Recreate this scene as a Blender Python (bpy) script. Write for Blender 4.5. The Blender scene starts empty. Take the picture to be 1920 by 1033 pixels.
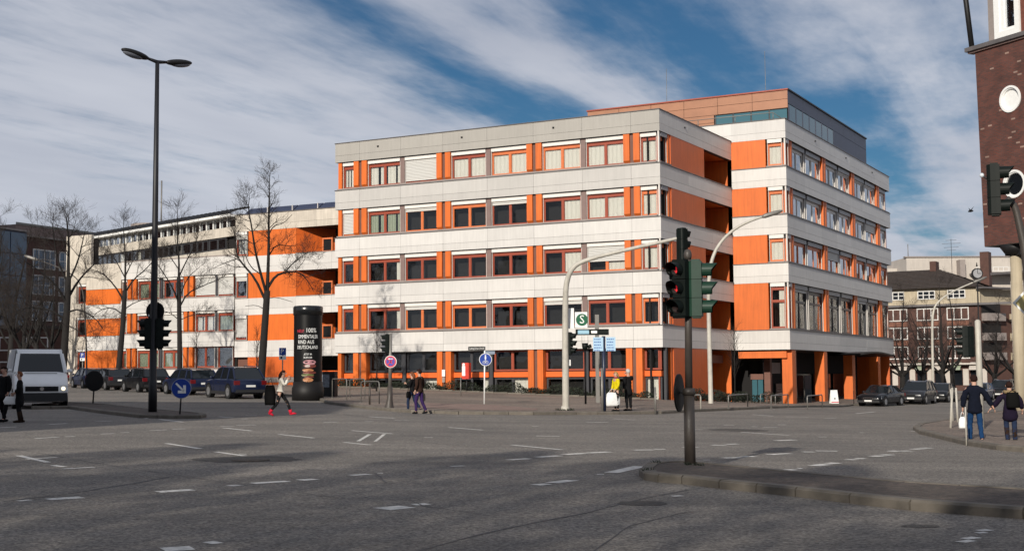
import bpy, bmesh, math, random
import numpy as np
from mathutils import Vector, Matrix, Quaternion
random.seed(7)
R = math.radians
sc = bpy.context.scene
COL = sc.collection

# ------------------------------------------------------------------ camera, sky, sun, exposure
CAMZ = 1.65
FPX, PITCH, ROLL = 2495.7, .0758, -.0071          # calibrated on the 1920 px wide photograph
cam_d = bpy.data.cameras.new('camera'); cam = bpy.data.objects.new('camera', cam_d); COL.objects.link(cam)
cam_d.sensor_width = 36.0; cam_d.lens = 36.0 * FPX / 1920.0
cam_d.clip_start = .1; cam_d.clip_end = 4000
cam.location = (0, 0, CAMZ)
cam.rotation_euler = (Matrix.Rotation(R(90) + PITCH, 3, 'X') @ Matrix.Rotation(ROLL, 3, 'Z')).to_euler()
sc.camera = cam

SUN_EL = R(22.5)
TRAV = Vector((.37, .929, 0)).normalized()
sun_dir = Vector((-TRAV.x * math.cos(SUN_EL), -TRAV.y * math.cos(SUN_EL), math.sin(SUN_EL)))
sd = bpy.data.lights.new('sun', 'SUN'); sd.energy = 4.5; sd.angle = R(.6); sd.color = (1.0, .93, .82)
so = bpy.data.objects.new('sun', sd); COL.objects.link(so); so.location = (-40, -60, 60)
so.rotation_euler = (-sun_dir).to_track_quat('-Z', 'Y').to_euler()

world = bpy.data.worlds.new('World'); sc.world = world; world.use_nodes = True
nt = world.node_tree; nt.nodes.clear()
class NB:
    """small helper to write node trees"""
    def __init__(s, nt): s.nt = nt
    def n(s, t, **k):
        nd = s.nt.nodes.new(t)
        ins = k.pop('i', {})
        for a, v in k.items(): setattr(nd, a, v)
        for a, v in ins.items():
            if hasattr(v, 'is_output') or isinstance(v, bpy.types.NodeSocket): s.nt.links.new(v, nd.inputs[a])
            else: nd.inputs[a].default_value = v
        return nd
    def m(s, op, a, b=None, c=None, clamp=False):
        nd = s.nt.nodes.new('ShaderNodeMath'); nd.operation = op; nd.use_clamp = clamp
        for k, v in enumerate((a, b, c)):
            if v is None: continue
            if isinstance(v, bpy.types.NodeSocket): s.nt.links.new(v, nd.inputs[k])
            else: nd.inputs[k].default_value = v
        return nd.outputs[0]
    def ramp(s, fac, pts, interp='LINEAR'):
        nd = s.nt.nodes.new('ShaderNodeValToRGB'); cr = nd.color_ramp; cr.interpolation = interp
        while len(cr.elements) < len(pts): cr.elements.new(.5)
        for e, (p, c) in zip(cr.elements, pts):
            e.position = p; e.color = c if len(c) == 4 else (*c, 1)
        s.nt.links.new(fac, nd.inputs[0]); return nd.outputs[0]
    def mix(s, fac, a, b, mode='MIX'):
        nd = s.nt.nodes.new('ShaderNodeMix'); nd.data_type = 'RGBA'; nd.blend_type = mode
        for idx, v in ((0, fac), (6, a), (7, b)):
            if isinstance(v, bpy.types.NodeSocket): s.nt.links.new(v, nd.inputs[idx])
            else: nd.inputs[idx].default_value = v if idx == 0 or len(v) == 4 else (*v, 1)
        return nd.outputs[2]
w = NB(nt)
sky = w.n('ShaderNodeTexSky', sky_type='NISHITA', sun_disc=False, sun_elevation=SUN_EL,
          sun_rotation=math.atan2(sun_dir.x, sun_dir.y), altitude=50.0, air_density=1.0, dust_density=.6, ozone_density=2.2)
tc = w.n('ShaderNodeTexCoord')
sep = w.n('ShaderNodeSeparateXYZ', i={0: tc.outputs['Generated']})
zc = w.m('MAXIMUM', w.m('ADD', sep.outputs[2], .012), .012)
px = w.m('DIVIDE', sep.outputs[0], zc); py = w.m('DIVIDE', sep.outputs[1], zc)
# across (c) and along (l) the wind
cc = w.m('ADD', w.m('MULTIPLY', px, .923), w.m('MULTIPLY', py, -.385))
ll = w.m('ADD', w.m('MULTIPLY', px, .385), w.m('MULTIPLY', py, .923))
v1 = w.n('ShaderNodeCombineXYZ', i={0: w.m('MULTIPLY', cc, 1.0), 1: w.m('MULTIPLY', ll, .16)})
warp = w.n('ShaderNodeTexNoise', i={'Vector': v1.outputs[0], 'Scale': .8, 'Detail': 5.0, 'Roughness': .55})
cw = w.m('ADD', w.m('SUBTRACT', cc, .2), w.m('MULTIPLY', w.m('SUBTRACT', warp.outputs[0], .5), 1.5))
v2 = w.n('ShaderNodeCombineXYZ', i={0: w.m('MULTIPLY', cw, 1.0), 1: w.m('MULTIPLY', ll, .10), 2: 3.3})
st = w.n('ShaderNodeTexNoise', i={'Vector': v2.outputs[0], 'Scale': 3.2, 'Detail': 9.0, 'Roughness': .62})
v3 = w.n('ShaderNodeCombineXYZ', i={0: w.m('MULTIPLY', cc, 1.3), 1: w.m('MULTIPLY', ll, .55), 2: 8.1})
pf = w.n('ShaderNodeTexNoise', i={'Vector': v3.outputs[0], 'Scale': 1.9, 'Detail': 9.0, 'Roughness': .6})
mr = w.n('ShaderNodeMapRange', i={'Value': cw, 'From Min': -4.0, 'From Max': 2.0})
def rp(c): return (c + 4.0) / 6.0
g = lambda v: (v, v, v, 1)
cover = w.ramp(mr.outputs[0], [(0, g(.92)), (rp(-2.45), g(.86)), (rp(-2.1), g(.66)), (rp(-1.86), g(.22)), (rp(-1.62), g(.76)),
                               (rp(-1.38), g(.84)), (rp(-1.16), g(.38)), (rp(-.92), g(.28)), (rp(-.68), g(.74)), (rp(-.4), g(.70)), (rp(.1), g(.74)), (1, g(.7))])
dens = w.m('ADD', cover, w.m('ADD', w.m('MULTIPLY', w.m('SUBTRACT', st.outputs[0], .5), .8), w.m('MULTIPLY', w.m('SUBTRACT', pf.outputs[0], .5), 1.45)))
hz = w.n('ShaderNodeMapRange', i={'Value': sep.outputs[2], 'From Min': .0, 'From Max': .16, 'To Min': .75, 'To Max': 0.0})
dens = w.m('ADD', dens, hz.outputs[0])
densr = w.n('ShaderNodeMapRange', i={'Value': dens, 'From Min': .12, 'From Max': 1.0}); densr.interpolation_type = 'SMOOTHSTEP'
SKY_S = .052
blue = w.mix(1.0, sky.outputs[0], (.40, .72, .94), 'MULTIPLY')
shade = w.n('ShaderNodeTexNoise', i={'Vector': v3.outputs[0], 'Scale': .9, 'Detail': 4.0})
ccol = w.mix(shade.outputs[0], (6.6, 7.3, 9.1), (14.2, 14.5, 15.6))
mixc = w.mix(w.m('MULTIPLY', densr.outputs[0], .93), blue, ccol)
bg = w.n('ShaderNodeBackground', i={'Color': mixc, 'Strength': SKY_S})
out = w.n('ShaderNodeOutputWorld'); nt.links.new(bg.outputs[0], out.inputs[0])
vs = sc.view_settings; vs.view_transform = 'Standard'; vs.look = 'None'; vs.exposure = 0.0; vs.gamma = 1.0; vs.use_curve_mapping = False

# ------------------------------------------------------------------ terrain height and camera rays (real ground points of things in the photograph)
_cp = np.array([(0,0,0),(0,13,0),(3.3,24.7,.02),(12.2,35,-.2),(4.9,60,.09),(-8.5,48.8,.28),(-16.5,43,.32),(-20.8,57,.45),(-14.2,71,.56),(-29,95,.95),(-12.5,93.8,.95),(9.25,82,.07),(19.2,92,-.52),(29,98,-.55),(-3.9,52.6,.22),(-60,130,1.6),(60,160,-.8),(-30,0,0.1),(30,0,-.1),(-60,60,.9),(60,60,-.5),(-36,116,1.3),(0,140,.6),(0,-40,0)])
def _U(r2): return np.where(r2 > 0, .5 * r2 * np.log(np.maximum(r2, 1e-9)), 0)
_n = len(_cp); _P = _cp[:, :2] / 50
_A = np.zeros((_n + 3, _n + 3)); _A[:_n, :_n] = _U(((_P[:, None] - _P[None]) ** 2).sum(-1)) + np.eye(_n) * .02
_A[:_n, _n] = 1; _A[:_n, _n+1:] = _P; _A[_n, :_n] = 1; _A[_n+1:, :_n] = _P.T
_w = np.linalg.solve(_A, np.r_[_cp[:, 2], 0, 0, 0])
def GA(xy):
    q = np.column_stack([np.clip(xy[:, 0], -75, 75), np.clip(xy[:, 1], -40, 170)]) / 50
    return _U(((q[:, None] - _P[None]) ** 2).sum(-1)) @ _w[:_n] + _w[_n] + q @ _w[_n+1:]
def G(x, y): return float(GA(np.array([[x, y]]))[0])
def ray(px, py):
    a, b = px - 960, py - 516.5; c, s = math.cos(-ROLL), math.sin(-ROLL)
    a, b = c * a - s * b, s * a + c * b
    d = Vector((a, FPX * math.cos(PITCH) + b * math.sin(PITCH), FPX * math.sin(PITCH) - b * math.cos(PITCH)))
    return d / d.y
def PG(px, py, lift=0.0):
    d = ray(px, py); t = 1.0
    while t < 400:
        if d.z * t + CAMZ < G(d.x * t, t) + lift: break
        t *= 1.02
    a, b = t / 1.02, t
    for _ in range(24):
        m = (a + b) / 2
        if d.z * m + CAMZ < G(d.x * m, m) + lift: b = m
        else: a = m
    return Vector((d.x * a, a, G(d.x * a, a) + lift))
def ZP(px, py, Y): return ray(px, py).z * Y + CAMZ
def XP(px, py, Y): return ray(px, py).x * Y
PV = .12   # pavements stand this much above the road

# ------------------------------------------------------------------ object helpers
def link(o, parent=None):
    COL.objects.link(o)
    if parent is not None: o.parent = parent
    return o
def tag(o, label=None, cat=None, group=None, kind=None):
    if label: o['label'] = label
    if cat: o['category'] = cat
    if group: o['group'] = group
    if kind: o['kind'] = kind
    return o
def empty(name, loc=(0, 0, 0), rz=0.0):
    o = bpy.data.objects.new(name, None); link(o); o.location = loc; o.rotation_euler = (0, 0, rz); o.empty_display_size = .3
    return o
def thing(name, label, cat, loc=(0, 0, 0), rz=0.0, group=None):
    return tag(empty(name, loc, rz), label, cat, group)
def copy_tree(o, parent=None):
    c = o.copy(); COL.objects.link(c)
    if parent is not None: c.parent = parent
    for ch in list(o.children): copy_tree(ch, c)
    return c
class MB:
    """collects primitives, then links them as one mesh object"""
    def __init__(s): s.v = []; s.f = []; s.mi = []; s.smooth = []; s.cur = 0; s.sm = False
    def face(s, idx): s.f.append(idx); s.mi.append(s.cur); s.smooth.append(s.sm)
    def add(s, vs, fs):
        o = len(s.v); s.v += [tuple(v) for v in vs]
        for f in fs: s.face([o + i for i in f])
    def box(s, x0, x1, y0, y1, z0, z1, M=None):
        vs = [Vector((x, y, z)) for z in (z0, z1) for (x, y) in ((x0, y0), (x1, y0), (x1, y1), (x0, y1))]
        if M is not None: vs = [M @ v for v in vs]
        s.add(vs, [(3, 2, 1, 0), (4, 5, 6, 7), (0, 1, 5, 4), (1, 2, 6, 5), (2, 3, 7, 6), (3, 0, 4, 7)])
        return s
    def quad(s, a, b, c, d): s.add([a, b, c, d], [(0, 1, 2, 3)]); return s
    def prism(s, poly, z0, z1, M=None):
        n = len(poly); vs = [Vector((p[0], p[1], z)) for z in (z0, z1) for p in poly]
        if M is not None: vs = [M @ v for v in vs]
        s.add(vs, [tuple(reversed(range(n))), tuple(range(n, 2 * n))] + [(i, (i + 1) % n, n + (i + 1) % n, n + i) for i in range(n)])
        return s
    def tube(s, pts, rad, n=8, caps=True, sm=True):
        pts = [Vector(p) for p in pts]; o = len(s.v); m = len(pts)
        if not isinstance(rad, (list, tuple)): rad = [rad] * m
        up = None; pc = s.sm; s.sm = sm
        for i, p in enumerate(pts):
            t = (pts[min(i + 1, m - 1)] - pts[max(i - 1, 0)])
            t = t.normalized() if t.length > 1e-9 else Vector((0, 0, 1))
            if up is None:
                a = Vector((1, 0, 0)) if abs(t.x) < .8 else Vector((0, 1, 0))
                up = (a - t * a.dot(t)).normalized()
            else:
                up = (up - t * up.dot(t)); up = up.normalized() if up.length > 1e-6 else t.orthogonal().normalized()
            w_ = t.cross(up)
            for k in range(n):
                a = 2 * math.pi * k / n
                s.v.append(tuple(p + (up * math.cos(a) + w_ * math.sin(a)) * rad[i]))
        for i in range(m - 1):
            for k in range(n):
                s.face([o + i * n + k, o + i * n + (k + 1) % n, o + (i + 1) * n + (k + 1) % n, o + (i + 1) * n + k])
        s.sm = False
        if caps:
            s.face([o + k for k in reversed(range(n))]); s.face([o + (m - 1) * n + k for k in range(n)])
        s.sm = pc; return s
    def ell(s, c, r, n=12, m=8, M=None, sm=True):
        o = len(s.v); pc = s.sm; s.sm = sm; c = Vector(c)
        for j in range(m + 1):
            ph = math.pi * j / m
            for k in range(n):
                a = 2 * math.pi * k / n
                v = Vector((r[0] * math.sin(ph) * math.cos(a), r[1] * math.sin(ph) * math.sin(a), r[2] * math.cos(ph)))
                if M is not None: v = M @ v
                s.v.append(tuple(c + v))
        for j in range(m):
            for k in range(n):
                s.face([o + j * n + k, o + (j + 1) * n + k, o + (j + 1) * n + (k + 1) % n, o + j * n + (k + 1) % n])
        s.sm = pc; return s
    def disc(s, c, r, nrm, th, n=28, r2=None):
        nrm = Vector(nrm).normalized(); c = Vector(c)
        return s.tube([c - nrm * th / 2, c + nrm * th / 2], [r, r2 if r2 is not None else r], n=n, sm=False)
    def mesh(s, name, mats):
        me = bpy.data.meshes.new(name); me.from_pydata(s.v, [], s.f)
        if not isinstance(mats, (list, tuple)): mats = [mats]
        for m_ in mats: me.materials.append(m_)
        if len(mats) > 1: me.polygons.foreach_set('material_index', s.mi)
        me.polygons.foreach_set('use_smooth', s.smooth); me.update(); return me
    def build(s, name, mats, parent=None, loc=None, rz=None):
        o = bpy.data.objects.new(name, s.mesh(name, mats)); link(o, parent)
        if loc is not None: o.location = loc
        if rz is not None: o.rotation_euler = (0, 0, rz)
        return o
def obj(name, me, parent=None, loc=(0, 0, 0), rz=0.0):
    o = bpy.data.objects.new(name, me); link(o, parent); o.location = loc; o.rotation_euler = (0, 0, rz); return o
_boxc = {}
def bxm(name, w_, d_, h_, m):
    k = (name, round(w_, 3), round(d_, 3), round(h_, 3), m.name)
    if k not in _boxc: _boxc[k] = MB().box(0, w_, 0, d_, 0, h_).mesh(name, m)
    return _boxc[k]

# ------------------------------------------------------------------ materials
def mat(name, col, rough=.6, var=.0, vscale=3.0, metal=0.0, bump=.0, bscale=30.0, streak=0.0, spec=.5, coat=0.0, alpha=None, objrand=0.0, emit=None):
    m = bpy.data.materials.new(name); m.use_nodes = True; t = m.node_tree; b = t.nodes['Principled BSDF']; h = NB(t)
    b.inputs['Roughness'].default_value = rough; b.inputs['Metallic'].default_value = metal
    b.inputs['Specular IOR Level'].default_value = spec; b.inputs['Coat Weight'].default_value = coat
    b.inputs['Base Color'].default_value = (*col, 1)
    if emit: b.inputs['Emission Color'].default_value = (*emit[0], 1); b.inputs['Emission Strength'].default_value = emit[1]
    c = None
    if var or streak or bump or objrand:
        geo = h.n('ShaderNodeNewGeometry'); pos = geo.outputs['Position']
        c = (*col, 1)
        if var:
            n1 = h.n('ShaderNodeTexNoise', i={'Vector': pos, 'Scale': vscale, 'Detail': 6.0, 'Roughness': .6})
            r = h.n('ShaderNodeMapRange', i={'Value': n1.outputs[0], 'From Min': .25, 'From Max': .75, 'To Min': 1 - var, 'To Max': 1 + var})
            c = h.mix(1.0, c, r.outputs[0], 'MULTIPLY')
        if streak:   # rain streaks running down the face
            mp = h.n('ShaderNodeMapping', i={'Vector': pos, 'Scale': (5.0, 5.0, .35)})
            n2 = h.n('ShaderNodeTexNoise', i={'Vector': mp.outputs[0], 'Scale': 1.4, 'Detail': 5.0, 'Roughness': .65})
            r = h.n('ShaderNodeMapRange', i={'Value': n2.outputs[0], 'From Min': .35, 'From Max': .68, 'To Min': 1 - streak, 'To Max': 1.0})
            c = h.mix(1.0, c, r.outputs[0], 'MULTIPLY')
        if objrand:
            oi = h.n('ShaderNodeObjectInfo')
            r = h.n('ShaderNodeMapRange', i={'Value': oi.outputs['Random'], 'To Min': 1 - objrand, 'To Max': 1 + objrand * .5})
            c = h.mix(1.0, c, r.outputs[0], 'MULTIPLY')
        if isinstance(c, bpy.types.NodeSocket): t.links.new(c, b.inputs['Base Color'])
        if bump:
            n3 = h.n('ShaderNodeTexNoise', i={'Vector': pos, 'Scale': bscale, 'Detail': 4.0})
            bp = h.n('ShaderNodeBump', i={'Height': n3.outputs[0], 'Strength': bump, 'Distance': .01})
            t.links.new(bp.outputs[0], b.inputs['Normal'])
    return m
def glass_mat(name, tint=(.92, .925, .915), refl=.0, rough=.02):
    m = bpy.data.materials.new(name); m.use_nodes = True; t = m.node_tree; t.nodes.clear(); h = NB(t)
    tr = h.n('ShaderNodeBsdfTransparent', i={'Color': (*tint, 1)}); gl = h.n('ShaderNodeBsdfGlossy', i={'Color': (.95, .97, 1, 1), 'Roughness': rough})
    fr = h.n('ShaderNodeFresnel', i={'IOR': 1.6})
    oi = h.n('ShaderNodeObjectInfo')
    geo = h.n('ShaderNodeNewGeometry')
    # slightly wavy panes, each hung a touch differently
    nz = h.n('ShaderNodeTexNoise', i={'Vector': geo.outputs['Position'], 'Scale': .9, 'Detail': 1.0})
    bp = h.n('ShaderNodeBump', i={'Height': nz.outputs[0], 'Strength': .06, 'Distance': .3})
    t.links.new(bp.outputs[0], gl.inputs['Normal'])
    fac = h.m('ADD', h.m('MULTIPLY', fr.outputs[0], .40), refl, clamp=True)
    mx = h.n('ShaderNodeMixShader', i={0: fac, 1: tr.outputs[0], 2: gl.outputs[0]})
    o = h.n('ShaderNodeOutputMaterial'); t.links.new(mx.outputs[0], o.inputs[0]); return m
def ribbed(name, col, freq, lo=.6, rough=.6, axis=0):
    m = mat(name, col, rough); t = m.node_tree; b = t.nodes['Principled BSDF']; h = NB(t)
    tcn = h.n('ShaderNodeTexCoord'); s_ = h.n('ShaderNodeSeparateXYZ', i={0: tcn.outputs['Object']})
    nz = h.n('ShaderNodeTexNoise', i={'Vector': tcn.outputs['Object'], 'Scale': 1.7, 'Detail': 2.0})
    sn = h.m('SINE', h.m('ADD', h.m('MULTIPLY', s_.outputs[axis], freq), h.m('MULTIPLY', nz.outputs[0], 4.0)))
    bp = h.n('ShaderNodeBump', i={'Height': sn, 'Strength': .6, 'Distance': .03}); t.links.new(bp.outputs[0], b.inputs['Normal'])
    return m

def asphalt(name, base, speck=.5, big=.25, scale=55.0):
    m = mat(name, base, .85); t = m.node_tree; b = t.nodes['Principled BSDF']; h = NB(t)
    geo = h.n('ShaderNodeNewGeometry'); pos = geo.outputs['Position']
    n1 = h.n('ShaderNodeTexNoise', i={'Vector': pos, 'Scale': scale, 'Detail': 7.0, 'Roughness': .85})
    vo = h.n('ShaderNodeTexVoronoi', i={'Vector': pos, 'Scale': scale * 1.1})
    r1 = h.n('ShaderNodeMapRange', i={'Value': n1.outputs[0], 'From Min': .3, 'From Max': .7, 'To Min': 1 - speck, 'To Max': 1 + speck})
    cell = h.n('ShaderNodeSeparateColor', i={0: vo.outputs['Color']})
    r2 = h.n('ShaderNodeMapRange', i={'Value': cell.outputs[0], 'To Min': 1 - speck * 1.05, 'To Max': 1 + speck * 1.35})
    c = h.mix(1.0, (*base, 1), r1.outputs[0], 'MULTIPLY'); c = h.mix(1.0, c, r2.outputs[0], 'MULTIPLY')
    n2 = h.n('ShaderNodeTexNoise', i={'Vector': pos, 'Scale': .22, 'Detail': 5.0, 'Roughness': .6})
    r3 = h.n('ShaderNodeMapRange', i={'Value': n2.outputs[0], 'From Min': .3, 'From Max': .7, 'To Min': 1 - big, 'To Max': 1 + big})
    c = h.mix(1.0, c, r3.outputs[0], 'MULTIPLY')
    # worn wheel tracks: long darker and paler bands along the main street
    mp = h.n('ShaderNodeMapping', i={'Vector': pos, 'Rotation': (0, 0, .45), 'Scale': (.03, .55, 1)})
    n4 = h.n('ShaderNodeTexNoise', i={'Vector': mp.outputs[0], 'Scale': 1.5, 'Detail': 4.0, 'Roughness': .6})
    r4 = h.n('ShaderNodeMapRange', i={'Value': n4.outputs[0], 'From Min': .35, 'From Max': .65, 'To Min': 1 - big * .7, 'To Max': 1 + big * .5})
    c = h.mix(1.0, c, r4.outputs[0], 'MULTIPLY')
    warm = h.mix(n2.outputs[0], (1.0, 1.0, 1.02), (1.04, 1.0, .94)); c = h.mix(1.0, c, warm, 'MULTIPLY')
    t.links.new(c, b.inputs['Base Color'])
    ad = h.m('ADD', n1.outputs[0], h.m('MULTIPLY', vo.outputs['Distance'], .8))
    bp = h.n('ShaderNodeBump', i={'Height': ad, 'Strength': .8, 'Distance': .010}); t.links.new(bp.outputs[0], b.inputs['Normal'])
    return m
M = {}
M['road'] = asphalt('asphalt', (.152, .139, .124), .5, .22, 30)
M['pave'] = asphalt('pavement_grit', (.165, .132, .108), .35, .3, 14)
M['island'] = asphalt('island_tar', (.062, .049, .040), .35, .3, 12)
M['redpave'] = mat('red_paving', (.215, .145, .118), .85, .3, 2.0, bump=.3)
M['kerb'] = mat('kerb_stone', (.14, .122, .10), .85, .25, 4.0, bump=.4, objrand=.2)
M['paint'] = mat('road_paint', (.60, .58, .54), .7, .4, 9.0, bump=.2)
t_ = M['paint'].node_tree; b_ = t_.nodes['Principled BSDF']; h_ = NB(t_); src = b_.inputs['Base Color'].links[0].from_socket; ge = h_.n('ShaderNodeNewGeometry')
n_ = h_.n('ShaderNodeTexNoise', i={'Vector': ge.outputs['Position'], 'Scale': 7.0, 'Detail': 9.0, 'Roughness': .8}); wr_ = h_.n('ShaderNodeMapRange', i={'Value': n_.outputs[0], 'From Min': .54, 'From Max': .66})
t_.links.new(h_.mix(wr_.outputs[0], src, (.24, .22, .20)), b_.inputs['Base Color'])   # worn through to the asphalt in places
M['tar'] = mat('dark_seam', (.035, .033, .032), .6, .3, 8.0)
M['patch'] = asphalt('tar_patch', (.070, .063, .056), .4, .3, 40)
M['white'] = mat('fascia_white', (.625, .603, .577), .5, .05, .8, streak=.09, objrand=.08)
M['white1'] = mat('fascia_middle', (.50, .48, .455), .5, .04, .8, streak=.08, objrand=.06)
M['white2'] = mat('fascia_top_grey', (.37, .35, .318), .55, .05, .8, streak=.08, objrand=.05)  # greyest panel tone, set on the top bands
M['cream'] = mat('cream_stone', (.60, .54, .46), .7, .12, 1.5, streak=.2, objrand=.08)
M['cap'] = mat('metal_cap', (.11, .10, .10), .5, .2, 3)
M['sill'] = mat('grey_sill', (.27, .23, .21), .6, .15, 3)
M['orange'] = mat('orange_cladding', (.70, .148, .018), .5, .07, 1.0, streak=.20, objrand=.12)
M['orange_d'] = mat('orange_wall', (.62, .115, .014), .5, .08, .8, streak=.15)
M['rail'] = mat('orange_rail', (.75, .13, .02), .45, .05, 1)
M['brown'] = mat('brown_column', (.15, .065, .045), .55, .15, 2)
M['brown2'] = mat('brown_pillar', (.20, .135, .12), .55, .12, 2)
M['frame'] = mat('window_frame_red', (.30, .060, .03), .45, .1, 3)
M['frame_o'] = mat('window_frame_orange', (.60, .16, .05), .45, .1, 3)
M['frame_d'] = mat('window_frame_dark', (.05, .05, .055), .4)
M['guide'] = mat('blind_guide_rail', (.62, .58, .54), .4)
M['box'] = mat('blind_box_white', (.72, .69, .65), .45, .04, 2)
M['box_s'] = mat('blind_box_grey', (.30, .30, .31), .45, .05, 2)
M['blind'] = ribbed('venetian_blind', (.58, .57, .54), 62.0, axis=2)
M['curtain'] = ribbed('curtain_white', (.68, .655, .60), 21.0)
M['curtain_g'] = ribbed('curtain_green', (.30, .34, .25), 30.0)
M['glass'] = glass_mat('window_glass')
M['glass_b'] = glass_mat('window_glass_side', (.45, .5, .52), .45)
M['glass_d'] = mat('dark_glass', (.008, .010, .013), .08, spec=.45)
M['glass_t'] = mat('teal_glass', (.05, .13, .16), .08, spec=.9)
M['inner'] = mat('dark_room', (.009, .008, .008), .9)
M['dark'] = mat('dark_metal', (.012, .012, .013), .5, .2, 4, spec=.3)
M['grey'] = mat('galvanised', (.20, .19, .175), .45, .12, 6, metal=.3)
M['palepole'] = mat('pale_pole', (.50, .47, .41), .5, .15, 4, streak=.2)
M['midpole'] = mat('brown_grey_pole', (.058, .048, .041), .5, .2, 5, streak=.2, bump=.3, bscale=60)
M['lampdark'] = mat('lamp_pole_dark', (.008, .008, .011), .5, .15, 4)
M['signal'] = mat('signal_green', (.008, .034, .021), .5, .2, 5, spec=.3)
M['signald'] = mat('signal_dark', (.003, .006, .005), .55, .2, 5, spec=.2)
M['copper'] = mat('copper_cladding', (.36, .165, .092), .45, .1, 1.2, objrand=.06)
M['navy'] = mat('navy_cladding', (.030, .038, .075), .45, .15, 1.0)
M['black'] = mat('black', (.005, .005, .006), .55, spec=.25)
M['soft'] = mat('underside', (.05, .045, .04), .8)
M['bark'] = mat('bark', (.011, .009, .008), .9, .4, 12, bump=.8, bscale=25)
M['twig'] = mat('twig', (.026, .019, .016), .9)
M['leafd'] = mat('hedge_leaf', (.014, .021, .010), .8, .5, 6, objrand=.2)
M['rubber'] = mat('rubber', (.012, .012, .012), .85)
M['rim'] = mat('alloy', (.38, .38, .39), .3, metal=.7)
M['chrome'] = mat('chrome', (.6, .6, .62), .15, metal=1.0)
M['hl'] = mat('headlamp_glass', (.62, .66, .70), .08, spec=.9)
M['tl'] = mat('tail_lamp', (.12, .006, .008), .2)
M['plate'] = mat('number_plate', (.7, .7, .68), .4)
M['blue'] = mat('sign_blue', (.008, .045, .30), .35, .08, 6)
M['signwhite'] = mat('sign_white', (.80, .80, .78), .4, .05, 6)
M['signred'] = mat('sign_red', (.55, .03, .06), .4)
M['skin'] = mat('skin', (.50, .29, .21), .55)

# ------------------------------------------------------------------ ground, road, pavements
def axis_vals(segs):
    r = []
    for a, b, st in segs: r += list(np.arange(a, b, st))
    return r + [segs[-1][1]]
gx = axis_vals([(-1500, -300, 300), (-300, -100, 40), (-100, -40, 4), (-40, 44, 1.75), (44, 100, 4), (100, 300, 40), (300, 1500, 300)])
gy = axis_vals([(-300, -40, 40), (-40, 6, 4), (6, 112, 1.75), (112, 170, 4), (170, 300, 26), (300, 3000, 450)])
XX, YY = np.meshgrid(gx, gy); ZZ = GA(np.column_stack([XX.ravel(), YY.ravel()]))
gm = MB(); gm.sm = True; gm.v = list(zip(XX.ravel().tolist(), YY.ravel().tolist(), ZZ.tolist()))
nx = len(gx)
for j in range(len(gy) - 1):
    for i in range(nx - 1): gm.face([j * nx + i, j * nx + i + 1, (j + 1) * nx + i + 1, (j + 1) * nx + i])
road = tag(gm.build('road', M['road']), kind='structure')

def sheet(name, poly, m, lift, parent=None, step=4.0, kerb=None, kerbw=.16):
    """a flat-lying sheet that follows the terrain; poly is a list of xy"""
    bm = bmesh.new(); vs = [bm.verts.new((p[0], p[1], 0)) for p in poly]; bm.faces.new(vs); bmesh.ops.triangulate(bm, faces=bm.faces[:])
    xs = [p[0] for p in poly]; ys = [p[1] for p in poly]
    if step:
        for ax, lo, hi in ((0, min(xs), max(xs)), (1, min(ys), max(ys))):
            c = math.floor(lo / step) * step + step
            while c < hi:
                pl = [0, 0, 0]; pl[ax] = c; no = [0, 0, 0]; no[ax] = 1
                bmesh.ops.bisect_plane(bm, geom=bm.verts[:] + bm.edges[:] + bm.faces[:], plane_co=pl, plane_no=no); c += step
    bmesh.ops.triangulate(bm, faces=bm.faces[:])
    co = np.array([v.co[:2] for v in bm.verts]); z = GA(co)
    for v, zz in zip(bm.verts, z): v.co.z = zz + lift
    bmesh.ops.recalc_face_normals(bm, faces=bm.faces[:])
    for f in bm.faces:
        if f.normal.z < 0: f.normal_flip()
    me = bpy.data.meshes.new(name); bm.to_mesh(me); bm.free(); me.materials.append(m)
    return obj(name, me, parent)
def resample(pts, st):
    out_ = [Vector(pts[0])]; acc = 0.0
    for a, b in zip(pts[:-1], pts[1:]):
        a = Vector(a); b = Vector(b); L = (b - a).length; n = max(1, round(L / st))
        for i in range(1, n + 1): out_.append(a.lerp(b, i / n))
    return out_
def kerbs(parent, line, h=PV, wid=.15, st=1.0, flip=1):
    """single kerb stones laid along a line (xy list); 1 m stones with open joints"""
    pts = resample(line, st)
    for a, b in zip(pts[:-1], pts[1:]):
        d = (b - a); L = d.length
        if L < .2: continue
        d.normalize(); nn = Vector((-d.y, d.x)) * flip
        g_ = .012
        A = a + d * g_; B = b - d * g_
        z0 = G(A.x, A.y); z1 = G(B.x, B.y)
        top = h + .012 + random.uniform(-.004, .004)
        m = MB(); vs = []
        for q, z in ((A, z0), (B, z1)):
            for off, hh in ((-.02, -.1), (-.02, top - .03), (.015, top), (wid, top), (wid, -.1)):
                p = q + nn * off; vs.append((p.x, p.y, z + hh))
        m.add(vs, [(0, 1, 6, 5), (1, 2, 7, 6), (2, 3, 8, 7), (3, 4, 9, 8), (0, 4, 3, 2, 1), (5, 6, 7, 8, 9)])
        m.build('kerb_stone', M['kerb'], parent)
def px2(l, lift=0.0): return [Vector(PG(x, y, lift)[:2]) for x, y in l]

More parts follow.
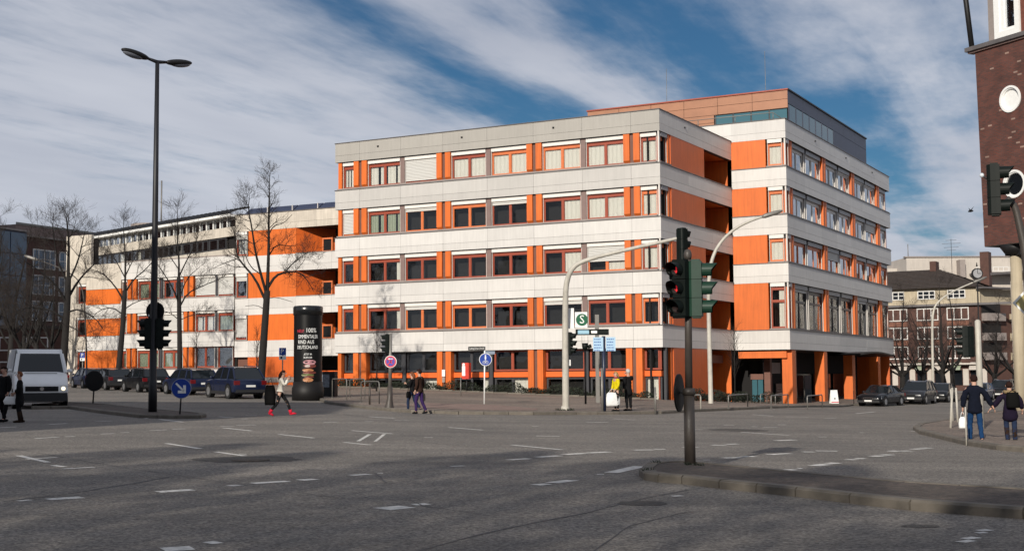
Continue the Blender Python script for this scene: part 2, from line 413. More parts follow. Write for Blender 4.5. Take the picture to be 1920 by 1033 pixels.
# pavement in front of the building; its kerb line is read from the photograph
kl = px2([(600, 751), (612, 757), (660, 763), (700, 768), (770, 774), (860, 777), (1000, 778), (1120, 777.5), (1240, 776), (1310, 772), (1400, 768), (1500, 764), (1600, 760.5)])
far_l = [Vector((-11.5, 74.5)), Vector((-16, 79.5)), Vector((-24, 92)), Vector((-33, 107)), Vector((-45, 128)), Vector((-60, 155))]
far_r = [Vector((29.5, 99)), Vector((37, 110)), Vector((48, 128)), Vector((60, 148))]
line = list(reversed(far_l)) + kl + far_r
bldback = [Vector((45, 160)), Vector((10, 150)), Vector((-50, 160))]
pave = tag(sheet('pavement', line + bldback, M['pave'], PV, step=2.0), kind='structure')
kerbs(pave, line[2:-1], st=1.1)
# reddish cycle path strip
rp_ = px2([(800, 765), (900, 768.5), (1003, 769), (1010, 766), (930, 759), (800, 755.5), (745, 759)], PV)
sheet('cycle_path', rp_, M['redpave'], PV + .008, pave, step=2.0)

def kerbed_island(name, label, pl, st=1.0, m='island'):
    P_ = px2(pl, PV)
    o = tag(sheet(name, P_, M[m], PV), kind='structure')
    P_.append(P_[0])
    area = sum(a.x * b.y - b.x * a.y for a, b in zip(P_[:-1], P_[1:]))
    kerbs(o, P_, st=st, flip=1 if area > 0 else -1, wid=.2)
    return o
kerbed_island('traffic_island', '', [(1200, 878), (1212, 869), (1240, 865), (1280, 864.5), (1340, 868), (1480, 882), (1707, 902), (1920, 915), (2400, 955), (2400, 1005), (1920, 953), (1707, 938), (1493, 914), (1350, 900), (1280, 892), (1235, 889), (1210, 885)], 1.0)
kerbed_island('traffic_island', '', [(60, 757), (130, 754), (200, 757), (283, 766), (345, 771), (380, 774), (386, 776), (375, 778), (330, 778.5), (262, 777), (190, 769), (130, 761), (60, 762)], 1.0)
kerbed_island('pavement_corner', '', [(1713, 799), (1722, 794), (1760, 788), (1830, 776), (1935, 763), (2300, 735), (2600, 850), (1920, 838), (1870, 834), (1813, 826), (1760, 814), (1725, 806)], 1.0, 'pave')

# painted markings: each dash is a part of the road
def dash(x1, y1, x2, y2, wd=.13):
    a, b = PG(x1, y1), PG(x2, y2); a = Vector(a[:2]); b = Vector(b[:2]); d = b - a
    if d.length < .05: return
    d.normalize(); n_ = Vector((-d.y, d.x)) * wd / 2
    j = lambda: Vector((random.uniform(-.012, .012), random.uniform(-.012, .012)))
    sheet('lane_marking', [a - n_ + j(), b - n_ + j(), b + n_ + j(), a + n_ + j()], M['paint'], .004, road, step=None)
MARKS = '''0,801.5,31,800;92,795.5,127,793.5;180,790,211,789;270,784.5,293,782.5;300,786,343,791;65,822,110,819;121,818.5,141,818;189,813.5,214,812.5
227,811,243,810.5;281,807,313,805.5;323,804.5,348,803.5;410,781,438,783;452,785.5,464,785;413,799.5,438,799;442,797,480,796.5;418,802,472,807.5;523,814,589,821
312,831,376,841;405,847,460,854.5;447,851,462,851;35,854,90,866.5;50,861,107,857;100,872,120,875;117,879,177,875.5;35,939,60,937;607,792,632,791;460,778,482,778
660,807,735,813;645,829,695,834;685,790,700,790;740,788,765,788;795,820,812,820;840,801,905,806;960,834,1053,843;998,799,1010,799;1005,817,1050,818;1120,889,1133,889
658,891,692,888.5,.2;708,887,718,887,.15;774,946,803,944.5,.2;1003,909,1028,907,.2;1260,930,1278,929;845,874,870,873
1280,804,1318,805;1357,797,1376,797;1430,801,1457,801;1408,799.5,1421,800;1459,796,1474,796;1390,810,1480,816;1535,819,1550,819;1612,811,1620,811;1707,808,1717,808.5
1473,781,1515,782;1547,784,1567,784;1410,777,1450,780;1605,775,1640,772;1318,862,1332,862;1280,839,1310,838;690,781,740,784;1150,785,1190,787;1100,792,1140,791'''
for ln in MARKS.replace('\n', ';').split(';'):
    v = [float(q) for q in ln.split(',')]; dash(*v)
WIDE = '''90,936,153,932,.25;295,922,362,918,.25;430,911,450,909,.2;473,906,540,902,.25;561,900,592,898,.25;305,1030,360,1027,.3;390,1018,410,1016,.2;715,954,765,949.5,.35
954,862,992,859.5,.2;1008,857,1049,854,.25;1058,852,1096,849.5,.25;1102,849,1143,847,.25;1188,843.5,1225,843,.25;1227,842,1247,842,.25;1146,886,1200,874,.25;1034,905,1073,900,.25
1334,834,1360,835,.25;1362,833,1382,832,.2;1455,826,1490,824.5,.25;1356,858.5,1392,857.5,.25;1392,856,1418,855.5,.25;1443,852,1462,851,.25;1462,850.5,1482,850,.25;1505,847,1527,847,.22;1530,845,1570,845.5,.25
1475,881,1492,880,.25;1495,878,1505,878,.2;1526,873,1550,870,.25;1554,869,1570,867.5,.25;1590,862,1604,861,.22;1608,860,1618,859,.22;1637,855.5,1653,854,.25;1655,853,1671,852,.25;1668,846,1685,845,.25;1687,845.5,1708,845,.25;1710,842,1730,841,.25;1727,840,1745,839.5,.25
1802,1016,1822,1013,.12;1808,1010,1832,1007,.12;1830,999,1850,998,.1;1835,995,1856,993,.12'''
for ln in WIDE.replace('\n', ';').split(';'):
    v = [float(q) for q in ln.split(',')]; dash(*v)
for q in ([(668, 827), (675, 827), (697, 814), (690, 814)], [(700, 828), (707, 827), (724, 813.5), (717, 814)]):
    sheet('lane_marking', px2(q), M['paint'], .004, road, step=None)
# cracks sealed with tar, one plain dark curve, one dark patch round a cover
def crack(pl, wd=.05, lift=.004):
    P_ = resample(px2(pl), .6); m = MB(); vs = []
    ph = random.random() * 9
    for i, p in enumerate(P_):
        d = (P_[min(i + 1, len(P_) - 1)] - P_[max(i - 1, 0)]).normalized(); n_ = Vector((-d.y, d.x))
        p = p + n_ * (math.sin(i * .35 + ph) * .05 + random.uniform(-.02, .02)); ww = wd * random.uniform(.15, .8) / 2
        for s in (-1, 1):
            q = p + n_ * ww * s; vs.append((q.x, q.y, G(q.x, q.y) + lift))
    m.add(vs, [(2 * i, 2 * i + 2, 2 * i + 3, 2 * i + 1) for i in range(len(P_) - 1)]); m.build('dark_seam', M['tar'], road)
crack([(770, 1040), (905, 1002), (1000, 980), (1100, 960), (1190, 936), (1290, 918)], .07)
crack([(1100, 1033), (1180, 985), (1290, 960), (1500, 950)], .03)
crack([(770, 935), (800, 948), (900, 962)], .05); crack([(700, 888), (715, 900), (725, 905)], .05)
crack([(780, 826), (830, 832), (930, 840)], .05); crack([(1480, 816), (1560, 822), (1690, 829)], .06)
crack([(0, 700 + 240), (110, 928), (220, 912), (330, 893)], .10); crack([(640, 777), (700, 783), (760, 788)], .08)  # the first is a plain dark curve over the near left road
crack([(1100, 791), (1300, 805), (1400, 812)], .04); crack([(0, 838), (200, 870), (420, 905), (640, 935)], .03)
crack([(560, 878), (640, 884), (760, 890)], .04)
def blob(px, py, rx, ry, ang=0):
    c = PG(px, py); pl = []
    for i in range(22):
        a = 2 * math.pi * i / 22; r = random.uniform(.85, 1.1)
        x = rx * r * math.cos(a); y = ry * r * math.sin(a)
        pl.append(Vector((c.x + x * math.cos(ang) - y * math.sin(ang), c.y + x * math.sin(ang) + y * math.cos(ang))))
    return pl
sheet('repair_patch', blob(467, 861, 1.05, .95), M['patch'], .004, road, step=None)
cvr = PG(470, 863)
MB().disc((cvr.x, cvr.y, cvr.z + .006), .36, (0, 0, 1), .02).build('manhole_cover', M['island'], road)
sheet('repair_patch', blob(1383, 806, .9, 1.0), M['patch'], .004, road, step=None)
sheet('repair_patch', blob(1205, 943, .35, .3), M['patch'], .004, road, step=None)
sheet('repair_patch', blob(1725, 986, .2, .16), M['patch'], .004, road, step=None)

# ------------------------------------------------------------------ the orange and white office building
TH = 1.0758
CX, CY = 9.254, 82.05
BROT = TH - math.pi / 2
bld = thing('office_building', 'five storey corner office building with white bands, orange cladding and a copper coloured roof storey', 'office building', (CX, CY, 0), BROT)
def b2w(x, y):  # building local xy -> world xy
    c, s = math.cos(BROT), math.sin(BROT); return (CX + c * x - s * y, CY + s * x + c * y)
class Fr:
    """facade frame: a runs along the face, d goes into the building"""
    def __init__(s, parent, P0, ang): s.p = parent; s.P0 = Vector(P0); s.ang = ang; s.A = Vector((math.cos(ang), math.sin(ang))); s.N = Vector((-math.sin(ang), math.cos(ang)))
    def pt(s, a, d, z): q = s.P0 + s.A * a + s.N * d; return (q.x, q.y, z)
    def put(s, name, me, a, d, z, parent=None): return obj(name, me, parent or s.p, s.pt(a, d, z), s.ang)
    def box(s, name, a0, a1, d0, d1, z0, z1, m, parent=None):
        return s.put(name, bxm(name, a1 - a0, d1 - d0, z1 - z0, M[m]), a0, d0, z0, parent)
PZ = [3.40 + 3.37 * k for k in range(5)]
def band(fr, a0, a1, z0, z1, cuts, m, gap=.013, d0=0.0, dd=.12, split=.64, cap=True, capname='parapet_cap', backing=True):
    """fascia band of separate panels, two rows, with recessed joints"""
    if backing: fr.box('band_core', a0 + .02, a1 - .02, d0 + .035, d0 + .42, z0 + .02, z1 - .01, 'soft')
    xs = [a0] + [c for c in cuts if a0 + .3 < c < a1 - .3] + [a1]
    zs = z0 + (z1 - z0) * (1 - split)
    for x0, x1 in zip(xs[:-1], xs[1:]):
        for (q0, q1) in ((z0, zs - gap / 2), (zs + gap / 2, z1)):
            fr.box('fascia_panel', x0 + (gap / 2 if x0 != a0 else 0), x1 - (gap / 2 if x1 != a1 else 0), d0 + random.uniform(0, .004), d0 + .03, q0, q1, m)
    if cap: fr.box(capname, a0 - .03, a1 + .03, d0 - .05, d0 + .44, z1 + .001, z1 + .05, 'cap')

_wc = {}
def window(fr, a0, a1, z0, z1, panes=2, fill='dark', box='box', frame='frame', blind=0.0, d=.34, transom=None, glass='glass', rail=True, boxh=.27):
    W = a1 - a0; H = z1 - z0; ft = .065
    top = H - (boxh if box else 0)
    key = ('f', round(W, 2), round(top, 2), panes, frame, transom)
    if key not in _wc:
        m = MB()
        if box: m.box(0, W, .02, .12, top - .13, top)   # head rail under the blind box
        t2 = top - (.13 if box else 0)
        m.box(0, ft, 0, .1, 0, t2); m.box(W - ft, W, 0, .1, 0, t2); m.box(ft, W - ft, 0, .1, 0, ft); m.box(ft, W - ft, 0, .1, t2 - ft, t2)
        zt = t2 * transom if transom else None
        for k in range(1, panes): xm = W * k / panes; m.box(xm - .055, xm + .055, -.003, .1, ft, t2 - ft)
        if zt: m.box(ft, W - ft, -.006, .1, zt - .05, zt + .05)
        for k in range(panes):       # casement frames inside the outer frame
            x0 = W * k / panes + (ft if k == 0 else .055); x1 = W * (k + 1) / panes - (ft if k == panes - 1 else .055); q0 = ft; q1 = t2 - ft
            for zz0, zz1 in (((q0, zt - .05), (zt + .05, q1)) if zt else ((q0, q1),)):
                cf = .045
                m.box(x0, x0 + cf, .022, .08, zz0, zz1); m.box(x1 - cf, x1, .022, .08, zz0, zz1)
                m.box(x0 + cf, x1 - cf, .022, .08, zz0, zz0 + cf); m.box(x0 + cf, x1 - cf, .022, .08, zz1 - cf, zz1)
        _wc[key] = m.mesh('window', M[frame])
    wo = fr.put('window', _wc[key], a0, d, z0)
    t2 = top - (.13 if box else 0)
    for k in range(panes):
        x0 = W * k / panes + .09; x1 = W * (k + 1) / panes - .09
        me = bxm('pane', x1 - x0, .006, t2 - .2, M[glass])
        p = obj('pane', me, wo, (x0, .05, .1)); p.rotation_euler = (random.uniform(-.013, .013), 0, random.uniform(-.013, .013))
    if box:
        o = obj('blind_box', bxm('blind_box', W - .02, .2, boxh - .02, M[box]), wo, (.01, -.16, top + .005))
    if rail:
        for xx in (.0, W - .03): obj('guide_rail', bxm('guide_rail', .03, .05, top, M['guide']), wo, (xx, -.10, 0))
    if fill in ('curtain', 'curtain_g', 'blindin'):
        mm = {'curtain': 'curtain', 'curtain_g': 'curtain_g', 'blindin': 'blind'}[fill]
        obj('curtain', bxm('curtain', W - .12, .03, t2 - .1, M[mm]), wo, (.06, .14, .05))
    elif fill in ('half', 'half_g', 'side', 'side_r'):
        mm = 'curtain_g' if fill == 'half_g' else 'curtain'
        if fill == 'side': rng = ((.52, .97),)
        elif fill == 'side_r': rng = ((.83, .96),)
        else: rng = ((.04, .26), (.34, .47), (.56, .80), (.86, .96))
        for r0, r1 in rng: obj('curtain', bxm('curtain', W * (r1 - r0), .03, t2 - .1, M[mm]), wo, (W * r0, .16, .05))
    if blind > 0:
        bh = t2 * blind; obj('outside_blind', bxm('outside_blind', W - .1, .02, bh, M['blind']), wo, (.05, -.06, top - bh))
        obj('bottom_bar', bxm('bottom_bar', W - .1, .04, .035, M['guide']), wo, (.05, -.07, top - bh - .035))
    return wo
def column(fr, ac, z0, z1, w_=1.1, d0=.06, slope=True, br='brown'):
    """a pair of orange fins with a brown strip between"""
    key = ('c', round(w_, 2), round(z1 - z0, 2), slope)
    if key not in _wc:
        H = z1 - z0; f = w_ * .38; m = MB()
        # foot of each fin is cut back over the sill
        def fin(x0, x1):
            prof = [(0, .16 if slope else 0), (0, H), (.5, H), (.5, 0), (.16 if slope else .01, 0)]
            vs = [(x0, y, z) for y, z in prof] + [(x1, y, z) for y, z in prof]; n = len(prof)
            m.add(vs, [tuple(range(n)), tuple(reversed(range(n, 2 * n)))] + [(i, n + i, n + (i + 1) % n, (i + 1) % n) for i in range(n)])
        fin(0, f); m1 = m.mesh('column_fin', M['orange'])
        _wc[key] = (m1, bxm('column_back', w_ - 2 * f, .3, H, M[br]), f)
    a, b, f = _wc[key]
    fr.put('column_fin', a, ac - w_ / 2, d0, z0); fr.put('column_fin', a, ac + w_ / 2 - f, d0, z0); fr.put('column_back', b, ac - w_ / 2 + f, d0 + .14, z0)

# ---- front block, street face
LF = 24.74
F = Fr(bld, (-LF, 0), 0.0)
sx = lambda s: LF - s
cuts = [sx(c) for c in (22.65, 19.2, 15.8, 12.35, 8.87, 5.35, 1.95)]
WIN = [(.30, 1.40, 1), (2.52, 5.17, 2), (5.56, 8.30, 2), (9.44, 12.15, 2), (12.56, 15.24, 2), (16.36, 19.0, 2), (19.38, 22.08, 2), (23.2, 24.22, 1)]
FILL = {3: ['curtain', 'curtain', 'curtain', 'curtain', 'curtain', 'B', 'half', 'half'],
        2: ['curtain', 'curtain', 'side', 'b', 'dark', 'b', 'half_g', 'B'],  # third fill: half-width white curtain stands in for a bright reflection
        1: ['curtain', 'bb', 'side', 'dark', 'dark', 'dark', 'side_r', 'dark'],  # third fill: again a white curtain in place of a bright reflection
        0: ['dark', 'dark', 'b', 'dark', 'dark', 'b', 'side_r', 'dark']}
for k in range(5):
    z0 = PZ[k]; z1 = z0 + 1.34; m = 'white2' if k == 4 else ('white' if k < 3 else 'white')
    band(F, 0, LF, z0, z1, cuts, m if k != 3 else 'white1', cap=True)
    if k < 4:
        q0 = z1 + .05; q1 = PZ[k + 1]
        F.box('window_sill', .1, LF - .1, .05, .5, q0 + .001, q0 + .10, 'sill')
        F.box('wall_core', .12, LF - .12, 1.0, 1.1, q0, q1, 'inner')
        for i, (s0, s1, pn) in enumerate(WIN):
            fl = FILL[k][i]; bl = 0
            if fl == 'B': fl, bl = 'dark', .97
            elif fl == 'b': fl, bl = 'dark', .13
            elif fl == 'bb': fl, bl = 'side', .62
            window(F, sx(s1), sx(s0), q0 + .10, q1 - .01, pn, fl, blind=bl, frame='frame' if random.random() < .6 else 'frame_o')
        for c in (1.95, 8.87, 15.8, 22.65): column(F, sx(c), q0 + .1, q1)
        for c in (5.365, 12.355, 19.19): F.box('pillar', sx(c) - .17, sx(c) + .17, .2, .5, q0 + .1, q1, 'brown2')
        F.box('corner_fin', sx(24.55), sx(24.26), .12, .5, q0 + .1, q1, 'orange')
        # floor slab behind the band, ceiling dark
    F.box('floor_slab', .1, LF - .1, .43, 1.1, z0 + .1, z0 + 1.3, 'inner')
# ground floor, street face (the ground falls to the right)
F.box('wall_core', .1, LF - .1, 1.0, 1.1, -1.0, PZ[0], 'inner')
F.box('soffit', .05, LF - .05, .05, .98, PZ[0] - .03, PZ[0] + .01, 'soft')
for c in (1.95, 8.87, 15.8, 22.65): column(F, sx(c), -1.2, PZ[0], slope=False)
F.box('corner_fin', sx(24.55), sx(24.26), .12, .5, -1, PZ[0], 'orange')
F.box('corner_fin', sx(.16), sx(-.0), .5, .7, -1, PZ[0], 'frame_d')
for i, (s0, s1, pn) in enumerate(WIN):
    a0, a1 = sx(s1), sx(s0)
    window(F, a0, a1, 2.02, 3.38, pn, 'dark', box=None, frame='frame_d' if i > 3 else 'frame', d=.5, rail=False)
    F.box('orange_rail', a0, a1, .42, .62, 1.62, 1.96, 'rail')
    window(F, a0, a1, -.3, 1.58, pn, ['curtain', 'dark', 'dark', 'side', 'side_r', 'side', 'dark', 'dark'][i], box=None, frame='frame_d', d=.55, rail=False)
for c in (5.365, 12.355, 19.19): F.box('pillar', sx(c) - .12, sx(c) + .12, .4, .6, -1, PZ[0], 'frame_d')

# ---- front block, side face towards the street corner
S = Fr(bld, (0, 0), R(90)); LS = 13.54
for k in range(5):
    z0 = PZ[k]; z1 = z0 + 1.34
    band(S, .03, LS, z0, z1, [5.0, 9.4], 'white')
    if k < 4:
        q0 = z1 + .05; q1 = PZ[k + 1]
        window(S, .35, 1.42, q0 + .1, q1 - .01, 1, 'dark', box='box_s', frame='frame_o', d=.22)
        S.box('corner_fin', 1.50, 1.86, .07, .4, q0, q1, 'orange')
        S.box('window_sill', .05, 1.9, -.05, .3, q0 + .001, q0 + .07, 'cap')
        S.box('corner_post', .02, .12, .05, .15, q0, q1, 'guide')
    else: q0 = q1 = None
    if k < 4:
        S.box('orange_wall', 1.87, 7.98, .02, .3, q0 - .05, q1, 'orange_d')
        S.box('balcony_ledge', 7.98, LS, .0, .3, q0 - .04, q0 + .02, 'cap')
# loggias cut into the corner: floor, back wall, side walls
for k in range(4):
    q0 = PZ[k] + 1.39; q1 = PZ[k + 1]
    S.box('loggia_floor', 8.0, LS, .3, 3.3, q0 - 1.2, q0 - 1.0, 'inner')
    S.box('loggia_ceiling', 8.0, LS, .3, 3.3, q1 + .02, q1 + .12, 'orange_d')
    S.box('loggia_back_wall', 8.0, LS, 3.2, 3.3, q0 - 1.0, q1, 'orange_d')
    S.box('loggia_side_wall', 7.99, 8.1, .3, 3.2, q0 - 1.0, q1, 'orange_d')
    S.box('loggia_end_wall', LS - .06, LS + .04, .3, 3.3, q0 - 1.0, q1, 'orange')
S.box('orange_wall', 1.87, 7.98, .02, .3, -1, PZ[0], 'orange_d')
S.box('corner_fin', 1.50, 1.86, .07, .4, -1, PZ[0], 'orange')
window(S, .45, 1.42, 2.02, 3.38, 1, 'dark', box=None, frame='frame', d=.4, rail=False)
S.box('orange_rail', .45, 1.42, .35, .55, 1.62, 1.96, 'rail')
window(S, .45, 1.42, -.2, 1.58, 1, 'dark', box=None, frame='frame', d=.4, rail=False)
S.box('wall_core', .3, 7.9, .9, 1.0, -1, PZ[4], 'inner')
S.box('loggia_back_wall', 8.0, LS, 2.4, 2.5, -1, PZ[0], 'orange_d')
S.box('loggia_end_wall', LS - .06, LS + .04, .3, 2.4, -1, PZ[0], 'orange')
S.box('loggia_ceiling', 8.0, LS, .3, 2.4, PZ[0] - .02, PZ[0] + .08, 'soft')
S.box('entrance_beam', 9.0, LS - .3, .8, 1.0, PZ[0] - .9, PZ[0] - .35, 'brown')
# roofs
F.box('roof', .3, LF - .3, .44, 13.5, PZ[4] + 1.0, PZ[4] + 1.1, 'soft')
for a, b_ in ((4, 5), (12, 3), (18, 9)): F.box('roof_vent', a, a + .7, b_, b_ + .7, PZ[4] + 1.1, PZ[4] + 1.35, 'grey')
# dark overflow spouts on the top band
for a in (3.6, 10.4, 17.3): F.box('roof_spout', a, a + .12, -.06, .02, PZ[4] + .82, PZ[4] + .92, 'black')
S.box('roof_spout', 4.3, 4.42, -.06, .02, PZ[4] + .82, PZ[4] + .92, 'black')
# left end of the front block
E = Fr(bld, (-LF, 13.5), R(-90))
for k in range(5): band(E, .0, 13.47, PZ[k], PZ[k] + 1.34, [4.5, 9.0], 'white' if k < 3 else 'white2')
E.box('end_wall', .1, 13.0, .12, .3, -1, PZ[4], 'orange_d')

# ---- right wing: narrow face beside the loggias
Z2 = [3.40, 8.06, 11.43, 14.80, 18.17]
RF = Fr(bld, (0, 13.54), 0.0); LR = 3.975
for k in range(5):
    z0 = Z2[k]; z1 = z0 + 1.34
    band(RF, 0 if k else 0, LR, z0, z1, [], 'white')
    if k < 4:
        q0 = z1 + .05; q1 = Z2[k + 1]
        RF.box('orange_wall', 0, 2.50, .02, .3, q0 - .05, q1, 'orange')
        tr = .68 if k == 0 else None
        window(RF, 2.62, 3.68, q0 + .1, q1 - .01, 1, 'curtain' if k else 'side', blind=0, transom=tr, frame='frame' if k == 0 else 'frame_o', d=.2)
        RF.box('corner_post', 3.83, 3.93, .05, .15, q0, q1, 'guide')
        RF.box('window_sill', 2.55, LR, -.04, .3, q0 + .001, q0 + .08, 'sill')
band(RF, -14.0, 0, Z2[4], Z2[4] + 1.34, [-10.5, -7, -3.5], 'white', cap=True)
RF.box('orange_wall', -14.0, 0, .05, .3, PZ[4], Z2[4], 'orange')
# ---- right wing: long side face
RS = Fr(bld, (LR, 13.54), R(90)); LL = 32.03
cols = [1.45, 10.31, 19.16, 28.0]
wins = [(2.05, 5.35, 2), (5.75, 9.65, 2), (11.1, 14.5, 2), (14.95, 18.45, 2), (19.95, 23.3, 2), (23.7, 27.2, 2), (28.75, 31.2, 1)]
wcols = [1.40, 10.31, 19.16, 27.95]
for k in range(5):
    z0 = Z2[k]; z1 = z0 + 1.34
    band(RS, .03, LL, z0, z1, [4.5, 8.9, 13.3, 17.7, 22.1, 26.6], 'white')
    if k < 4:
        q0 = z1 + .05; q1 = Z2[k + 1]
        RS.box('window_sill', .05, LL - .1, .02, .5, q0 + .001, q0 + .08, 'cap')
        RS.box('wall_core', 1.0, LL - .3, 1.3, 1.4, q0, q1, 'inner')
        window(RS, .34, .92, q0 + .1, q1 - .01, 1, 'curtain' if k > 1 else 'dark', box='box_s', frame='frame_o', d=.2, boxh=.3)
        for i, (a0, a1, pn) in enumerate(wins):
            fl = 'dark'
            if k == 0: fl = 'dark'
            elif k == 1 and i in (3, 5): fl = 'side'
            elif random.random() < .12: fl = 'side'
            window(RS, a0, a1, q0 + .08, q1 - .01, pn, fl, box='box_s', frame='frame_d' if k == 0 else ('guide' if k > 1 else 'frame_o'), blind=.4 if (k, i) in ((1, 2), (2, 5)) else (.06 if random.random() < .3 else 0), d=.36,
                   transom=.72 if k == 0 else None, glass='glass_b' if k > 0 else 'glass', boxh=.32)
        for c in wcols: column(RS, c, q0 + .08, q1, w_=1.0 if c > 2 else .9, d0=.1, slope=False, br='brown')
        for c in (5.55, 14.73, 23.5): RS.box('pillar', c - .15, c + .15, .3, .5, q0 + .08, q1, 'frame_d')
    RS.box('floor_slab', .2, LL - .2, .43, 1.4, z0 + .1, z0 + 1.3, 'inner')
for a in (7.5, 16.5, 25.4): RS.box('roof_spout', a, a + .12, -.07, .02, Z2[4] + .85, Z2[4] + .95, 'black')
RE = Fr(bld, (LR, 13.54 + LL), R(180))
for k in range(5): band(RE, .03, 17, Z2[k], Z2[k] + 1.34, [4.5, 9, 13], 'white')
RE.box('end_wall', .3, 17, .4, .6, -1, Z2[4], 'orange_d')
RF.box('roof', -14, LR - .3, .44, 31.6, Z2[4] + 1.0, Z2[4] + 1.1, 'soft')
# ground floor arcade of the right wing
RF.box('soffit', -.3, LR - .02, .03, LL - .1, Z2[0] - .03, Z2[0] + .01, 'soft')
RF.box('entrance_beam', .15, LR - .35, .25, .5, Z2[0] - .58, Z2[0] - .12, 'orange')
for n_ in (1.35, 9.55, 17.95, 26.75):
    RS.box('arcade_column', n_ - .85, n_ - .12, .03, .75, -1.6, Z2[0] - .03, 'orange'); RS.box('arcade_column', n_ - .02, n_ + .42, .12, .75, -1.6, Z2[0] - .03, 'frame_o')
RS.box('shop_wall', 3.0, LL - .5, 3.2, 3.3, -1.8, Z2[0], 'inner')
RF.box('shop_wall', 0.0, 1.0, 3.0, 3.1, -1.6, Z2[0], 'inner')
RF.box('shop_door', .25, .62, 2.9, 3.0, -1.2, 1.3, 'glass_t'); RF.box('shop_door', .68, 1.05, 2.9, 3.0, -1.2, 1.3, 'glass_t')
RF.box('door_frame', .15, 1.1, 2.86, 2.95, 1.32, 1.72, 'brown')
RF.box('inner_column', 1.25, 1.7, 2.6, 3.0, -1.6, Z2[0], 'brown')
for j in range(4): RF.box('shop_window', 1.85 + j * .55, 2.3 + j * .55, 5.0, 5.1, -1.3, 1.6, 'glass_d')
RS.box('shop_sign', 3.4, 7.4, 3.0, 3.15, 1.75, 2.55, 'sill'); RS.box('shop_menu', 6.4, 8.6, 3.05, 3.15, -.9, 1.0, 'frame_d')
for j in range(7): RS.box('shop_shelf', 6.5, 8.5, 2.98, 3.05, -.8 + j * .24, -.75 + j * .24, 'sill')
for j in range(3): RS.box('shop_window', 10.5 + j * 6.0, 15.6 + j * 6.0, 3.05, 3.15, -1.2, 1.7, 'glass_d')
# entrance canopy
cm = MB()
for i in range(10):
    a0 = 13.2 + i * 1.15; z_ = lambda q: 3.12 + .22 * math.sin(math.pi * q / 10)
    cm.quad((a0, 0, z_(i)), (a0 + 1.15, 0, z_(i + 1)), (a0 + 1.15, 3.0, z_(i + 1)), (a0, 3.0, z_(i)))
    cm.quad((a0, 0, z_(i)), (a0, 0, z_(i) + .12), (a0 + 1.15, 0, z_(i + 1) + .12), (a0 + 1.15, 0, z_(i + 1)))
    cm.quad((a0, 0, z_(i) + .12), (a0, 3.0, z_(i) + .12), (a0 + 1.15, 3.0, z_(i + 1) + .12), (a0 + 1.15, 0, z_(i + 1) + .12))
RS.put('canopy', cm.mesh('canopy', M['dark']), 0, -1.6, 0)

# ---- roof storey: copper face, dark blue side
PF = Fr(bld, (-12.0, 15.15), 0.0); PL = 15.72; pz0 = Z2[4] + 1.0; pz1 = 21.88
PF.box('roof_storey', 0.03, PL - .03, .04, 23.0, pz0, pz1 - .02, 'inner')
def grid_panels(fr, a0, a1, z0, z1, na, nz, m, gap=.025, name='cladding_panel', d=0.0, skip=None):
    for i in range(na):
        for j in range(nz):
            if skip and skip(i, j): continue
            x0 = a0 + (a1 - a0) * i / na; x1 = a0 + (a1 - a0) * (i + 1) / na; y0 = z0 + (z1 - z0) * j / nz; y1 = z0 + (z1 - z0) * (j + 1) / nz
            fr.box(name, x0 + gap / 2, x1 - gap / 2, d + random.uniform(0, .006), d + .04, y0 + gap / 2, y1 - gap / 2, m)
grid_panels(PF, 0, PL, pz1 - 1.28, pz1, 6, 2, 'copper')
grid_panels(PF, 0, 10.2, pz0 + .3, pz1 - 1.28, 4, 2, 'copper')
for i in range(4):
    a0 = 10.3 + i * 1.35; PF.box('roof_window', a0 + .06, a0 + 1.3, .0, .03, pz0 + .5, pz1 - 1.36, 'glass_t'); PF.box('window_post', a0 - .03, a0 + .05, -.02, .03, pz0 + .4, pz1 - 1.3, 'frame_d')
PF.box('roof_edge', -.05, PL + .05, -.08, .1, pz1, pz1 + .1, 'frame')
PS = Fr(bld, (-12.0 + PL, 15.15), R(90)); PLs = 23.1
grid_panels(PS, 0.03, PLs, pz1 - .95, pz1, 6, 1, 'navy'); grid_panels(PS, 12.3, PLs, pz0, pz1 - .95, 3, 1, 'navy')
for i in range(7):
    a0 = .25 + i * 1.72; PS.box('roof_window', a0 + .08, a0 + 1.6, .0, .03, pz0 + .45, pz1 - 1.0, 'glass_t'); PS.box('window_post', a0 - .04, a0 + .05, -.02, .03, pz0 + .2, pz1 - .97, 'navy')
PS.box('roof_edge', -.05, PLs + .05, -.08, .1, pz1, pz1 + .1, 'dark')
# railing on the wing roof
rm = MB(); zr = Z2[4] + 1.34
for a in (-8.5, -5.5, -2.6, .2, 3.0): rm.tube([(a, 13.95, zr), (a, 13.95, zr + .62)], .03, 6)
rm.tube([(-10, 13.95, zr + .6), (3.0, 13.95, zr + .6), (3.62, 14.9, zr + .05)], .028, 6)
rm.build('railing', M['grey'], bld)
for i, (x, y, h_) in enumerate(((-6.6, 18, 3.3), (.6, 20, 4.2), (-11.5, 15.0, 1.1), (-14, 9, 1.0))):
    MB().tube([(x, y, pz1 - 1.0 if i < 2 else PZ[4] + 1.3), (x, y, pz1 + h_ if i < 2 else PZ[4] + 1.4 + h_ + 1)], .018 if i < 2 else .02, 5).build('lightning_rod', M['grey'], bld)
ac = MB(); ac.box(-2.6, 1.2, 19.5, 22.0, pz1, pz1 + .55); ac.box(-1.6, .3, 19.8, 21.6, pz1 + .55, pz1 + .9); ac.build('roof_plant', M['box_s'], bld)
RF.box('block_core', -13.5, -.1, 3.4, 31, 0, Z2[4] + 1.0, 'inner')
F.box('block_core', 1.2, LF - 3.5, 2.0, 13.2, 0, PZ[4] + 1.0, 'inner')
RF.box('block_core', 0, 2.4, 3.4, 31, 3.5, Z2[4] + 1.0, 'inner')

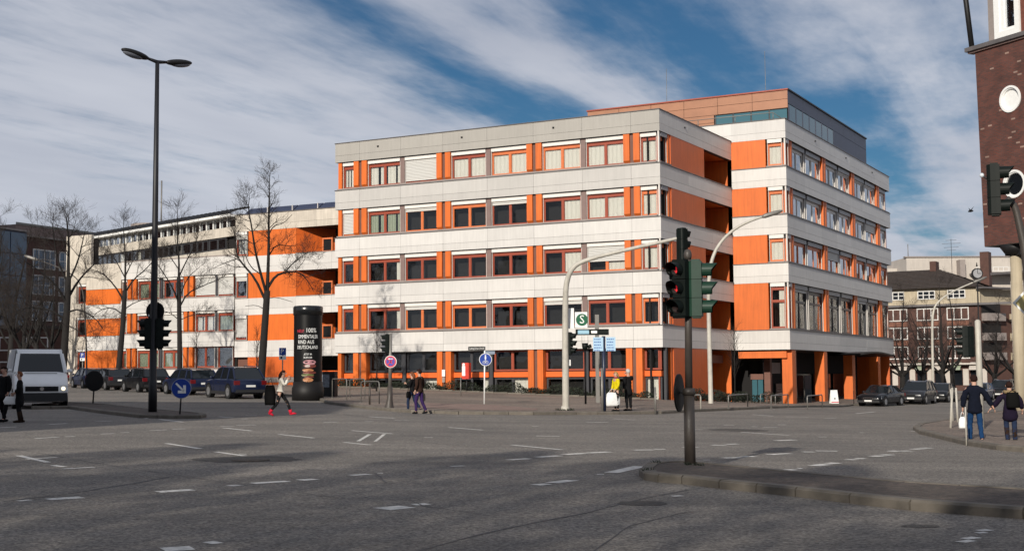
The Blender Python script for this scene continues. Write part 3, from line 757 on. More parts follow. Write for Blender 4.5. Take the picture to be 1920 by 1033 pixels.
# ------------------------------------------------------------------ left wing (split level, lower floors parallel to the street, upper floors turned away)
lw = thing('office_wing', 'long low office wing with orange panels, cream upper floors and a louvred roof edge', 'office building', (CX, CY, 0), BROT)
# section A: orange wall and loggias
SA = 40.1
A = Fr(lw, (-SA, 7.5), 0.0); ax = lambda s: SA - s
ZA = [3.37, 6.74, 10.13, 13.52]
for k in range(4):
    z0 = ZA[k]; z1 = z0 + (1.34 if k else 1.3)
    band(A, 0, ax(25.0), z0, z1, [ax(38.7), ax(34.0), ax(30.5)] if k < 3 else [ax(36.5), ax(32.0)], 'white' if k < 2 else 'cream' if k == 3 else 'white', cap=False)
    if k == 3: A.box('parapet_cap', -.05, ax(25), -.05, .44, z1 + .001, z1 + .06, 'cap')
    if k < 3:
        q0 = z1; q1 = ZA[k + 1]
        A.box('orange_wall', ax(38.75), ax(33.95), .02, .35, q0 - .02, q1 + .01, 'orange')
        window(A, .05, ax(38.9), q0 + .12, q1 - .01, 1, 'dark' if k == 1 else 'half', blind=.93 if k == 0 else .2, frame='frame', d=.15)
        A.box('window_sill', -.05, ax(38.8), -.04, .3, q0, q0 + .1, 'sill')
        # loggia
        m = MB(); x0, x1 = ax(33.95), ax(32.0)
        m.add([(x0, .05, q0 - .9), (x1, 2.6, q0 - .9), (x1, 2.6, q1 + .02), (x0, .05, q1 + .02), (x0 - .1, .3, q0 - .9), (x1 - .1, 2.8, q0 - .9), (x1 - .1, 2.8, q1 + .02), (x0 - .1, .3, q1 + .02)],
              [(0, 1, 2, 3), (7, 6, 5, 4), (3, 2, 6, 7), (4, 5, 1, 0), (1, 5, 6, 2), (0, 3, 7, 4)])
        A.put('splayed_wall', m.mesh('splayed_wall', M['orange_d']), 0, 0, 0)
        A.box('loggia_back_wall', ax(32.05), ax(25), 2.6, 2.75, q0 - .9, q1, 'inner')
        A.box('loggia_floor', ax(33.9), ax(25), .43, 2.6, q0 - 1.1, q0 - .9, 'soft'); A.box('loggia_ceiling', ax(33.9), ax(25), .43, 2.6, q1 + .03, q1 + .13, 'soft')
        A.box('balcony_ledge', ax(33.95), ax(25), -.04, .4, q0, q0 + .05, 'sill')
        m = MB(); fx0, fx1, w0, w1 = ax(31.75), ax(30.75), q0 + .02, q0 + 1.15
        for b_ in ((fx0, fx1, w0, w0 + .12), (fx0, fx1, w1 - .12, w1), (fx0, fx0 + .12, w0 + .12, w1 - .12), (fx1 - .12, fx1, w0 + .12, w1 - .12)): m.box(b_[0], b_[1], .46, .60, b_[2], b_[3])
        A.put('loggia_window', m.mesh('loggia_window', M['frame_o']), 0, 0, 0)
        A.box('pane', fx0 + .12, fx1 - .12, .52, .56, w0 + .12, w1 - .12, 'black')
A.box('orange_wall', ax(38.75), ax(33.95), .02, .35, 1.75, ZA[0] + .02, 'orange_d'); A.box('base_wall', ax(38.75), ax(33.95), -.02, .3, 1.35, 1.74, 'sill'); A.box('orange_wall', ax(38.75), ax(33.95), .02, .35, -.5, 1.34, 'orange_d')
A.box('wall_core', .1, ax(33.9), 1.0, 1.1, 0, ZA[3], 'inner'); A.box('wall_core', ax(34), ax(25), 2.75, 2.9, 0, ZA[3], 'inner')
A.box('wall_core', 0, ax(39), .45, .6, -.5, ZA[0], 'brown')
for j in range(4): A.box('orange_slat', ax(31.9), ax(30.0), .6, .7, 1.15 + j * .3, 1.33 + j * .3, 'rail')
for i in range(6):   # tilted solar panels along the roof edge
    a0 = ax(39.6) + i * 2.5; m = MB()
    m.add([(0, 0, 0), (2.38, 0, 0), (2.38, .9, .62), (0, .9, .62), (0, .05, -.05), (2.38, .05, -.05), (2.38, .95, .57), (0, .95, .57)], [(0, 1, 2, 3), (7, 6, 5, 4), (0, 4, 5, 1), (1, 5, 6, 2), (2, 6, 7, 3), (3, 7, 4, 0)])
    A.put('solar_panel', m.mesh('solar_panel', M['navy']), a0, .35, ZA[3] + 1.38)
    A.box('panel_strut', a0 + 2.40, a0 + 2.46, .4, .48, ZA[3] + 1.36, ZA[3] + 1.9, 'guide')
# section B: lower floors
SB0, SB1 = 40.1, 56.6
B = Fr(lw, (-SB1, 7.4), 0.0); bx_ = lambda s: SB1 - s; LB = SB1 - SB0
ZB = [(4.28, 5.40), (7.22, 8.27), (10.14, 11.60)]
for z0, z1 in ZB: band(B, 4.1, LB, z0, z1, [bx_(48.2), bx_(44.9)], 'white', cap=False); B.box('window_sill', 4.1, LB, .02, .4, z1 + .001, z1 + .12, 'sill')
band(B, 4.1, LB, .2, 2.42, [bx_(48.2), bx_(44.9)], 'white', cap=False); B.box('window_sill', 4.1, LB, .02, .4, 2.421, 2.58, 'brown2')
rows = [(2.58, 4.27), (5.52, 7.21), (8.39, 10.13)]
bw = [(40.35, 41.95, 1), (42.25, 44.35, 2), (45.65, 47.85, 2), (48.35, 50.7, 2), (51.95, 52.5, 1)]
fl = [['dark', 'dark', 'curtain_g', 'curtain_g', 'curtain_g'], ['curtain_g', 'half', 'B', 'dark', 'half'], ['B', 'B', 'dark', 'curtain_g', 'dark']]
for k, (q0, q1) in enumerate(rows):
    for i, (s0, s1, pn) in enumerate(bw):
        f_ = fl[k][i]; bl = 0
        if f_ == 'B': f_, bl = 'dark', .97
        window(B, bx_(s1), bx_(s0), q0, q1, pn, f_, blind=bl, frame='frame', d=.3, boxh=.2, box='box' if not (k == 0 and i < 2) else None)
    for c in (45.0, 51.3): column(B, bx_(c), q0, q1, w_=1.0)
    for c in (42.1, 48.1): B.box('pillar', bx_(c) - .12, bx_(c) + .12, .2, .4, q0, q1, 'frame_d')
B.box('wall_core', 4.2, LB, .95, 1.05, 0, 11, 'inner')
# orange panels at the left end
for z0, z1, mm in ((.5, 2.63, 'orange'), (2.64, 4.15, 'orange'), (4.16, 5.38, 'white'), (5.39, 6.86, 'orange'), (6.87, 8.09, 'white'), (8.10, 9.40, 'orange'), (9.41, 11.6, 'cream')):
    B.box('wall_panel', .01, 2.0, .0, .35, z0, z1 - .02, mm); B.box('wall_panel', 2.02, 4.08, .004, .35, z0, z1 - .02, mm)
# last bay with narrow windows
B2 = Fr(lw, (-59.6, 7.9), 0.0)
for z0, z1 in ((1.0, 2.5), (4.3, 5.4), (7.1, 8.3), (10.0, 14.3)): B2.box('wall_panel', 0, 1.49, 0, .3, z0, z1, 'cream'); B2.box('wall_panel', 1.51, 3.0, .005, .3, z0, z1, 'cream')
for q0, q1 in ((2.5, 4.3), (5.4, 7.1), (8.3, 10.0)):
    B2.box('wall_panel', 0, 1.3, 0, .3, q0 + .01, q1 - .01, 'cream'); window(B2, 1.4, 2.95, q0 + .02, q1 - .02, 1, 'dark', frame='frame', d=.2, boxh=.2)
B2.box('wall_core', 0, 3.0, .5, .9, 0, 14, 'inner')
# upper floors, turned away from the street
pu = Vector((XP(438, 480, 107.9), 107.9)); duv = Vector((-.702, .712))
pl_ = pu + duv * 26.5
lo = Vector((pl_.x - CX, pl_.y - CY)); c_, s_ = math.cos(-BROT), math.sin(-BROT)
P0 = (c_ * lo.x - s_ * lo.y, s_ * lo.x + c_ * lo.y)
ang = math.atan2(-duv.y, -duv.x) - BROT
UF = Fr(lw, P0, ang); LU = 26.5
uc = [LU * i / 9 for i in range(1, 9)]
def wallrow(z0, z1):
    xs = [0] + uc + [LU]
    for x0, x1 in zip(xs[:-1], xs[1:]): UF.box('wall_panel', x0 + .01, x1 - .01, 0, .3, z0, z1, 'cream')
wallrow(11.0, 12.22); wallrow(13.25, 14.02)
UF.box('wall_core', 0.1, LU, .4, 1.2, 9, 14.9, 'inner')
n = 9
for i in range(n):
    a0 = .4 + i * (LU - 1.6) / n; a1 = a0 + (LU - 1.6) / n - .12
    window(UF, a0, a1, 12.25, 13.22, 3 if i % 2 else 2, 'side' if random.random() < .3 else 'dark', box=None, frame='frame_d', d=.12, rail=False, glass='glass_b' if i > 4 else 'glass')
m = MB()
for i in range(24):
    a0 = 1.0 + i * (LU - 1.2) / 24; UF.box('glazing_bar', a0, a0 + .09, .1, .2, 14.04, 14.78, 'signwhite')
for i in range(12):
    a0 = 1.0 + i * (LU - 1.2) / 12; UF.box('pane', a0 + .1, a0 + (LU - 1.2) / 12 - .02, .24, .26, 14.06, 14.76, 'glass_b')
UF.box('fascia', .3, LU + .2, -.55, .6, 14.80, 15.0, 'signwhite')
for i in range(40):
    a0 = .2 + i * LU / 40; m = MB(); m.box(0, .30, 0, 1.9, 0, .04, Matrix.Rotation(R(22), 4, 'X')); UF.put('louvre', m.mesh('louvre', M['dark']), a0, -.5, 15.02)
UF.box('louvre_beam', 0, LU + .3, -.54, -.46, 15.01, 15.08, 'dark'); UF.box('louvre_beam', 0, LU + .3, 1.2, 1.3, 15.6, 15.73, 'dark')
UF.box('roof', 0, LU, .5, 12, 15.0, 15.1, 'soft')
md = MB(); md.tube([(4.5, 5, 15), (4.5, 5, 16.4)], 2.0, 20); UF.put('stair_drum', md.mesh('stair_drum', M['sill']), 0, 0, 0)
mp_ = MB(); mp_.tube([(6.2, 5, 15), (6.2, 5, 20.5)], .07, 6); UF.put('mast', mp_.mesh('mast', M['grey']), 0, 0, 0)
A.box('block_core', 1.0, ax(25), 3.2, 12, 0, 14.4, 'inner'); B.box('block_core', 1.0, LB, 1.3, 9, 0, 11.0, 'inner')

# ------------------------------------------------------------------ buildings in the distance
M['brick_d'] = mat('brown_brick', (.085, .040, .030), .85, .25, 1.5, streak=.1)
M['brick_l'] = mat('brick_field', (.20, .085, .055), .85, .2, 2.0, streak=.1)
M['render_w'] = mat('white_render', (.50, .45, .40), .8, .1, .5, streak=.12)
M['render_y'] = mat('pale_yellow_render', (.46, .39, .28), .85, .12, 1.0, streak=.2)
M['roof_t'] = mat('roof_tiles', (.048, .036, .031), .85, .45, 3.0, bump=.8, bscale=4)
M['blueglass'] = mat('blue_glass_wall', (.02, .07, .13), .15, .4, .3, spec=.8)
M['wframe'] = mat('white_window_frame', (.62, .60, .57), .5)
def far_window(fr, a0, a1, z0, z1, nv, nh, frame='wframe', pane='glass_d', d=-.04, parent=None):
    key = ('fw', round(a1 - a0, 2), round(z1 - z0, 2), nv, nh, frame)
    W = a1 - a0; H = z1 - z0
    if key not in _wc:
        m = MB(); t_ = .14
        m.box(0, W, 0, .12, 0, t_); m.box(0, W, 0, .12, H - t_, H); m.box(0, t_, 0, .12, t_, H - t_); m.box(W - t_, W, 0, .12, t_, H - t_)
        for i in range(1, nv): m.box(W * i / nv - .07, W * i / nv + .07, .002, .12, t_, H - t_)
        for i in range(1, nh): m.box(t_, W - t_, .004, .12, H * i / nh - .05, H * i / nh + .05)
        _wc[key] = m.mesh('window', M[frame])
    wo = fr.put('window', _wc[key], a0, d, z0)
    obj('pane', bxm('pane', W - .1, .04, H - .1, M[pane]), wo, (.05, .06, .05)); return wo
# brown brick apartment house with pale top floor, right background
YB = 200.0
xl, xr = XP(1640, 600, YB), XP(1838, 600, YB - 8)
dv = Vector((xr - xl, -8.0)); LA = dv.length; an = math.atan2(dv.y, dv.x)
ap = thing('apartment_house', 'brown brick apartment house with white windows, pale top floor and dark tiled hip roof', 'apartment house', (xl, YB, 0), an)
AF = Fr(ap, (0, 0), 0.0)
zf = lambda y: ZP(1750, y, YB - 4)
AF.box('wall', 0, LA, 0, 14, -3, zf(573), 'brick_d'); AF.box('top_floor_wall', .1, LA, .4, 14, zf(573), zf(541), 'render_y')
AF.box('eaves', -.4, LA + 4.5, -.6, 0, zf(575), zf(571), 'cap')
pxs = lambda x: (XP(x, 600, YB - 4) - xl) / dv.x * LA
for (x0, x1) in ((1673, 1707), (1722, 1756), (1769, 1803)):
    for (y0, y1, nv, nh) in ((601, 578, 3, 1), (636, 613, 3, 1), (673, 649, 3, 1)): far_window(AF, pxs(x0), pxs(x1), zf(y0), zf(y1), nv, nh)
    far_window(AF, pxs(x0 + 1), pxs(x1 - 5), zf(561), zf(545), 3, 2, d=.3)
    AF.box('brick_panel', pxs(x0), pxs(x1), -.02, .05, zf(611), zf(603), 'brick_l'); AF.box('brick_panel', pxs(x0), pxs(x1), -.02, .05, zf(647), zf(638), 'brick_l')
AF.box('shop_canopy', 0, LA, -1.2, 0, zf(684), zf(681), 'render_w')
for i in range(6):
    a0 = 1.0 + i * LA / 6; mm = MB(); W_ = LA / 6 - 1.2
    mm.add([(0, 0, 0), (W_, 0, 0), (W_, 1.1, .8), (0, 1.1, .8)], [(0, 1, 2, 3)]); mm.add([(0, 0, -.3), (W_, 0, -.3), (W_, 0, 0), (0, 0, 0)], [(0, 1, 2, 3)])
    AF.put('awning', mm.mesh('awning', M['render_w'] if i % 2 else M['curtain_g']), a0, -1.2, zf(690))
    AF.box('shop_window', a0, a0 + W_, -.05, .0, zf(722), zf(694), 'glass_d')
    AF.box('shop_panel', a0 + W_ + .1, a0 + W_ + .9, -.08, 0, zf(722), zf(692), 'render_w')
# hip roof with tiles laid in courses
ze, zr_ = zf(541), zf(499)
m = MB(); RD = 15.0
e = [(-.6, -.4, ze), (LA + .8, -.4, ze), (LA + .8, RD, ze), (-.6, RD, ze)]; r0 = (-3, RD * .5, zr_); r1 = (LA - 7.5, RD * .5, zr_)
NR = 14
for q in range(NR):
    f0, f1 = q / NR, (q + 1) / NR
    L0 = Vector(e[0]).lerp(Vector(r0), f0); R0 = Vector(e[1]).lerp(Vector(r1), f0); L1 = Vector(e[0]).lerp(Vector(r0), f1); R1 = Vector(e[1]).lerp(Vector(r1), f1)
    up = Vector((0, -.06, .1)); m.add([L0 + up, R0 + up, R1, L1], [(0, 1, 2, 3)]); m.add([L0, R0, R0 + up, L0 + up], [(0, 1, 2, 3)])
    a0 = Vector(e[1]).lerp(Vector(r1), f0); b0 = Vector(e[2]).lerp(Vector(r1), f0); a1 = Vector(e[1]).lerp(Vector(r1), f1); b1 = Vector(e[2]).lerp(Vector(r1), f1)
    up = Vector((.06, 0, .1)); m.add([a0 + up, b0 + up, b1, a1], [(0, 1, 2, 3)])
m.add([e[2], e[3], r0, r1], [(0, 1, 2, 3)])
m.build('roof', M['roof_t'], ap)
MB().box(pxs(1727), pxs(1737), RD * .5 - 1, RD * .5 + 1, zr_ - .3, zr_ + 1.2).build('chimney', M['brick_d'], ap)
MB().box(pxs(1798), pxs(1812), RD * .7, RD * .7 + 2, zr_ - 3, zr_ + 2.6).build('chimney', M['brick_d'], ap)
am = MB(); am.tube([(pxs(1759), 8, zr_ - 1), (pxs(1759), 8, zr_ + 4.6)], .035, 5)
for q, ww in ((4.4, .8), (3.9, 1.4), (3.3, 1.1), (2.9, .7)): am.tube([(pxs(1759) - ww, 8, zr_ + q), (pxs(1759) + ww, 8, zr_ + q)], .02, 4)
am.build('antenna', M['dark'], ap)
# its side wing with balconies
AS = Fr(ap, (LA, 0), R(62)); 
AS.box('wall', 0, 16, 0, 8, -3, zf(573), 'brick_d'); AS.box('top_floor_wall', .2, 16, .4, 8, zf(573), zf(545), 'render_y')
for j, (y0, y1) in enumerate(((604, 590), (640, 626), (676, 662))):
    AS.box('balcony', .3, 4.3, -1.0, .0, zf(y0), zf(y1), 'sill'); AS.box('balcony_opening', .3, 4.3, -.05, .02, zf(y1), zf(y1) + 1.4, 'inner'); AS.box('balcony', 6.3, 10.3, -1.0, .0, zf(y0), zf(y1), 'render_y')
AS.box('eaves', -.5, 17, -1.2, .2, zf(545), zf(542), 'cap')
# white modern block behind
YW = 262.0; zw = lambda y, x=1800: ZP(x, y, YW)
xa, xb = XP(1655, 600, YW), XP(2150, 600, YW)
wb = thing('office_block', 'pale flat roofed modern office block rising behind the tiled apartment house', 'office block', (xa, YW, 0), R(1.5))
WF = Fr(wb, (0, 0), 0.0)
q = lambda x: (XP(x, 600, YW) - xa)
WF.box('wall', 0, q(1790), 6, 20, -2, zw(498), 'render_w'); WF.box('wall', q(1703), q(2150), 0, 18, -2, zw(482), 'render_w')
WF.box('roof_edge', q(1703) - .3, q(2150), -.3, 1, zw(482), zw(480), 'sill'); WF.box('terrace_slab', q(1822), q(1990), -4, 0, zw(517), zw(513), 'cap')
for i in range(5): far_window(WF, q(1836) + i * 3.3, q(1836) + i * 3.3 + 3.1, zw(509), zw(500), 3, 1, pane='glass_d')
WF.box('roof_vent', q(1798), q(1808), -2, 0, zw(521), zw(488), 'sill')
MB().tube([(q(1713), 2, zw(482)), (q(1713), 2, zw(455))], .08, 5).build('mast', M['grey'], wb)
YV = 150.0; vb = thing('white_house', 'pale office house with rows of slim windows at the right edge behind the columns', 'office house', (XP(1897, 600, YV), YV, 0), R(-55))
VF = Fr(vb, (0, 0), 0.0); zv = lambda y: ZP(1905, y, YV)
VF.box('wall', 0, 30, 0, 10, -3, zv(515), 'render_w'); VF.box('roof_slab', -1.5, 31, -1.5, 10, zv(515), zv(511), 'cap')
for j, y in enumerate((540, 575, 612, 650, 690)):
    for i in range(12): far_window(VF, .7 + i * 2.4, 2.2 + i * 2.4, zv(y + 14), zv(y - 8), 2, 1, pane='glass_d')
VF.box('shop_band', 0, 30, -.3, 0, zv(728), zv(700), 'inner')
# left background: blue glass block and brown brick block
YL = 190.0
def lpt(x, Y): return (XP(x, 600, Y), Y)
g1 = thing('glass_tower', 'dark blue glass fronted block at the far left edge', 'office block', (XP(48, 600, 168) - 27 * .361, 168 - 27 * .932, 0), math.atan2(.932, .361))
GF = Fr(g1, (0, 0), 0.0); zl = lambda y, Y=YL: ZP(40, y, Y)
LG = 27.0
GF.box('wall', 0.0, LG, .1, 14, -1, zl(422, 160), 'navy')
for i in range(9):
    for j in range(7):
        z0 = 1 + j * 2.75; GF.box('glass_panel', i * 3 + .08, i * 3 + 2.92, .0, .08, z0, z0 + 2.6, 'blueglass')
GF.box('roof_edge', -.2, LG + .2, -.2, 1, zl(422, 160), zl(419, 160), 'sill')
g2 = thing('brick_block', 'dark brick office block with pale window grids in deep shade at the left', 'office block', (*lpt(42, YL - 18), 0), math.atan2(.90, .42))
HF = Fr(g2, (0, 0), 0.0); LH = 62
HF.box('wall', 0, LH, .1, 16, -1, zl(455, 180), 'brick_d'); HF.box('top_floor', 1, LH, 2.5, 16, zl(455, 180), zl(430, 180), 'brown2'); HF.box('roof_edge', -.3, LH + .3, -.3, 1, zl(455, 180), zl(452, 180), 'sill')
for i in range(13):
    for j in range(5):
        far_window(HF, 1.6 + i * 4.7, 5.6 + i * 4.7, 2.6 + j * 3.4, 5.2 + j * 3.4, 4, 2, pane='blueglass')
HF.box('railing', 1, LH, 2.4, 2.5, zl(430, 180), zl(426, 180), 'grey')
HL = Fr(g2, (0, 14), R(-90)); HL.box('wall', 0, 14, .0, .2, -1, zl(455, 180), 'brick_d')
for i in range(3):
    for j in range(5): far_window(HL, 1.2 + i * 4.2, 4.2 + i * 4.2, 2.6 + j * 3.4, 5.2 + j * 3.4, 3, 2)
# low dark building closing the street on the left
g3 = thing('low_house', 'low dark brick house behind the trees at the far left', 'house', (*lpt(-120, 150), 0), R(20))
LF3 = Fr(g3, (0, 0), 0.0); LF3.box('wall', 0, 26, 0, 8, 0, 7.5, 'brick_d'); LF3.box('roof', -.4, 26.4, -.4, 8.4, 7.5, 7.9, 'roof_t')
for i in range(6):
    for j in range(2): far_window(LF3, 1.5 + i * 4, 4 + i * 4, 2.2 + j * 2.8, 3.8 + j * 2.8, 2, 1)
# unseen houses behind and left of the camera, placed for the shade they cast
def shade_house(label, x0, x1, y0, y1, h_, rz=0.0):
    t_ = thing('unseen_house', label, 'house', (x0, y0, 0), rz)
    W_, D_ = x1 - x0, y1 - y0; f_ = Fr(t_, (0, 0), 0.0)
    MB().box(0, W_, 0, D_, -1, h_).build('wall', M['brick_d'], t_); MB().box(-.4, W_ + .4, -.4, D_ + .4, h_, h_ + .4).build('roof', M['roof_t'], t_)
    bk = Fr(t_, (W_, D_), R(180))
    for j in range(int(h_ // 3.2) - 1):
        for i in range(int(W_ // 6)): far_window(bk, 1.5 + i * 6, 4.0 + i * 6, 3.6 + j * 3.2, 5.3 + j * 3.2, 3, 1)
for i_, (x_, w_, h_, dy_) in enumerate(((-80, 34, 17.5, 0), (-45.5, 27, 19.0, 2), (-18, 30, 17.8, -1), (13, 33, 18.6, 1))):
    shade_house(['long brick house left in the row behind the viewer', 'taller brick house with deep roof behind the viewer', 'plain brick house straight behind the viewer', 'wide brick house right in the row behind the viewer'][i_], x_, x_ + w_ - .3, -64 + dy_, -48 + dy_, h_)
shade_house('tall brick corner house left of the crossing', -64, -26, 6, 20, 20.5)
shade_house('unseen tall slab added beyond the left edge to shade the far left blocks', -140, -74, 96, 132, 48)  # slab added to keep the far left blocks in shade

# ------------------------------------------------------------------ brick corner house on round columns, right edge
YC = 70.0
M['brick'] = mat('clinker_brick', (.165, .052, .034), .8, .3, 6.0, streak=.12, objrand=0)
def brickwall_mat():
    m = mat('clinker_courses', (.17, .05, .032), .8); t = m.node_tree; b = t.nodes['Principled BSDF']; h = NB(t)
    tcn = h.n('ShaderNodeTexCoord'); s_ = h.n('ShaderNodeSeparateXYZ', i={0: tcn.outputs['Object']})
    v = h.n('ShaderNodeCombineXYZ', i={0: s_.outputs[0], 1: s_.outputs[2]})
    br = h.n('ShaderNodeTexBrick', i={'Vector': v.outputs[0], 'Color1': (.13, .038, .026, 1), 'Color2': (.070, .026, .021, 1), 'Mortar': (.075, .05, .042, 1), 'Scale': 1.0, 'Mortar Size': .012, 'Brick Width': .25, 'Row Height': .08, 'Bias': -.1})
    n1 = h.n('ShaderNodeTexNoise', i={'Vector': tcn.outputs['Object'], 'Scale': 1.2, 'Detail': 6.0})
    mp = h.n('ShaderNodeMapping', i={'Vector': v.outputs[0], 'Scale': (3.8, 11.7, 1)})
    wn = h.n('ShaderNodeTexWhiteNoise'); sn = h.n('ShaderNodeVectorMath', operation='FLOOR', i={0: mp.outputs[0]}); t.links.new(sn.outputs[0], wn.inputs[0])
    pale = h.m('GREATER_THAN', wn.outputs[0], .982)
    c = h.mix(h.m('MULTIPLY', pale, .55), br.outputs[0], (.42, .30, .24))
    r = h.n('ShaderNodeMapRange', i={'Value': n1.outputs[0], 'From Min': .3, 'From Max': .7, 'To Min': .75, 'To Max': 1.25})
    c = h.mix(1.0, c, r.outputs[0], 'MULTIPLY'); t.links.new(c, b.inputs['Base Color'])
    bp = h.n('ShaderNodeBump', i={'Height': br.outputs[1], 'Strength': -.6, 'Distance': .02}); t.links.new(bp.outputs[0], b.inputs['Normal'])
    return m
M['clinker'] = brickwall_mat()
kd = Vector((-.44, .898)).normalized()              # wall direction away from the viewer
kn = Vector((-kd.y, kd.x)); kn = kn if kn.x < 0 else -kn   # outward normal (towards the street)
pc = Vector((XP(1846, 460, YC), YC))
def kpt(x, y):  # distance back along the wall plane and height for a pixel
    d = ray(x, y); t = pc.dot(kn) / (d.x * kn.x + d.y * kn.y)
    return (pc - Vector((d.x * t, d.y * t))).dot(kd), d.z * t + CAMZ
kz0 = kpt(1846.4, 462.6)[1]; kz1 = kpt(1828, 96)[1]; lean = kpt(1828, 96)[0]
kb = thing('brick_corner_house', 'dark red clinker corner house standing on pale round columns, with round windows', 'house', (pc.x, pc.y, 0), math.atan2(-kd.y, -kd.x))
K = Fr(kb, (0, 0), 0.0)     # a: towards the viewer along the wall, d: inwards
m = MB(); LK = 26.0
hc = [(kpt(1894.5, 186), .66), (kpt(1902, 345), .69)]
# wall face with two round openings, built as a triangulated sheet with holes
bm = bmesh.new(); loops = []
def ringv(c, r, n=32): return [bm.verts.new((c[0] + r * math.cos(2 * math.pi * i / n), 0, c[1] + r * math.sin(2 * math.pi * i / n))) for i in range(n)]
outer = [bm.verts.new(p) for p in ((0, 0, kz0), (LK, 0, kz0), (LK, 0, kz1), (lean, 0, kz1))]
edges = [bm.edges.new((outer[i], outer[(i + 1) % 4])) for i in range(4)]
for c, r in hc:
    rv = ringv(c, r); edges += [bm.edges.new((rv[i], rv[(i + 1) % len(rv)])) for i in range(len(rv))]
bmesh.ops.triangle_fill(bm, use_beauty=True, edges=edges)
me = bpy.data.meshes.new('brick_wall'); bm.to_mesh(me); bm.free(); me.materials.append(M['clinker']); obj('brick_wall', me, kb)
m = MB(); m.quad((0, 0, kz0), (lean, 0, kz1), (lean, 14, kz1), (0, 14, kz0)); m.quad((0, 14, kz0), (lean, 14, kz1), (LK, 14, kz1), (LK, 14, kz0)); m.build('brick_wall', M['clinker'], kb)
K.box('soffit', .02, LK, .02, 14, kz0 - .02, kz0 + .02, 'soft')
K.box('wall_core', .5, LK, .6, .8, kz0, kz1, 'inner')
for c, r in hc:
    rg = MB()
    for rr0, rr1, y0, y1 in ((r + .04, r - .07, -.06, .15), (r - .07, r - .13, .0, .15)):
        n_ = 40
        for i in range(n_):
            a, b_ = 2 * math.pi * i / n_, 2 * math.pi * (i + 1) / n_
            p = lambda rr, an_, y: (c[0] + rr * math.cos(an_), y, c[1] + rr * math.sin(an_))
            rg.quad(p(rr0, a, y0), p(rr0, b_, y0), p(rr1, b_, y0), p(rr1, a, y0)); rg.quad(p(rr1, a, y0), p(rr1, b_, y0), p(rr1, b_, y1), p(rr1, a, y1)); rg.quad(p(rr0, b_, y0), p(rr0, a, y0), p(rr0, a, y1), p(rr0, b_, y1))
    wo = rg.build('round_window', M['signwhite'], kb)
    MB().disc((c[0], .10, c[1]), r - .12, (0, 1, 0), .01, 36).build('pane', M['signwhite'] if c is hc[0][0] else M['glass_d'], wo)
# ledge and the glazed storey above
K.box('ledge', lean - .5, LK, -.25, .3, kz1, kz1 + .22, 'cap'); K.box('ledge', lean - .4, LK, -.12, .3, kz1 - .1, kz1 - .01, 'brown2')
p1 = kpt(1868, 40)[0]; p2 = kpt(1885, 40)[0]; p3 = kpt(1912, 30)[0]
K.box('pillar', kpt(1851, 60)[0], kpt(1863, 60)[0], .1, .5, kz1 + .22, kz1 + 6, 'sill')
zz = kz1 + .22
for nm, a0, a1 in (('big_window', kpt(1866, 40)[0], kpt(1913, 40)[0]),):
    fm = MB(); fm.box(0, a1 - a0, -.1, .2, 0, .35); fm.box(0, .35, -.1, .2, .35, 5.5); fm.box(a1 - a0 - .3, a1 - a0, -.1, .2, .35, 5.5); fm.box(.35, .6, -.03, .2, .35, 5.5); fm.box(.6, a1 - a0 - .3, -.03, .2, .35, .5)
    wo = K.put('window', fm.mesh('window', M['signwhite']), a0, 0, zz)
    obj('pane', bxm('pane', a1 - a0 - .8, .04, 5.0, M['glass_b']), wo, (.55, .1, .45)); obj('curtain', bxm('curtain', .5, .04, 5.0, M['curtain_g']), wo, (1.2, .25, .45))
K.box('brick_pier', kpt(1914, 40)[0], LK, 0, .4, kz1 + .22, kz1 + 6, 'brick')
K.box('block_core', kpt(1864, 60)[0], LK, .6, 13, kz1, kz1 + 6, 'inner')
st_ = MB(); t0_ = kpt(1830, 96); t1_ = kpt(1812, 0); st_.tube([(lean - .3, .1, kz1 + .2), (t1_[0] - .15, .1, t1_[1] + .1), (t1_[0] - .5, .1, t1_[1] + 2.5)], .14, 8); st_.build('slanted_strut', M['dark'], kb)
# columns under the overhang
for (x, dd, rr) in ((1883, .5, .29), (1897.5, 1.1, .24)):
    a = kpt(x, 470)[0]; cm_ = MB(); cm_.tube([(a, dd + .3, -1.5), (a, dd + .3, kz0 - .5)], [rr * 1.03, rr], 20); cm_.build('column', M['render_y'], kb)
MB().tube([(kpt(1883, 470)[0], .8, kz0 - .5), (kpt(1883, 470)[0], .8, kz0)], [.5, .85], 20).build('column_head', M['dark'], kb)
K.box('beam', .9, LK, .5, 2.5, kz0 - .55, kz0 - .03, 'dark')

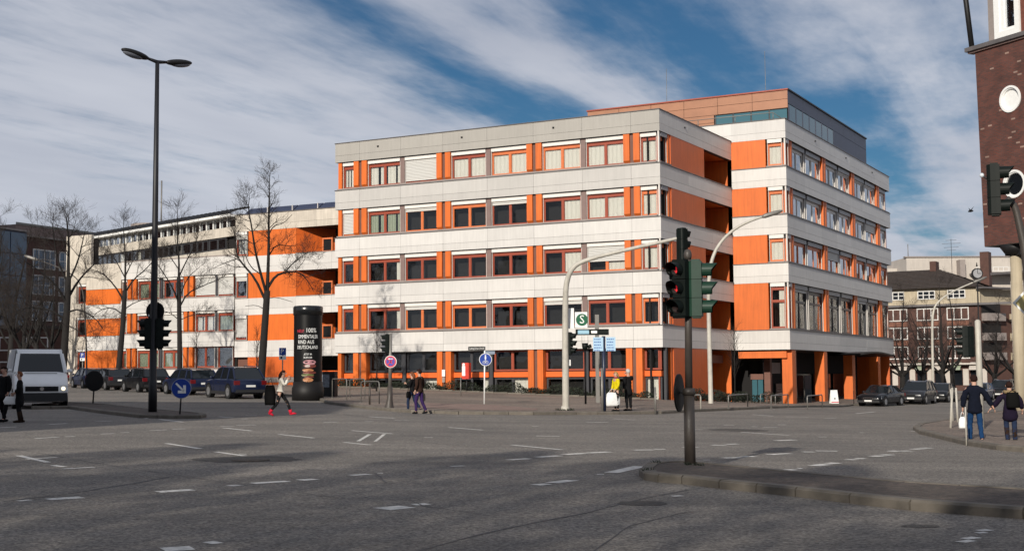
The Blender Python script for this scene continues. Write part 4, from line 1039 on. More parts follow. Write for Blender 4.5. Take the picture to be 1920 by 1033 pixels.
# ------------------------------------------------------------------ vehicles
def paint(name, col, rough=.28):
    m = mat(name, col, rough, var=.06, vscale=1.5, spec=.35, coat=.25); m.node_tree.nodes['Principled BSDF'].inputs['Coat Roughness'].default_value = .06; return m
M['p_black'] = paint('car_black', (.004, .0045, .006)); M['p_blue'] = paint('car_dark_blue', (.006, .011, .034)); M['p_grey'] = paint('car_dark_grey', (.016, .017, .021))
M['p_teal'] = paint('car_teal', (.008, .075, .095)); M['p_maroon'] = paint('car_dark_maroon', (.040, .010, .012)); M['p_silver'] = paint('car_blue_grey', (.07, .09, .14)); M['p_white'] = paint('van_white', (.80, .80, .79), .35)
M['cglass'] = mat('car_glass', (.008, .011, .014), .05, spec=.55)
M['bumper'] = mat('bumper_plastic', (.016, .016, .017), .6)
def car_mesh(kind, pm):
    """returns list of (name, mesh, sub-list) in car coordinates: x forward, y left, z up"""
    L, W, H = dict(hatch=(4.1, 1.74, 1.47), estate=(4.5, 1.78, 1.48), suv=(4.55, 1.86, 1.70), sedan=(4.75, 1.84, 1.43), van=(5.0, 1.95, 2.45))[kind]
    hw = W / 2; parts = []
    # profile of the lower body: x (0 front .. 1 back), top height, bottom height, half width factor
    if kind == 'van': prof = [(0, .95, .38, .88), (.012, 1.02, .32, .95), (.04, 1.14, .28, .98), (.15, 1.48, .25, 1), (.22, 1.52, .25, 1), (.98, 1.50, .28, 1), (1, 1.46, .35, .98)]
    elif kind == 'suv': prof = [(0, .72, .40, .80), (.02, .84, .32, .92), (.07, .95, .28, .98), (.24, 1.04, .26, 1), (.34, 1.06, .26, 1), (.75, 1.08, .26, 1), (.95, 1.06, .30, .98), (.985, 1.00, .34, .95), (1, .92, .42, .90)]
    elif kind == 'sedan': prof = [(0, .60, .34, .76), (.02, .70, .26, .90), (.07, .80, .22, .97), (.26, .92, .20, 1), (.36, .94, .20, 1), (.75, .97, .20, 1), (.93, .95, .24, .98), (.985, .90, .30, .94), (1, .78, .38, .88)]
    else: prof = [(0, .62, .34, .78), (.02, .74, .26, .91), (.07, .84, .22, .97), (.24, .95, .20, 1), (.34, .96, .20, 1), (.75, .99, .20, 1), (.96, .97, .26, .98), (.99, .92, .32, .95), (1, .80, .40, .90)]
    m = MB(); m.sm = True; ns = 12
    def sec(x, zt, zb, f):
        w_ = hw * f; zm = zb + (zt - zb) * .55
        half = [(w_ * .80, zb), (w_ * .97, zb + .08), (w_, zm), (w_ * .985, zt - .10), (w_ * .93, zt - .02), (w_ * .6, zt + .02)]
        pts = [(x, y, z) for y, z in half] + [(x, -y, z) for y, z in reversed(half)]; return pts
    o = 0
    for (fx, zt, zb, f) in prof: m.v += sec(L * (.5 - fx), zt, zb, f)
    for i in range(len(prof) - 1):
        for k in range(ns): m.face([i * ns + k, i * ns + (k + 1) % ns, (i + 1) * ns + (k + 1) % ns, (i + 1) * ns + k])
    m.face(list(reversed(range(ns)))); m.face([(len(prof) - 1) * ns + k for k in range(ns)])
    body = m
    # greenhouse
    if kind == 'van': gh = [(.155, 1.47, .92), (.25, 2.24, .80), (.31, 2.42, .80), (.95, 2.42, .86), (.995, 1.48, .97)]
    elif kind == 'suv': gh = [(.27, 1.03, .93), (.40, 1.60, .76), (.50, 1.68, .76), (.84, 1.64, .76), (.965, 1.05, .90)]
    elif kind == 'sedan': gh = [(.29, .90, .92), (.44, 1.38, .74), (.54, 1.43, .74), (.72, 1.37, .73), (.89, .95, .88)]
    elif kind == 'estate': gh = [(.26, .94, .92), (.39, 1.40, .76), (.50, 1.48, .76), (.90, 1.43, .76), (.985, .97, .90)]
    else: gh = [(.25, .93, .92), (.39, 1.40, .76), (.50, 1.47, .76), (.84, 1.40, .76), (.97, .97, .90)]
    (xa, za, wa), (xb, zb_, wb), (xc, zc_, wc), (xd, zd_, wd), (xe, ze_, we) = gh
    X = lambda f: L * (.5 - f); belt = za
    g = MB()
    def P_(fx, z, wf): return (X(fx), hw * wf, z), (X(fx), -hw * wf, z)
    a, b, c, d, e = [P_(*q) for q in gh]
    zb2 = za - .02; bb = P_(xb, zb2 + .02, wa * .99); cc2 = P_(xc, zb2 + .02, wa * .99); dd2 = P_(xd, ze_, wa * .99)
    g.add([a[0], a[1], b[1], b[0]], [(0, 1, 2, 3)]); g.add([e[1], e[0], d[0], d[1]], [(0, 1, 2, 3)])
    for s_, k in ((1, 0), (-1, 1)):
        f_ = [(a[k], b[k], bb[k]), (bb[k], b[k], c[k], cc2[k]), (cc2[k], c[k], d[k], dd2[k]), (dd2[k], d[k], e[k])]
        for q_ in f_: g.add(list(q_), [tuple(range(len(q_))) if k else tuple(reversed(range(len(q_))))])
    r = MB(); r.sm = True
    t_ = .02
    rr = [(b, .0), (c, .03), (d, .02)]
    for (p0, up0), (p1, up1) in zip(rr[:-1], rr[1:]):
        r.add([Vector(p0[0]) + Vector((0, .01, -.05)), Vector(p0[0]) * 1 + Vector((0, -.06, .02)), Vector(p0[1]) + Vector((0, .06, .02)), Vector(p0[1]) + Vector((0, -.01, -.05)),
               Vector(p1[0]) + Vector((0, .01, -.05)), Vector(p1[0]) + Vector((0, -.06, .02)), Vector(p1[1]) + Vector((0, .06, .02)), Vector(p1[1]) + Vector((0, -.01, -.05))], [(0, 1, 5, 4), (1, 2, 6, 5), (2, 3, 7, 6)])
    def bar(p, q, w_=.035): r.tube([p, q], w_, 5, sm=False)
    for k in (0, 1):
        bar(a[k], b[k], .075 if kind == 'van' else .035); bar(d[k], e[k], .05); bar(b[k], c[k], .03); bar(c[k], d[k], .03)
        mid = Vector(c[k]).lerp(Vector(d[k]), .15); midb = Vector(cc2[k]).lerp(Vector(dd2[k]), .12); bar(mid, midb, .035)
        if kind in ('estate', 'suv', 'hatch'): bar(Vector(c[k]).lerp(Vector(d[k]), .72), Vector(cc2[k]).lerp(Vector(dd2[k]), .75), .06)
    if kind == 'van':   # panel sides
        for k, s_ in ((0, 1), (1, -1)):
            y = hw * s_; p1_, p2_ = (X(.36), hw * .97 * s_, 1.34), (X(.985), hw * .97 * s_, 1.34); p3_, p4_ = (X(.95), hw * .87 * s_, 2.42), (X(.33), hw * .87 * s_, 2.40)
            r.add([p1_, p2_, p3_, p4_], [(0, 1, 2, 3) if k else (3, 2, 1, 0)])
        r.add([Vector(b[0]) + Vector((.06, .02, -.14)), Vector(b[1]) + Vector((.06, -.02, -.14)), Vector(b[1]) + Vector((-.1, 0, .03)), Vector(b[0]) + Vector((-.1, 0, .03))], [(0, 1, 2, 3)])
    body_m = body.mesh('body', M[pm]); body_m.set_sharp_from_angle(angle=R(50))
    sub = [('window_glass', g.mesh('window_glass', M['cglass'])), ('roof', r.mesh('roof', M[pm]))]
    bw_ = MB(); f0, f1 = prof[1], prof[-2]
    bw_.box(L / 2 - .10, L / 2 + .015, -hw * .86, hw * .86, prof[0][2] - .06, prof[0][2] + .09); bw_.box(-L / 2 - .015, -L / 2 + .10, -hw * .88, hw * .88, prof[-1][2] - .06, prof[-1][2] + .08)
    if kind == 'van': bw_.box(L / 2 - .12, L / 2 + .05, -hw * .93, hw * .93, .32, .66)
    if kind in ('suv',): bw_.box(-L * .38, L * .38, -hw * 1.005, hw * 1.005, .24, .40)
    sub.append(('bumper', bw_.mesh('bumper', M['bumper'])))
    zg = prof[0][2] + .12; gr = MB()
    if kind == 'van': gr.box(L / 2 - .03, L / 2 + .02, -hw * .60, hw * .60, .72, .92); gr.box(L / 2 - .70, L / 2 - .64, -hw * .60, hw * .60, 1.42, 1.455)
    else: gr.box(L / 2 - .04, L / 2 + .012, -.33, .33, zg - .08, prof[0][1] + .0)
    sub.append(('grille', gr.mesh('grille', M['black'])))
    for y in (-1, 1):
        h_ = MB()
        if kind == 'van': h_.box(L / 2 - .07, L / 2 + .01, y * hw * .66 - .0 if y > 0 else -hw * .93, hw * .93 if y > 0 else -hw * .66, .70, .96)
        else:
            x0 = L / 2 - .02; z0 = prof[1][1] - .20; z1 = prof[1][1] - .04; ya, yb = sorted((y * hw * .50, y * hw * .86))
            h_.add([(x0 - .0, ya if y > 0 else yb, z0), (x0 - .22, y * hw * .955, z0 + .03), (x0 - .28, y * hw * .945, z1 + .05), (x0 - .04, y * hw * .50, z1),
                    (x0 - .1, y * hw * .5, z0), (x0 - .35, y * hw * .93, z0), (x0 - .35, y * hw * .92, z1), (x0 - .15, y * hw * .5, z1)], [(0, 1, 2, 3) if y > 0 else (3, 2, 1, 0), (3, 2, 6, 7), (0, 4, 5, 1)])
        sub.append(('headlight', h_.mesh('headlight', M['hl'])))
        t2 = MB(); zt = prof[-2][1]
        t2.box(-L / 2 - .008, -L / 2 + .16, min(y * hw * .66, y * hw * .965), max(y * hw * .66, y * hw * .965), zt - .24, zt - .02); sub.append(('tail_light', t2.mesh('tail_light', M['tl'])))
        mi = MB(); xm = X(xa + .06); mi.ell((xm, y * (hw + .09), belt + .08), (.06, .11, .075), 8, 6); mi.tube([(xm, y * (hw * .93), belt + .02), (xm, y * (hw + .05), belt + .05)], .02, 5); sub.append(('mirror', mi.mesh('mirror', M[pm])))
    pl = MB(); pl.box(L / 2 + .016, L / 2 + .03, -.26, .26, prof[0][2] + .0, prof[0][2] + .11); sub.append(('number_plate', pl.mesh('number_plate', M['plate'])))
    pl = MB(); pl.box(-L / 2 - .03, -L / 2 - .016, -.26, .26, prof[-1][2] + .22, prof[-1][2] + .33); sub.append(('number_plate', pl.mesh('number_plate', M['plate'])))
    if kind in ('sedan',):
        cg = MB()
        cg.box(L / 2 + .0, L / 2 + .02, -.36, -.33, zg - .12, prof[0][1]); cg.box(L / 2, L / 2 + .02, .33, .36, zg - .12, prof[0][1]); cg.box(L / 2, L / 2 + .02, -.33, .33, prof[0][1] - .02, prof[0][1] + .02); cg.box(L / 2, L / 2 + .02, -.33, .33, zg - .14, zg - .11)
        sub.append(('grille_surround', cg.mesh('grille_surround', M['chrome'])))
    if kind in ('suv', 'estate'):
        rr_ = MB()
        for y in (-1, 1): rr_.tube([(X(.42), y * hw * .70, zb_ + .06), (X(.46), y * hw * .70, zc_ + .07), (X(.82), y * hw * .70, zd_ + .08), (X(.87), y * hw * .70, zd_ + .0)], .022, 6)
        sub.append(('roof_rail', rr_.mesh('roof_rail', M['chrome'] if kind == 'suv' else M['dark'])))
    # door seams and handles, dark arches
    sm_ = MB()
    for y in (-1, 1):
        for fx in (.345, .555, .76): sm_.box(X(fx) - .006, X(fx) + .006, min(y * hw * .99, y * (hw + .002)), max(y * hw * .99, y * (hw + .002)), prof[4][2] + .12, belt - .1)
        for fx in (.50, .71): sm_.box(X(fx) - .08, X(fx) + .08, min(y * hw * .98, y * (hw + .02)), max(y * hw * .98, y * (hw + .02)), belt - .17, belt - .14)
    sub.append(('door_handle', sm_.mesh('door_handle', M['bumper'])))
    wr = .33 if kind in ('hatch', 'estate', 'sedan') else .37; fa, ra = .185, .80
    wheels = []
    for fx in (fa, ra):
        for y in (-1, 1):
            ar = MB(); ar.tube([(X(fx), y * (hw - .25), wr + .03), (X(fx), y * (hw + .004), wr + .03)], wr + .065, 20, sm=False); sub.append(('wheel_arch', ar.mesh('wheel_arch', M['black'])))
            ty = MB(); ty.tube([(0, -.11, 0), (0, -.10, 0), (0, .10, 0), (0, .11, 0)], [wr - .04, wr, wr, wr - .04], 20)
            ri = MB(); ri.tube([(0, -.118, 0), (0, .118, 0)], wr * .62, 10, sm=False)
            for q_ in range(5):
                an = 2 * math.pi * q_ / 5; Mx = Matrix.Rotation(an, 4, 'Y'); ri.box(-.03, .03, -.125, .125, 0, wr * .62, Mx)
            wheels.append((ty.mesh('wheel', M['rubber']), ri.mesh('rim', M['rim']), (X(fx), y * (hw - .10), wr)))
    return body_m, sub, wheels
_cars = {}
def car(name, kind, pm, label, cat, px_, py_, heading, group=None, pos=None, dz=0.0):
    if (kind, pm) not in _cars: _cars[(kind, pm)] = car_mesh(kind, pm)
    bm_, sub, wh = _cars[(kind, pm)]
    p = PG(px_, py_) if pos is None else Vector((pos[0], pos[1], G(*pos)))
    t = thing(name, label, cat, (p.x, p.y, p.z + dz), heading, group)
    # lay the car on the sloping road
    hx, hy = math.cos(heading), math.sin(heading)
    sl = (G(p.x + hx, p.y + hy) - G(p.x - hx, p.y - hy)) / 2; cr = (G(p.x - hy, p.y + hx) - G(p.x + hy, p.y - hx)) / 2
    t.rotation_euler = (math.atan(cr), -math.atan(sl), heading)
    b = obj('body', bm_, t)
    for nm, me in sub: obj(nm, me, t)
    for ty, ri, l in wh: w_ = obj('wheel', ty, t, l); obj('rim', ri, w_)
    return t
H1 = math.atan2(.83, -.555)     # parked nose uphill, away from the viewer
def rowpos(t_): return (-15.0 - .555 * t_, 72.6 + .83 * t_)
GP = 'dark cars parked along the kerb left of the advertising column'
car('parked_car', 'suv', 'p_blue', 'dark blue sport utility car with chrome roof rails, parked nearest the advertising column', 'car', 0, 0, H1, GP, (-15.2, 72.9))
car('parked_car', 'estate', 'p_blue', 'low dark blue hatchback parked directly ahead of the big sport utility car', 'car', 0, 0, H1 + .05, GP, (-19.1, 78.9))
car('parked_car', 'estate', 'p_black', 'black estate car with roof rails parked behind the tall lamp post', 'car', 0, 0, H1, GP, (-23.4, 84.9))
car('parked_car', 'hatch', 'p_grey', 'dark grey hatchback parked third from the far end, left of the lamp post', 'car', 0, 0, H1, GP, (-27.6, 92.0))
car('parked_car', 'hatch', 'p_blue', 'dark hatchback with red tail lamps parked above the round dark sign', 'car', 0, 0, H1, GP, (-31.4, 99.0))
car('parked_car', 'hatch', 'p_maroon', 'dark maroon car at the far end of the parked row beside the white van', 'car', 0, 0, H1, GP, (-36.5, 105.6))
H2 = math.atan2(-.86, -.5)
GQ = 'dark cars parked along the side street right of the office building'
car('parked_car', 'sedan', 'p_black', 'black saloon with chrome framed grille and number plate at the building corner', 'car', 0, 0, H2 - .12, GQ, (25.9, 94.0))
car('parked_car', 'suv', 'p_grey', 'dark grey people carrier with bright headlamp parked behind the black saloon', 'car', 0, 0, H2, GQ, (30.1, 99.3))
car('parked_car', 'hatch', 'p_black', 'black hatchback third from the corner in the right hand parked row', 'car', 0, 0, H2, GQ, (33.7, 105.2))
car('parked_car', 'hatch', 'p_silver', 'blue grey hatchback fourth in the right hand parked row, half hidden by wooden posts', 'car', 0, 0, H2, GQ, (39.3, 112.5))
car('parked_car', 'suv', 'p_black', 'dark car parked far back left of the walking couple', 'car', 0, 0, H2, GQ, (44.0, 120))
car('parked_car', 'hatch', 'p_teal', 'teal blue car facing the viewer between the walking couple', 'car', 0, 0, R(-100), None, (45.6, 124.5))
vn = car('delivery_van', 'van', 'p_white', 'white delivery van with black grille and one lit headlamp in the shaded lane', 'van', 60, 766, R(-66), None, (-20.9, 58.6))
vn.scale = (1.1, 1.13, 1.03)
vl = MB(); vl.tube([(2.50, .76, .83), (2.535, .76, .83)], .075, 14); vl.build('headlight_bulb', mat('lit_headlamp', (.9, .85, .7), .3, emit=((1.0, .86, .62), 1.6)), vn)
lg_ = MB(); lg_.tube([(2.515, 0, .82), (2.54, 0, .82)], .075, 16); lg_.build('badge', M['chrome'], vn)
wpm = MB()
for y in (-.35, .3): wpm.tube([(1.75, y, 1.33), (1.5, y + .45, 1.62)], .012, 4)
wpm.build('wiper', M['black'], vn)

from mathutils import noise as mnoise
# ------------------------------------------------------------------ people
def smooth_skin(name, verts, edges, radii, mats, parent, sub=1, root=0, folds=0.0):
    me = bpy.data.meshes.new(name); me.from_pydata([Vector(v) for v in verts], edges, [])
    o = bpy.data.objects.new(name, me); COL.objects.link(o)
    md = o.modifiers.new('skin', 'SKIN'); md.use_smooth_shade = True; md.branch_smoothing = .6
    for i, r in enumerate(radii):
        sv = me.skin_vertices[0].data[i]; sv.radius = r if isinstance(r, tuple) else (r, r); sv.use_root = (i == root)
    s_ = o.modifiers.new('sub', 'SUBSURF'); s_.levels = sub; s_.render_levels = sub
    dg = bpy.context.evaluated_depsgraph_get(); ev = o.evaluated_get(dg); nm = bpy.data.meshes.new_from_object(ev)
    bpy.data.objects.remove(o); nm.materials.clear()
    if folds:
        off = Vector((len(bpy.data.meshes) * 3.7, 0, 0))
        for v in nm.vertices:
            q = v.co * 9.0; q.z *= 1.6
            v.co += v.normal * (mnoise.noise(q + off) * folds + mnoise.noise(q * 2.3 + off) * folds * .5)
    nm.materials.append(mats); nm.polygons.foreach_set('use_smooth', [True] * len(nm.polygons))
    return obj(name, nm, parent)
def person(label, x, y, heading, height, P_, cl, group=None, foot=None):
    """P_: joint overrides for a 1.75 m figure facing +y (x right); cl: clothing"""
    k = height / 1.75
    z = G(x, y) + (PV if foot is None else foot)
    t = thing('person', label, 'person', (x, y, z), heading, group); t.scale = (k, k, k)
    J = dict(pel=(0, 0, .95), wa=(0, .0, 1.08), ch=(0, .01, 1.30), nk=(0, .0, 1.46), hd0=(0, .02, 1.55), hd=(0, .03, 1.64), top=(0, .02, 1.70),
             shl=(-.19, 0, 1.41), ell=(-.24, -.02, 1.14), wrl=(-.24, .06, .90), shr=(.19, 0, 1.41), elr=(.24, -.02, 1.14), wrr=(.24, .06, .90),
             hil=(-.10, 0, .90), knl=(-.11, .02, .50), anl=(-.11, -.02, .09), hir=(.10, 0, .90), knr=(.11, .02, .50), anr=(.11, -.02, .09), tol=(-.12, .14, .04), tor=(.12, .14, .04))
    J.update(P_); J = {a: Vector(b) for a, b in J.items()}
    names = ['pel', 'wa', 'ch', 'nk', 'hd0', 'hd', 'top', 'shl', 'ell', 'wrl', 'shr', 'elr', 'wrr', 'hil', 'knl', 'anl', 'hir', 'knr', 'anr', 'tol', 'tor']
    rad = dict(pel=(.14, .10), wa=(.125, .09), ch=(.15, .10), nk=.055, hd0=(.070, .078), hd=(.082, .10), top=.055, shl=.06, shr=.06, ell=.04, elr=.04, wrl=.027, wrr=.027, hil=.085, hir=.085, knl=.056, knr=.056, anl=.030, anr=.030, tol=.014, tor=.014)
    ix = {n_: i for i, n_ in enumerate(names)}
    ed = [('pel', 'wa'), ('wa', 'ch'), ('ch', 'nk'), ('nk', 'hd0'), ('hd0', 'hd'), ('hd', 'top'), ('ch', 'shl'), ('shl', 'ell'), ('ell', 'wrl'), ('ch', 'shr'), ('shr', 'elr'), ('elr', 'wrr'),
          ('pel', 'hil'), ('hil', 'knl'), ('knl', 'anl'), ('pel', 'hir'), ('hir', 'knr'), ('knr', 'anr'), ('anl', 'tol'), ('anr', 'tor')]
    vs = [J[n_] for n_ in names]; es = [(ix[a], ix[b]) for a, b in ed]; rs = [rad[n_] for n_ in names]
    # hands: palm and five bent fingers each, grown from the wrist
    for s_, el, wr in (('l', 'ell', 'wrl'), ('r', 'elr', 'wrr')):
        d = (J[wr] - J[el]).normalized(); side = d.orthogonal().normalized(); side = Vector((0, 1, 0)) - d * d.y if abs(d.y) < .9 else side; side.normalize(); nn = d.cross(side)
        palm = J[wr] + d * .07; vs.append(palm); rs.append((.034, .02)); pi_ = len(vs) - 1; es.append((ix[wr], pi_))
    body = smooth_skin('body', vs, es, rs, M['skin'], t)
    hm = MB()
    for s_, el, wr in (('l', 'ell', 'wrl'), ('r', 'elr', 'wrr')):
        d = (J[wr] - J[el]).normalized(); side = Vector((0, 1, 0)) - d * d.y if abs(d.y) < .9 else d.orthogonal(); side.normalize(); nn = d.cross(side); palm = J[wr] + d * .07
        inn = nn if (nn.x > 0) == (s_ == 'l') else -nn
        for q_, ln in ((-.03, .060), (-.011, .075), (.009, .08), (.029, .068)):
            b0 = palm + side * q_ + d * .012; b1 = b0 + d * ln * .5 + inn * .006; b2 = b1 + d * ln * .4 + inn * .022
            hm.tube([b0, b1, b2], [.0095, .009, .007], 6)
        b0 = palm - d * .03 + side * .03; b1 = b0 + side * .03 + d * .025; b2 = b1 + d * .03 + inn * .01; hm.tube([b0, b1, b2], [.011, .010, .008], 6)
    hc_ = J['hd']; up = (J['top'] - J['nk']).normalized(); fw = Vector(cl.get('face', (0, 1, 0))).normalized(); rt = fw.cross(up).normalized()
    hm.tube([hc_ + fw * .095 + up * .02, hc_ + fw * .118 - up * .022, hc_ + fw * .098 - up * .034], [.010, .017, .010], 6)     # nose
    for s_ in (-1, 1):
        hm.ell(hc_ + rt * s_ * .088 - up * .01 + fw * .0, (.012, .022, .034), 8, 6)   # ear
    fo = hm.mesh('hands', M['skin'])
    # join hands, nose and ears to the body so that it is one figure
    bm = bmesh.new(); bm.from_mesh(body.data); bm.from_mesh(fo); me = bpy.data.meshes.new('body'); bm.to_mesh(me); bm.free(); me.materials.append(M['skin']); body.data = me
    em = MB()
    for s_ in (-1, 1): em.ell(hc_ + rt * s_ * .034 + fw * .091 + up * .018, (.013, .010, .008), 8, 5)
    em.build('eye', M['black'], body)
    MB().tube([hc_ + rt * -.022 + fw * .090 - up * .058, hc_ + fw * .098 - up * .060, hc_ + rt * .022 + fw * .090 - up * .058], .006, 5).build('mouth', M['signred'], body)
    # trousers
    tn = ['pel', 'hil', 'knl', 'anl', 'hir', 'knr', 'anr']; tr = [(.15, .115), .10, .072, .056, .10, .072, .056]
    if cl.get('slim'): tr = [(.145, .11), .092, .060, .046, .092, .060, .046]
    te = [(0, 1), (1, 2), (2, 3), (0, 4), (4, 5), (5, 6)]; wv = J['wa'].lerp(J['pel'], .4)
    smooth_skin('trousers', [J[n_] for n_ in tn] + [wv], te + [(0, 7)], tr + [(.15, .11)], cl['trousers'], t, sub=2, folds=.012)
    # jacket
    jn = ['wa', 'ch', 'shl', 'ell', 'wrl', 'shr', 'elr', 'wrr']; bl = cl.get('bulk', 1.0)
    jr = [(.155 * bl, .12 * bl), (.175 * bl, .13 * bl), .085 * bl, .066 * bl, .048 * bl, .085 * bl, .066 * bl, .048 * bl]
    hem = cl.get('hem', .86); hv = Vector((J['pel'].x, J['pel'].y, hem)); cv = J['ch'].lerp(J['nk'], .55)
    jv = [J[n_] for n_ in jn] + [hv, cv]
    jv[4] = J['ell'].lerp(J['wrl'], .9); jv[7] = J['elr'].lerp(J['wrr'], .9)
    smooth_skin('jacket', jv, [(0, 1), (1, 2), (2, 3), (3, 4), (1, 5), (5, 6), (6, 7), (0, 8), (1, 9)], jr + [(.20 * bl, .16 * bl), (.085, .075)], cl['jacket'], t, sub=2, folds=.020)
    # shoes
    for a_, t_2 in (('anl', 'tol'), ('anr', 'tor')):
        dd_ = (J[t_2] - J[a_]); heel = J[a_] - Vector((dd_.x, dd_.y, 0)) * .35 + Vector((0, 0, -.045)); bh = cl.get('boot', .0)
        sh = MB(); sh.tube([heel, J[a_] + Vector((0, 0, -.045)), J[a_].lerp(J[t_2], .65) + Vector((0, 0, -.01)), J[t_2] + dd_ * .25], [.032, .048, .044, .026], 10)
        if bh:
            kn_ = J['kn' + a_[2]]; sh.tube([J[a_] + Vector((0, 0, -.04)), J[a_].lerp(kn_, bh)], [.055, .070], 10)
        sh.build('shoe', cl['shoes'], t)
    # hair / hat
    if cl.get('hair') is not None:
        hr = MB(); q_ = hc_ - fw * .018 + up * .012; Mx = Matrix((rt, fw, up)).transposed().to_4x4()
        hr.ell(q_, (.095, .108, .105), 14, 9, Mx)
        o_ = len(hr.v); ln = cl.get('hairlen', 0)
        if ln: hr.tube([q_ - fw * .03, q_ - fw * .075 - up * .10, q_ - fw * .085 - up * (.10 + ln * .6), q_ - fw * .07 - up * (.1 + ln)], [.085, .085, .065, .03], 10)
        # cut the face free
        bm = bmesh.new(); me = hr.mesh('hair', cl['hair']); bm.from_mesh(me)
        bmesh.ops.bisect_plane(bm, geom=bm.verts[:] + bm.edges[:] + bm.faces[:], plane_co=hc_ + fw * .035 + up * .03, plane_no=(fw - up * .75).normalized(), clear_outer=True)
        bm.to_mesh(me); bm.free(); obj('hair', me, t)
    if cl.get('scarf') is not None: MB().tube([J['nk'] + Vector((.07 * math.cos(a / 8 * 2 * math.pi), .075 * math.sin(a / 8 * 2 * math.pi), .02 + .015 * math.sin(a))) for a in range(9)], .042, 7).build('scarf', cl['scarf'], t)
    if cl.get('fur') is not None: MB().tube([J['nk'] + Vector((.13 * math.cos(a / 10 * 2 * math.pi), -.06 + .10 * math.sin(a / 10 * 2 * math.pi), .0 + .015 * math.sin(a * 3))) for a in range(11)], .05, 7).build('fur_trim', cl['fur'], t)
    return t, J, k
def cloth(n_, c, **k): M[n_] = mat(n_, c, .95, var=.22, vscale=9, bump=.5, bscale=22, spec=.12, **k); return M[n_]
CJ = dict(navy=cloth('navy_coat', (.006, .008, .016)), blk=cloth('black_cloth', (.010, .010, .011)), denim=cloth('denim', (.010, .038, .105)), denimd=cloth('dark_denim', (.018, .028, .06)),
          purple=cloth('purple_coat', (.012, .008, .020)), white=cloth('white_jacket', (.66, .62, .54)), yellow=cloth('yellow_jacket', (.62, .50, .01)), brown=cloth('brown_jacket', (.035, .018, .013)),
          hairb=cloth('brown_hair', (.022, .010, .008)), hairl=cloth('blond_hair', (.38, .22, .08)), hairw=cloth('grey_hair', (.45, .42, .40)), red=cloth('red_boots', (.55, .02, .045)), fur=cloth('fur', (.22, .16, .09)),
          brnboot=cloth('brown_boots', (.025, .014, .009)), plum=cloth('plum_trousers', (.035, .018, .075)), hairr=cloth('auburn_hair', (.16, .06, .03)), scarf=cloth('patterned_scarf', (.30, .06, .08)))
def bag(name, label, x, y, z, w_, h_, d_, m, rz=0, taper=.8, handle=.2, cat='bag', group=None):
    t = thing(name, label, cat, (x, y, z), rz, group)
    mb = MB(); mb.sm = True; n_ = 10; rows_ = [(0, .92), (.12, 1.0), (.45, 1.06), (.8, .9), (1.0, taper)]
    for q_, f in rows_:
        for i in range(n_):
            a = 2 * math.pi * i / n_; cx_ = math.copysign(abs(math.cos(a)) ** .6, math.cos(a)); sy_ = math.copysign(abs(math.sin(a)) ** .6, math.sin(a))
            mb.v.append((w_ / 2 * f * cx_ * random.uniform(.94, 1.04), d_ / 2 * f * sy_, h_ * q_))
    for j in range(len(rows_) - 1):
        for i in range(n_): mb.face([j * n_ + i, j * n_ + (i + 1) % n_, (j + 1) * n_ + (i + 1) % n_, (j + 1) * n_ + i])
    mb.face(list(reversed(range(n_)))); mb.build('bag_body', m, t)
    hb = MB(); hb.tube([(-w_ * .25, 0, h_ * .97), (-w_ * .12, 0, h_ + handle * .7), (0, 0, h_ + handle), (w_ * .12, 0, h_ + handle * .7), (w_ * .25, 0, h_ * .97)], .010, 5); hb.build('handle', m, t); return t
M['plastic_w'] = mat('white_plastic_bag', (.74, .74, .73), .5, .08, 8, bump=.8, bscale=18); M['leather'] = mat('black_leather', (.004, .004, .004), .8, spec=.1)
# right: couple seen from behind, walking away hand in hand
p = PG(1830, 832); hm_ = R(-12)
walkA = dict(hil=(-.10, 0, .90), knl=(-.12, .10, .50), anl=(-.12, .06, .10), tol=(-.13, .22, .04), hir=(.10, 0, .90), knr=(.12, .02, .49), anr=(.13, -.20, .13), tor=(.14, -.06, .05))
man, J, k = person('man in dark navy coat and blue jeans walking away, carrying a small white bag', p.x, p.y, hm_, 1.80,
    dict(walkA, ell=(-.27, -.02, 1.13), wrl=(-.29, .03, .88), elr=(.32, .0, 1.15), wrr=(.44, .03, .93)), dict(jacket=CJ['navy'], trousers=CJ['denim'], shoes=CJ['blk'], hair=CJ['hairb'], hem=.74, bulk=1.22), foot=0.0)
bp = man.matrix_basis @ Vector((-.30, .05, .80)); bag('carrier_bag', 'small white carrier bag in the left hand of the man in jeans', bp.x, bp.y, bp.z - .42, .20, .30, .10, M['plastic_w'], hm_, .5, .14)
hand = man.matrix_basis @ Vector((.46, .04, .86))
q = PG(1896, 833)
wo_, J, k = person('woman in long purple coat with fur hood and brown boots, hand in hand with man', q.x, q.y, R(-14), 1.63,
    dict(hil=(-.10, 0, .90), knl=(-.10, .05, .50), anl=(-.08, .0, .09), tol=(-.08, .14, .04), knr=(.10, -.02, .50), anr=(.10, -.10, .09), tor=(.11, .04, .04), ell=(-.34, .02, 1.16), wrl=(-.50, .05, .99), elr=(.30, .02, 1.14), wrr=(.33, .12, .96)),
    dict(jacket=CJ['purple'], trousers=CJ['denimd'], shoes=CJ['brnboot'], hair=CJ['hairb'], hem=.60, bulk=1.25, fur=CJ['fur'], boot=.95), foot=0.0)
hbp = wo_.matrix_basis @ Vector((0.06, -.20, 1.02)); bk_ = bag('backpack', 'black backpack on the back of the woman in the purple coat', hbp.x, hbp.y, hbp.z, .34, .40, .18, M['leather'], R(-14), .8, .05, 'backpack')
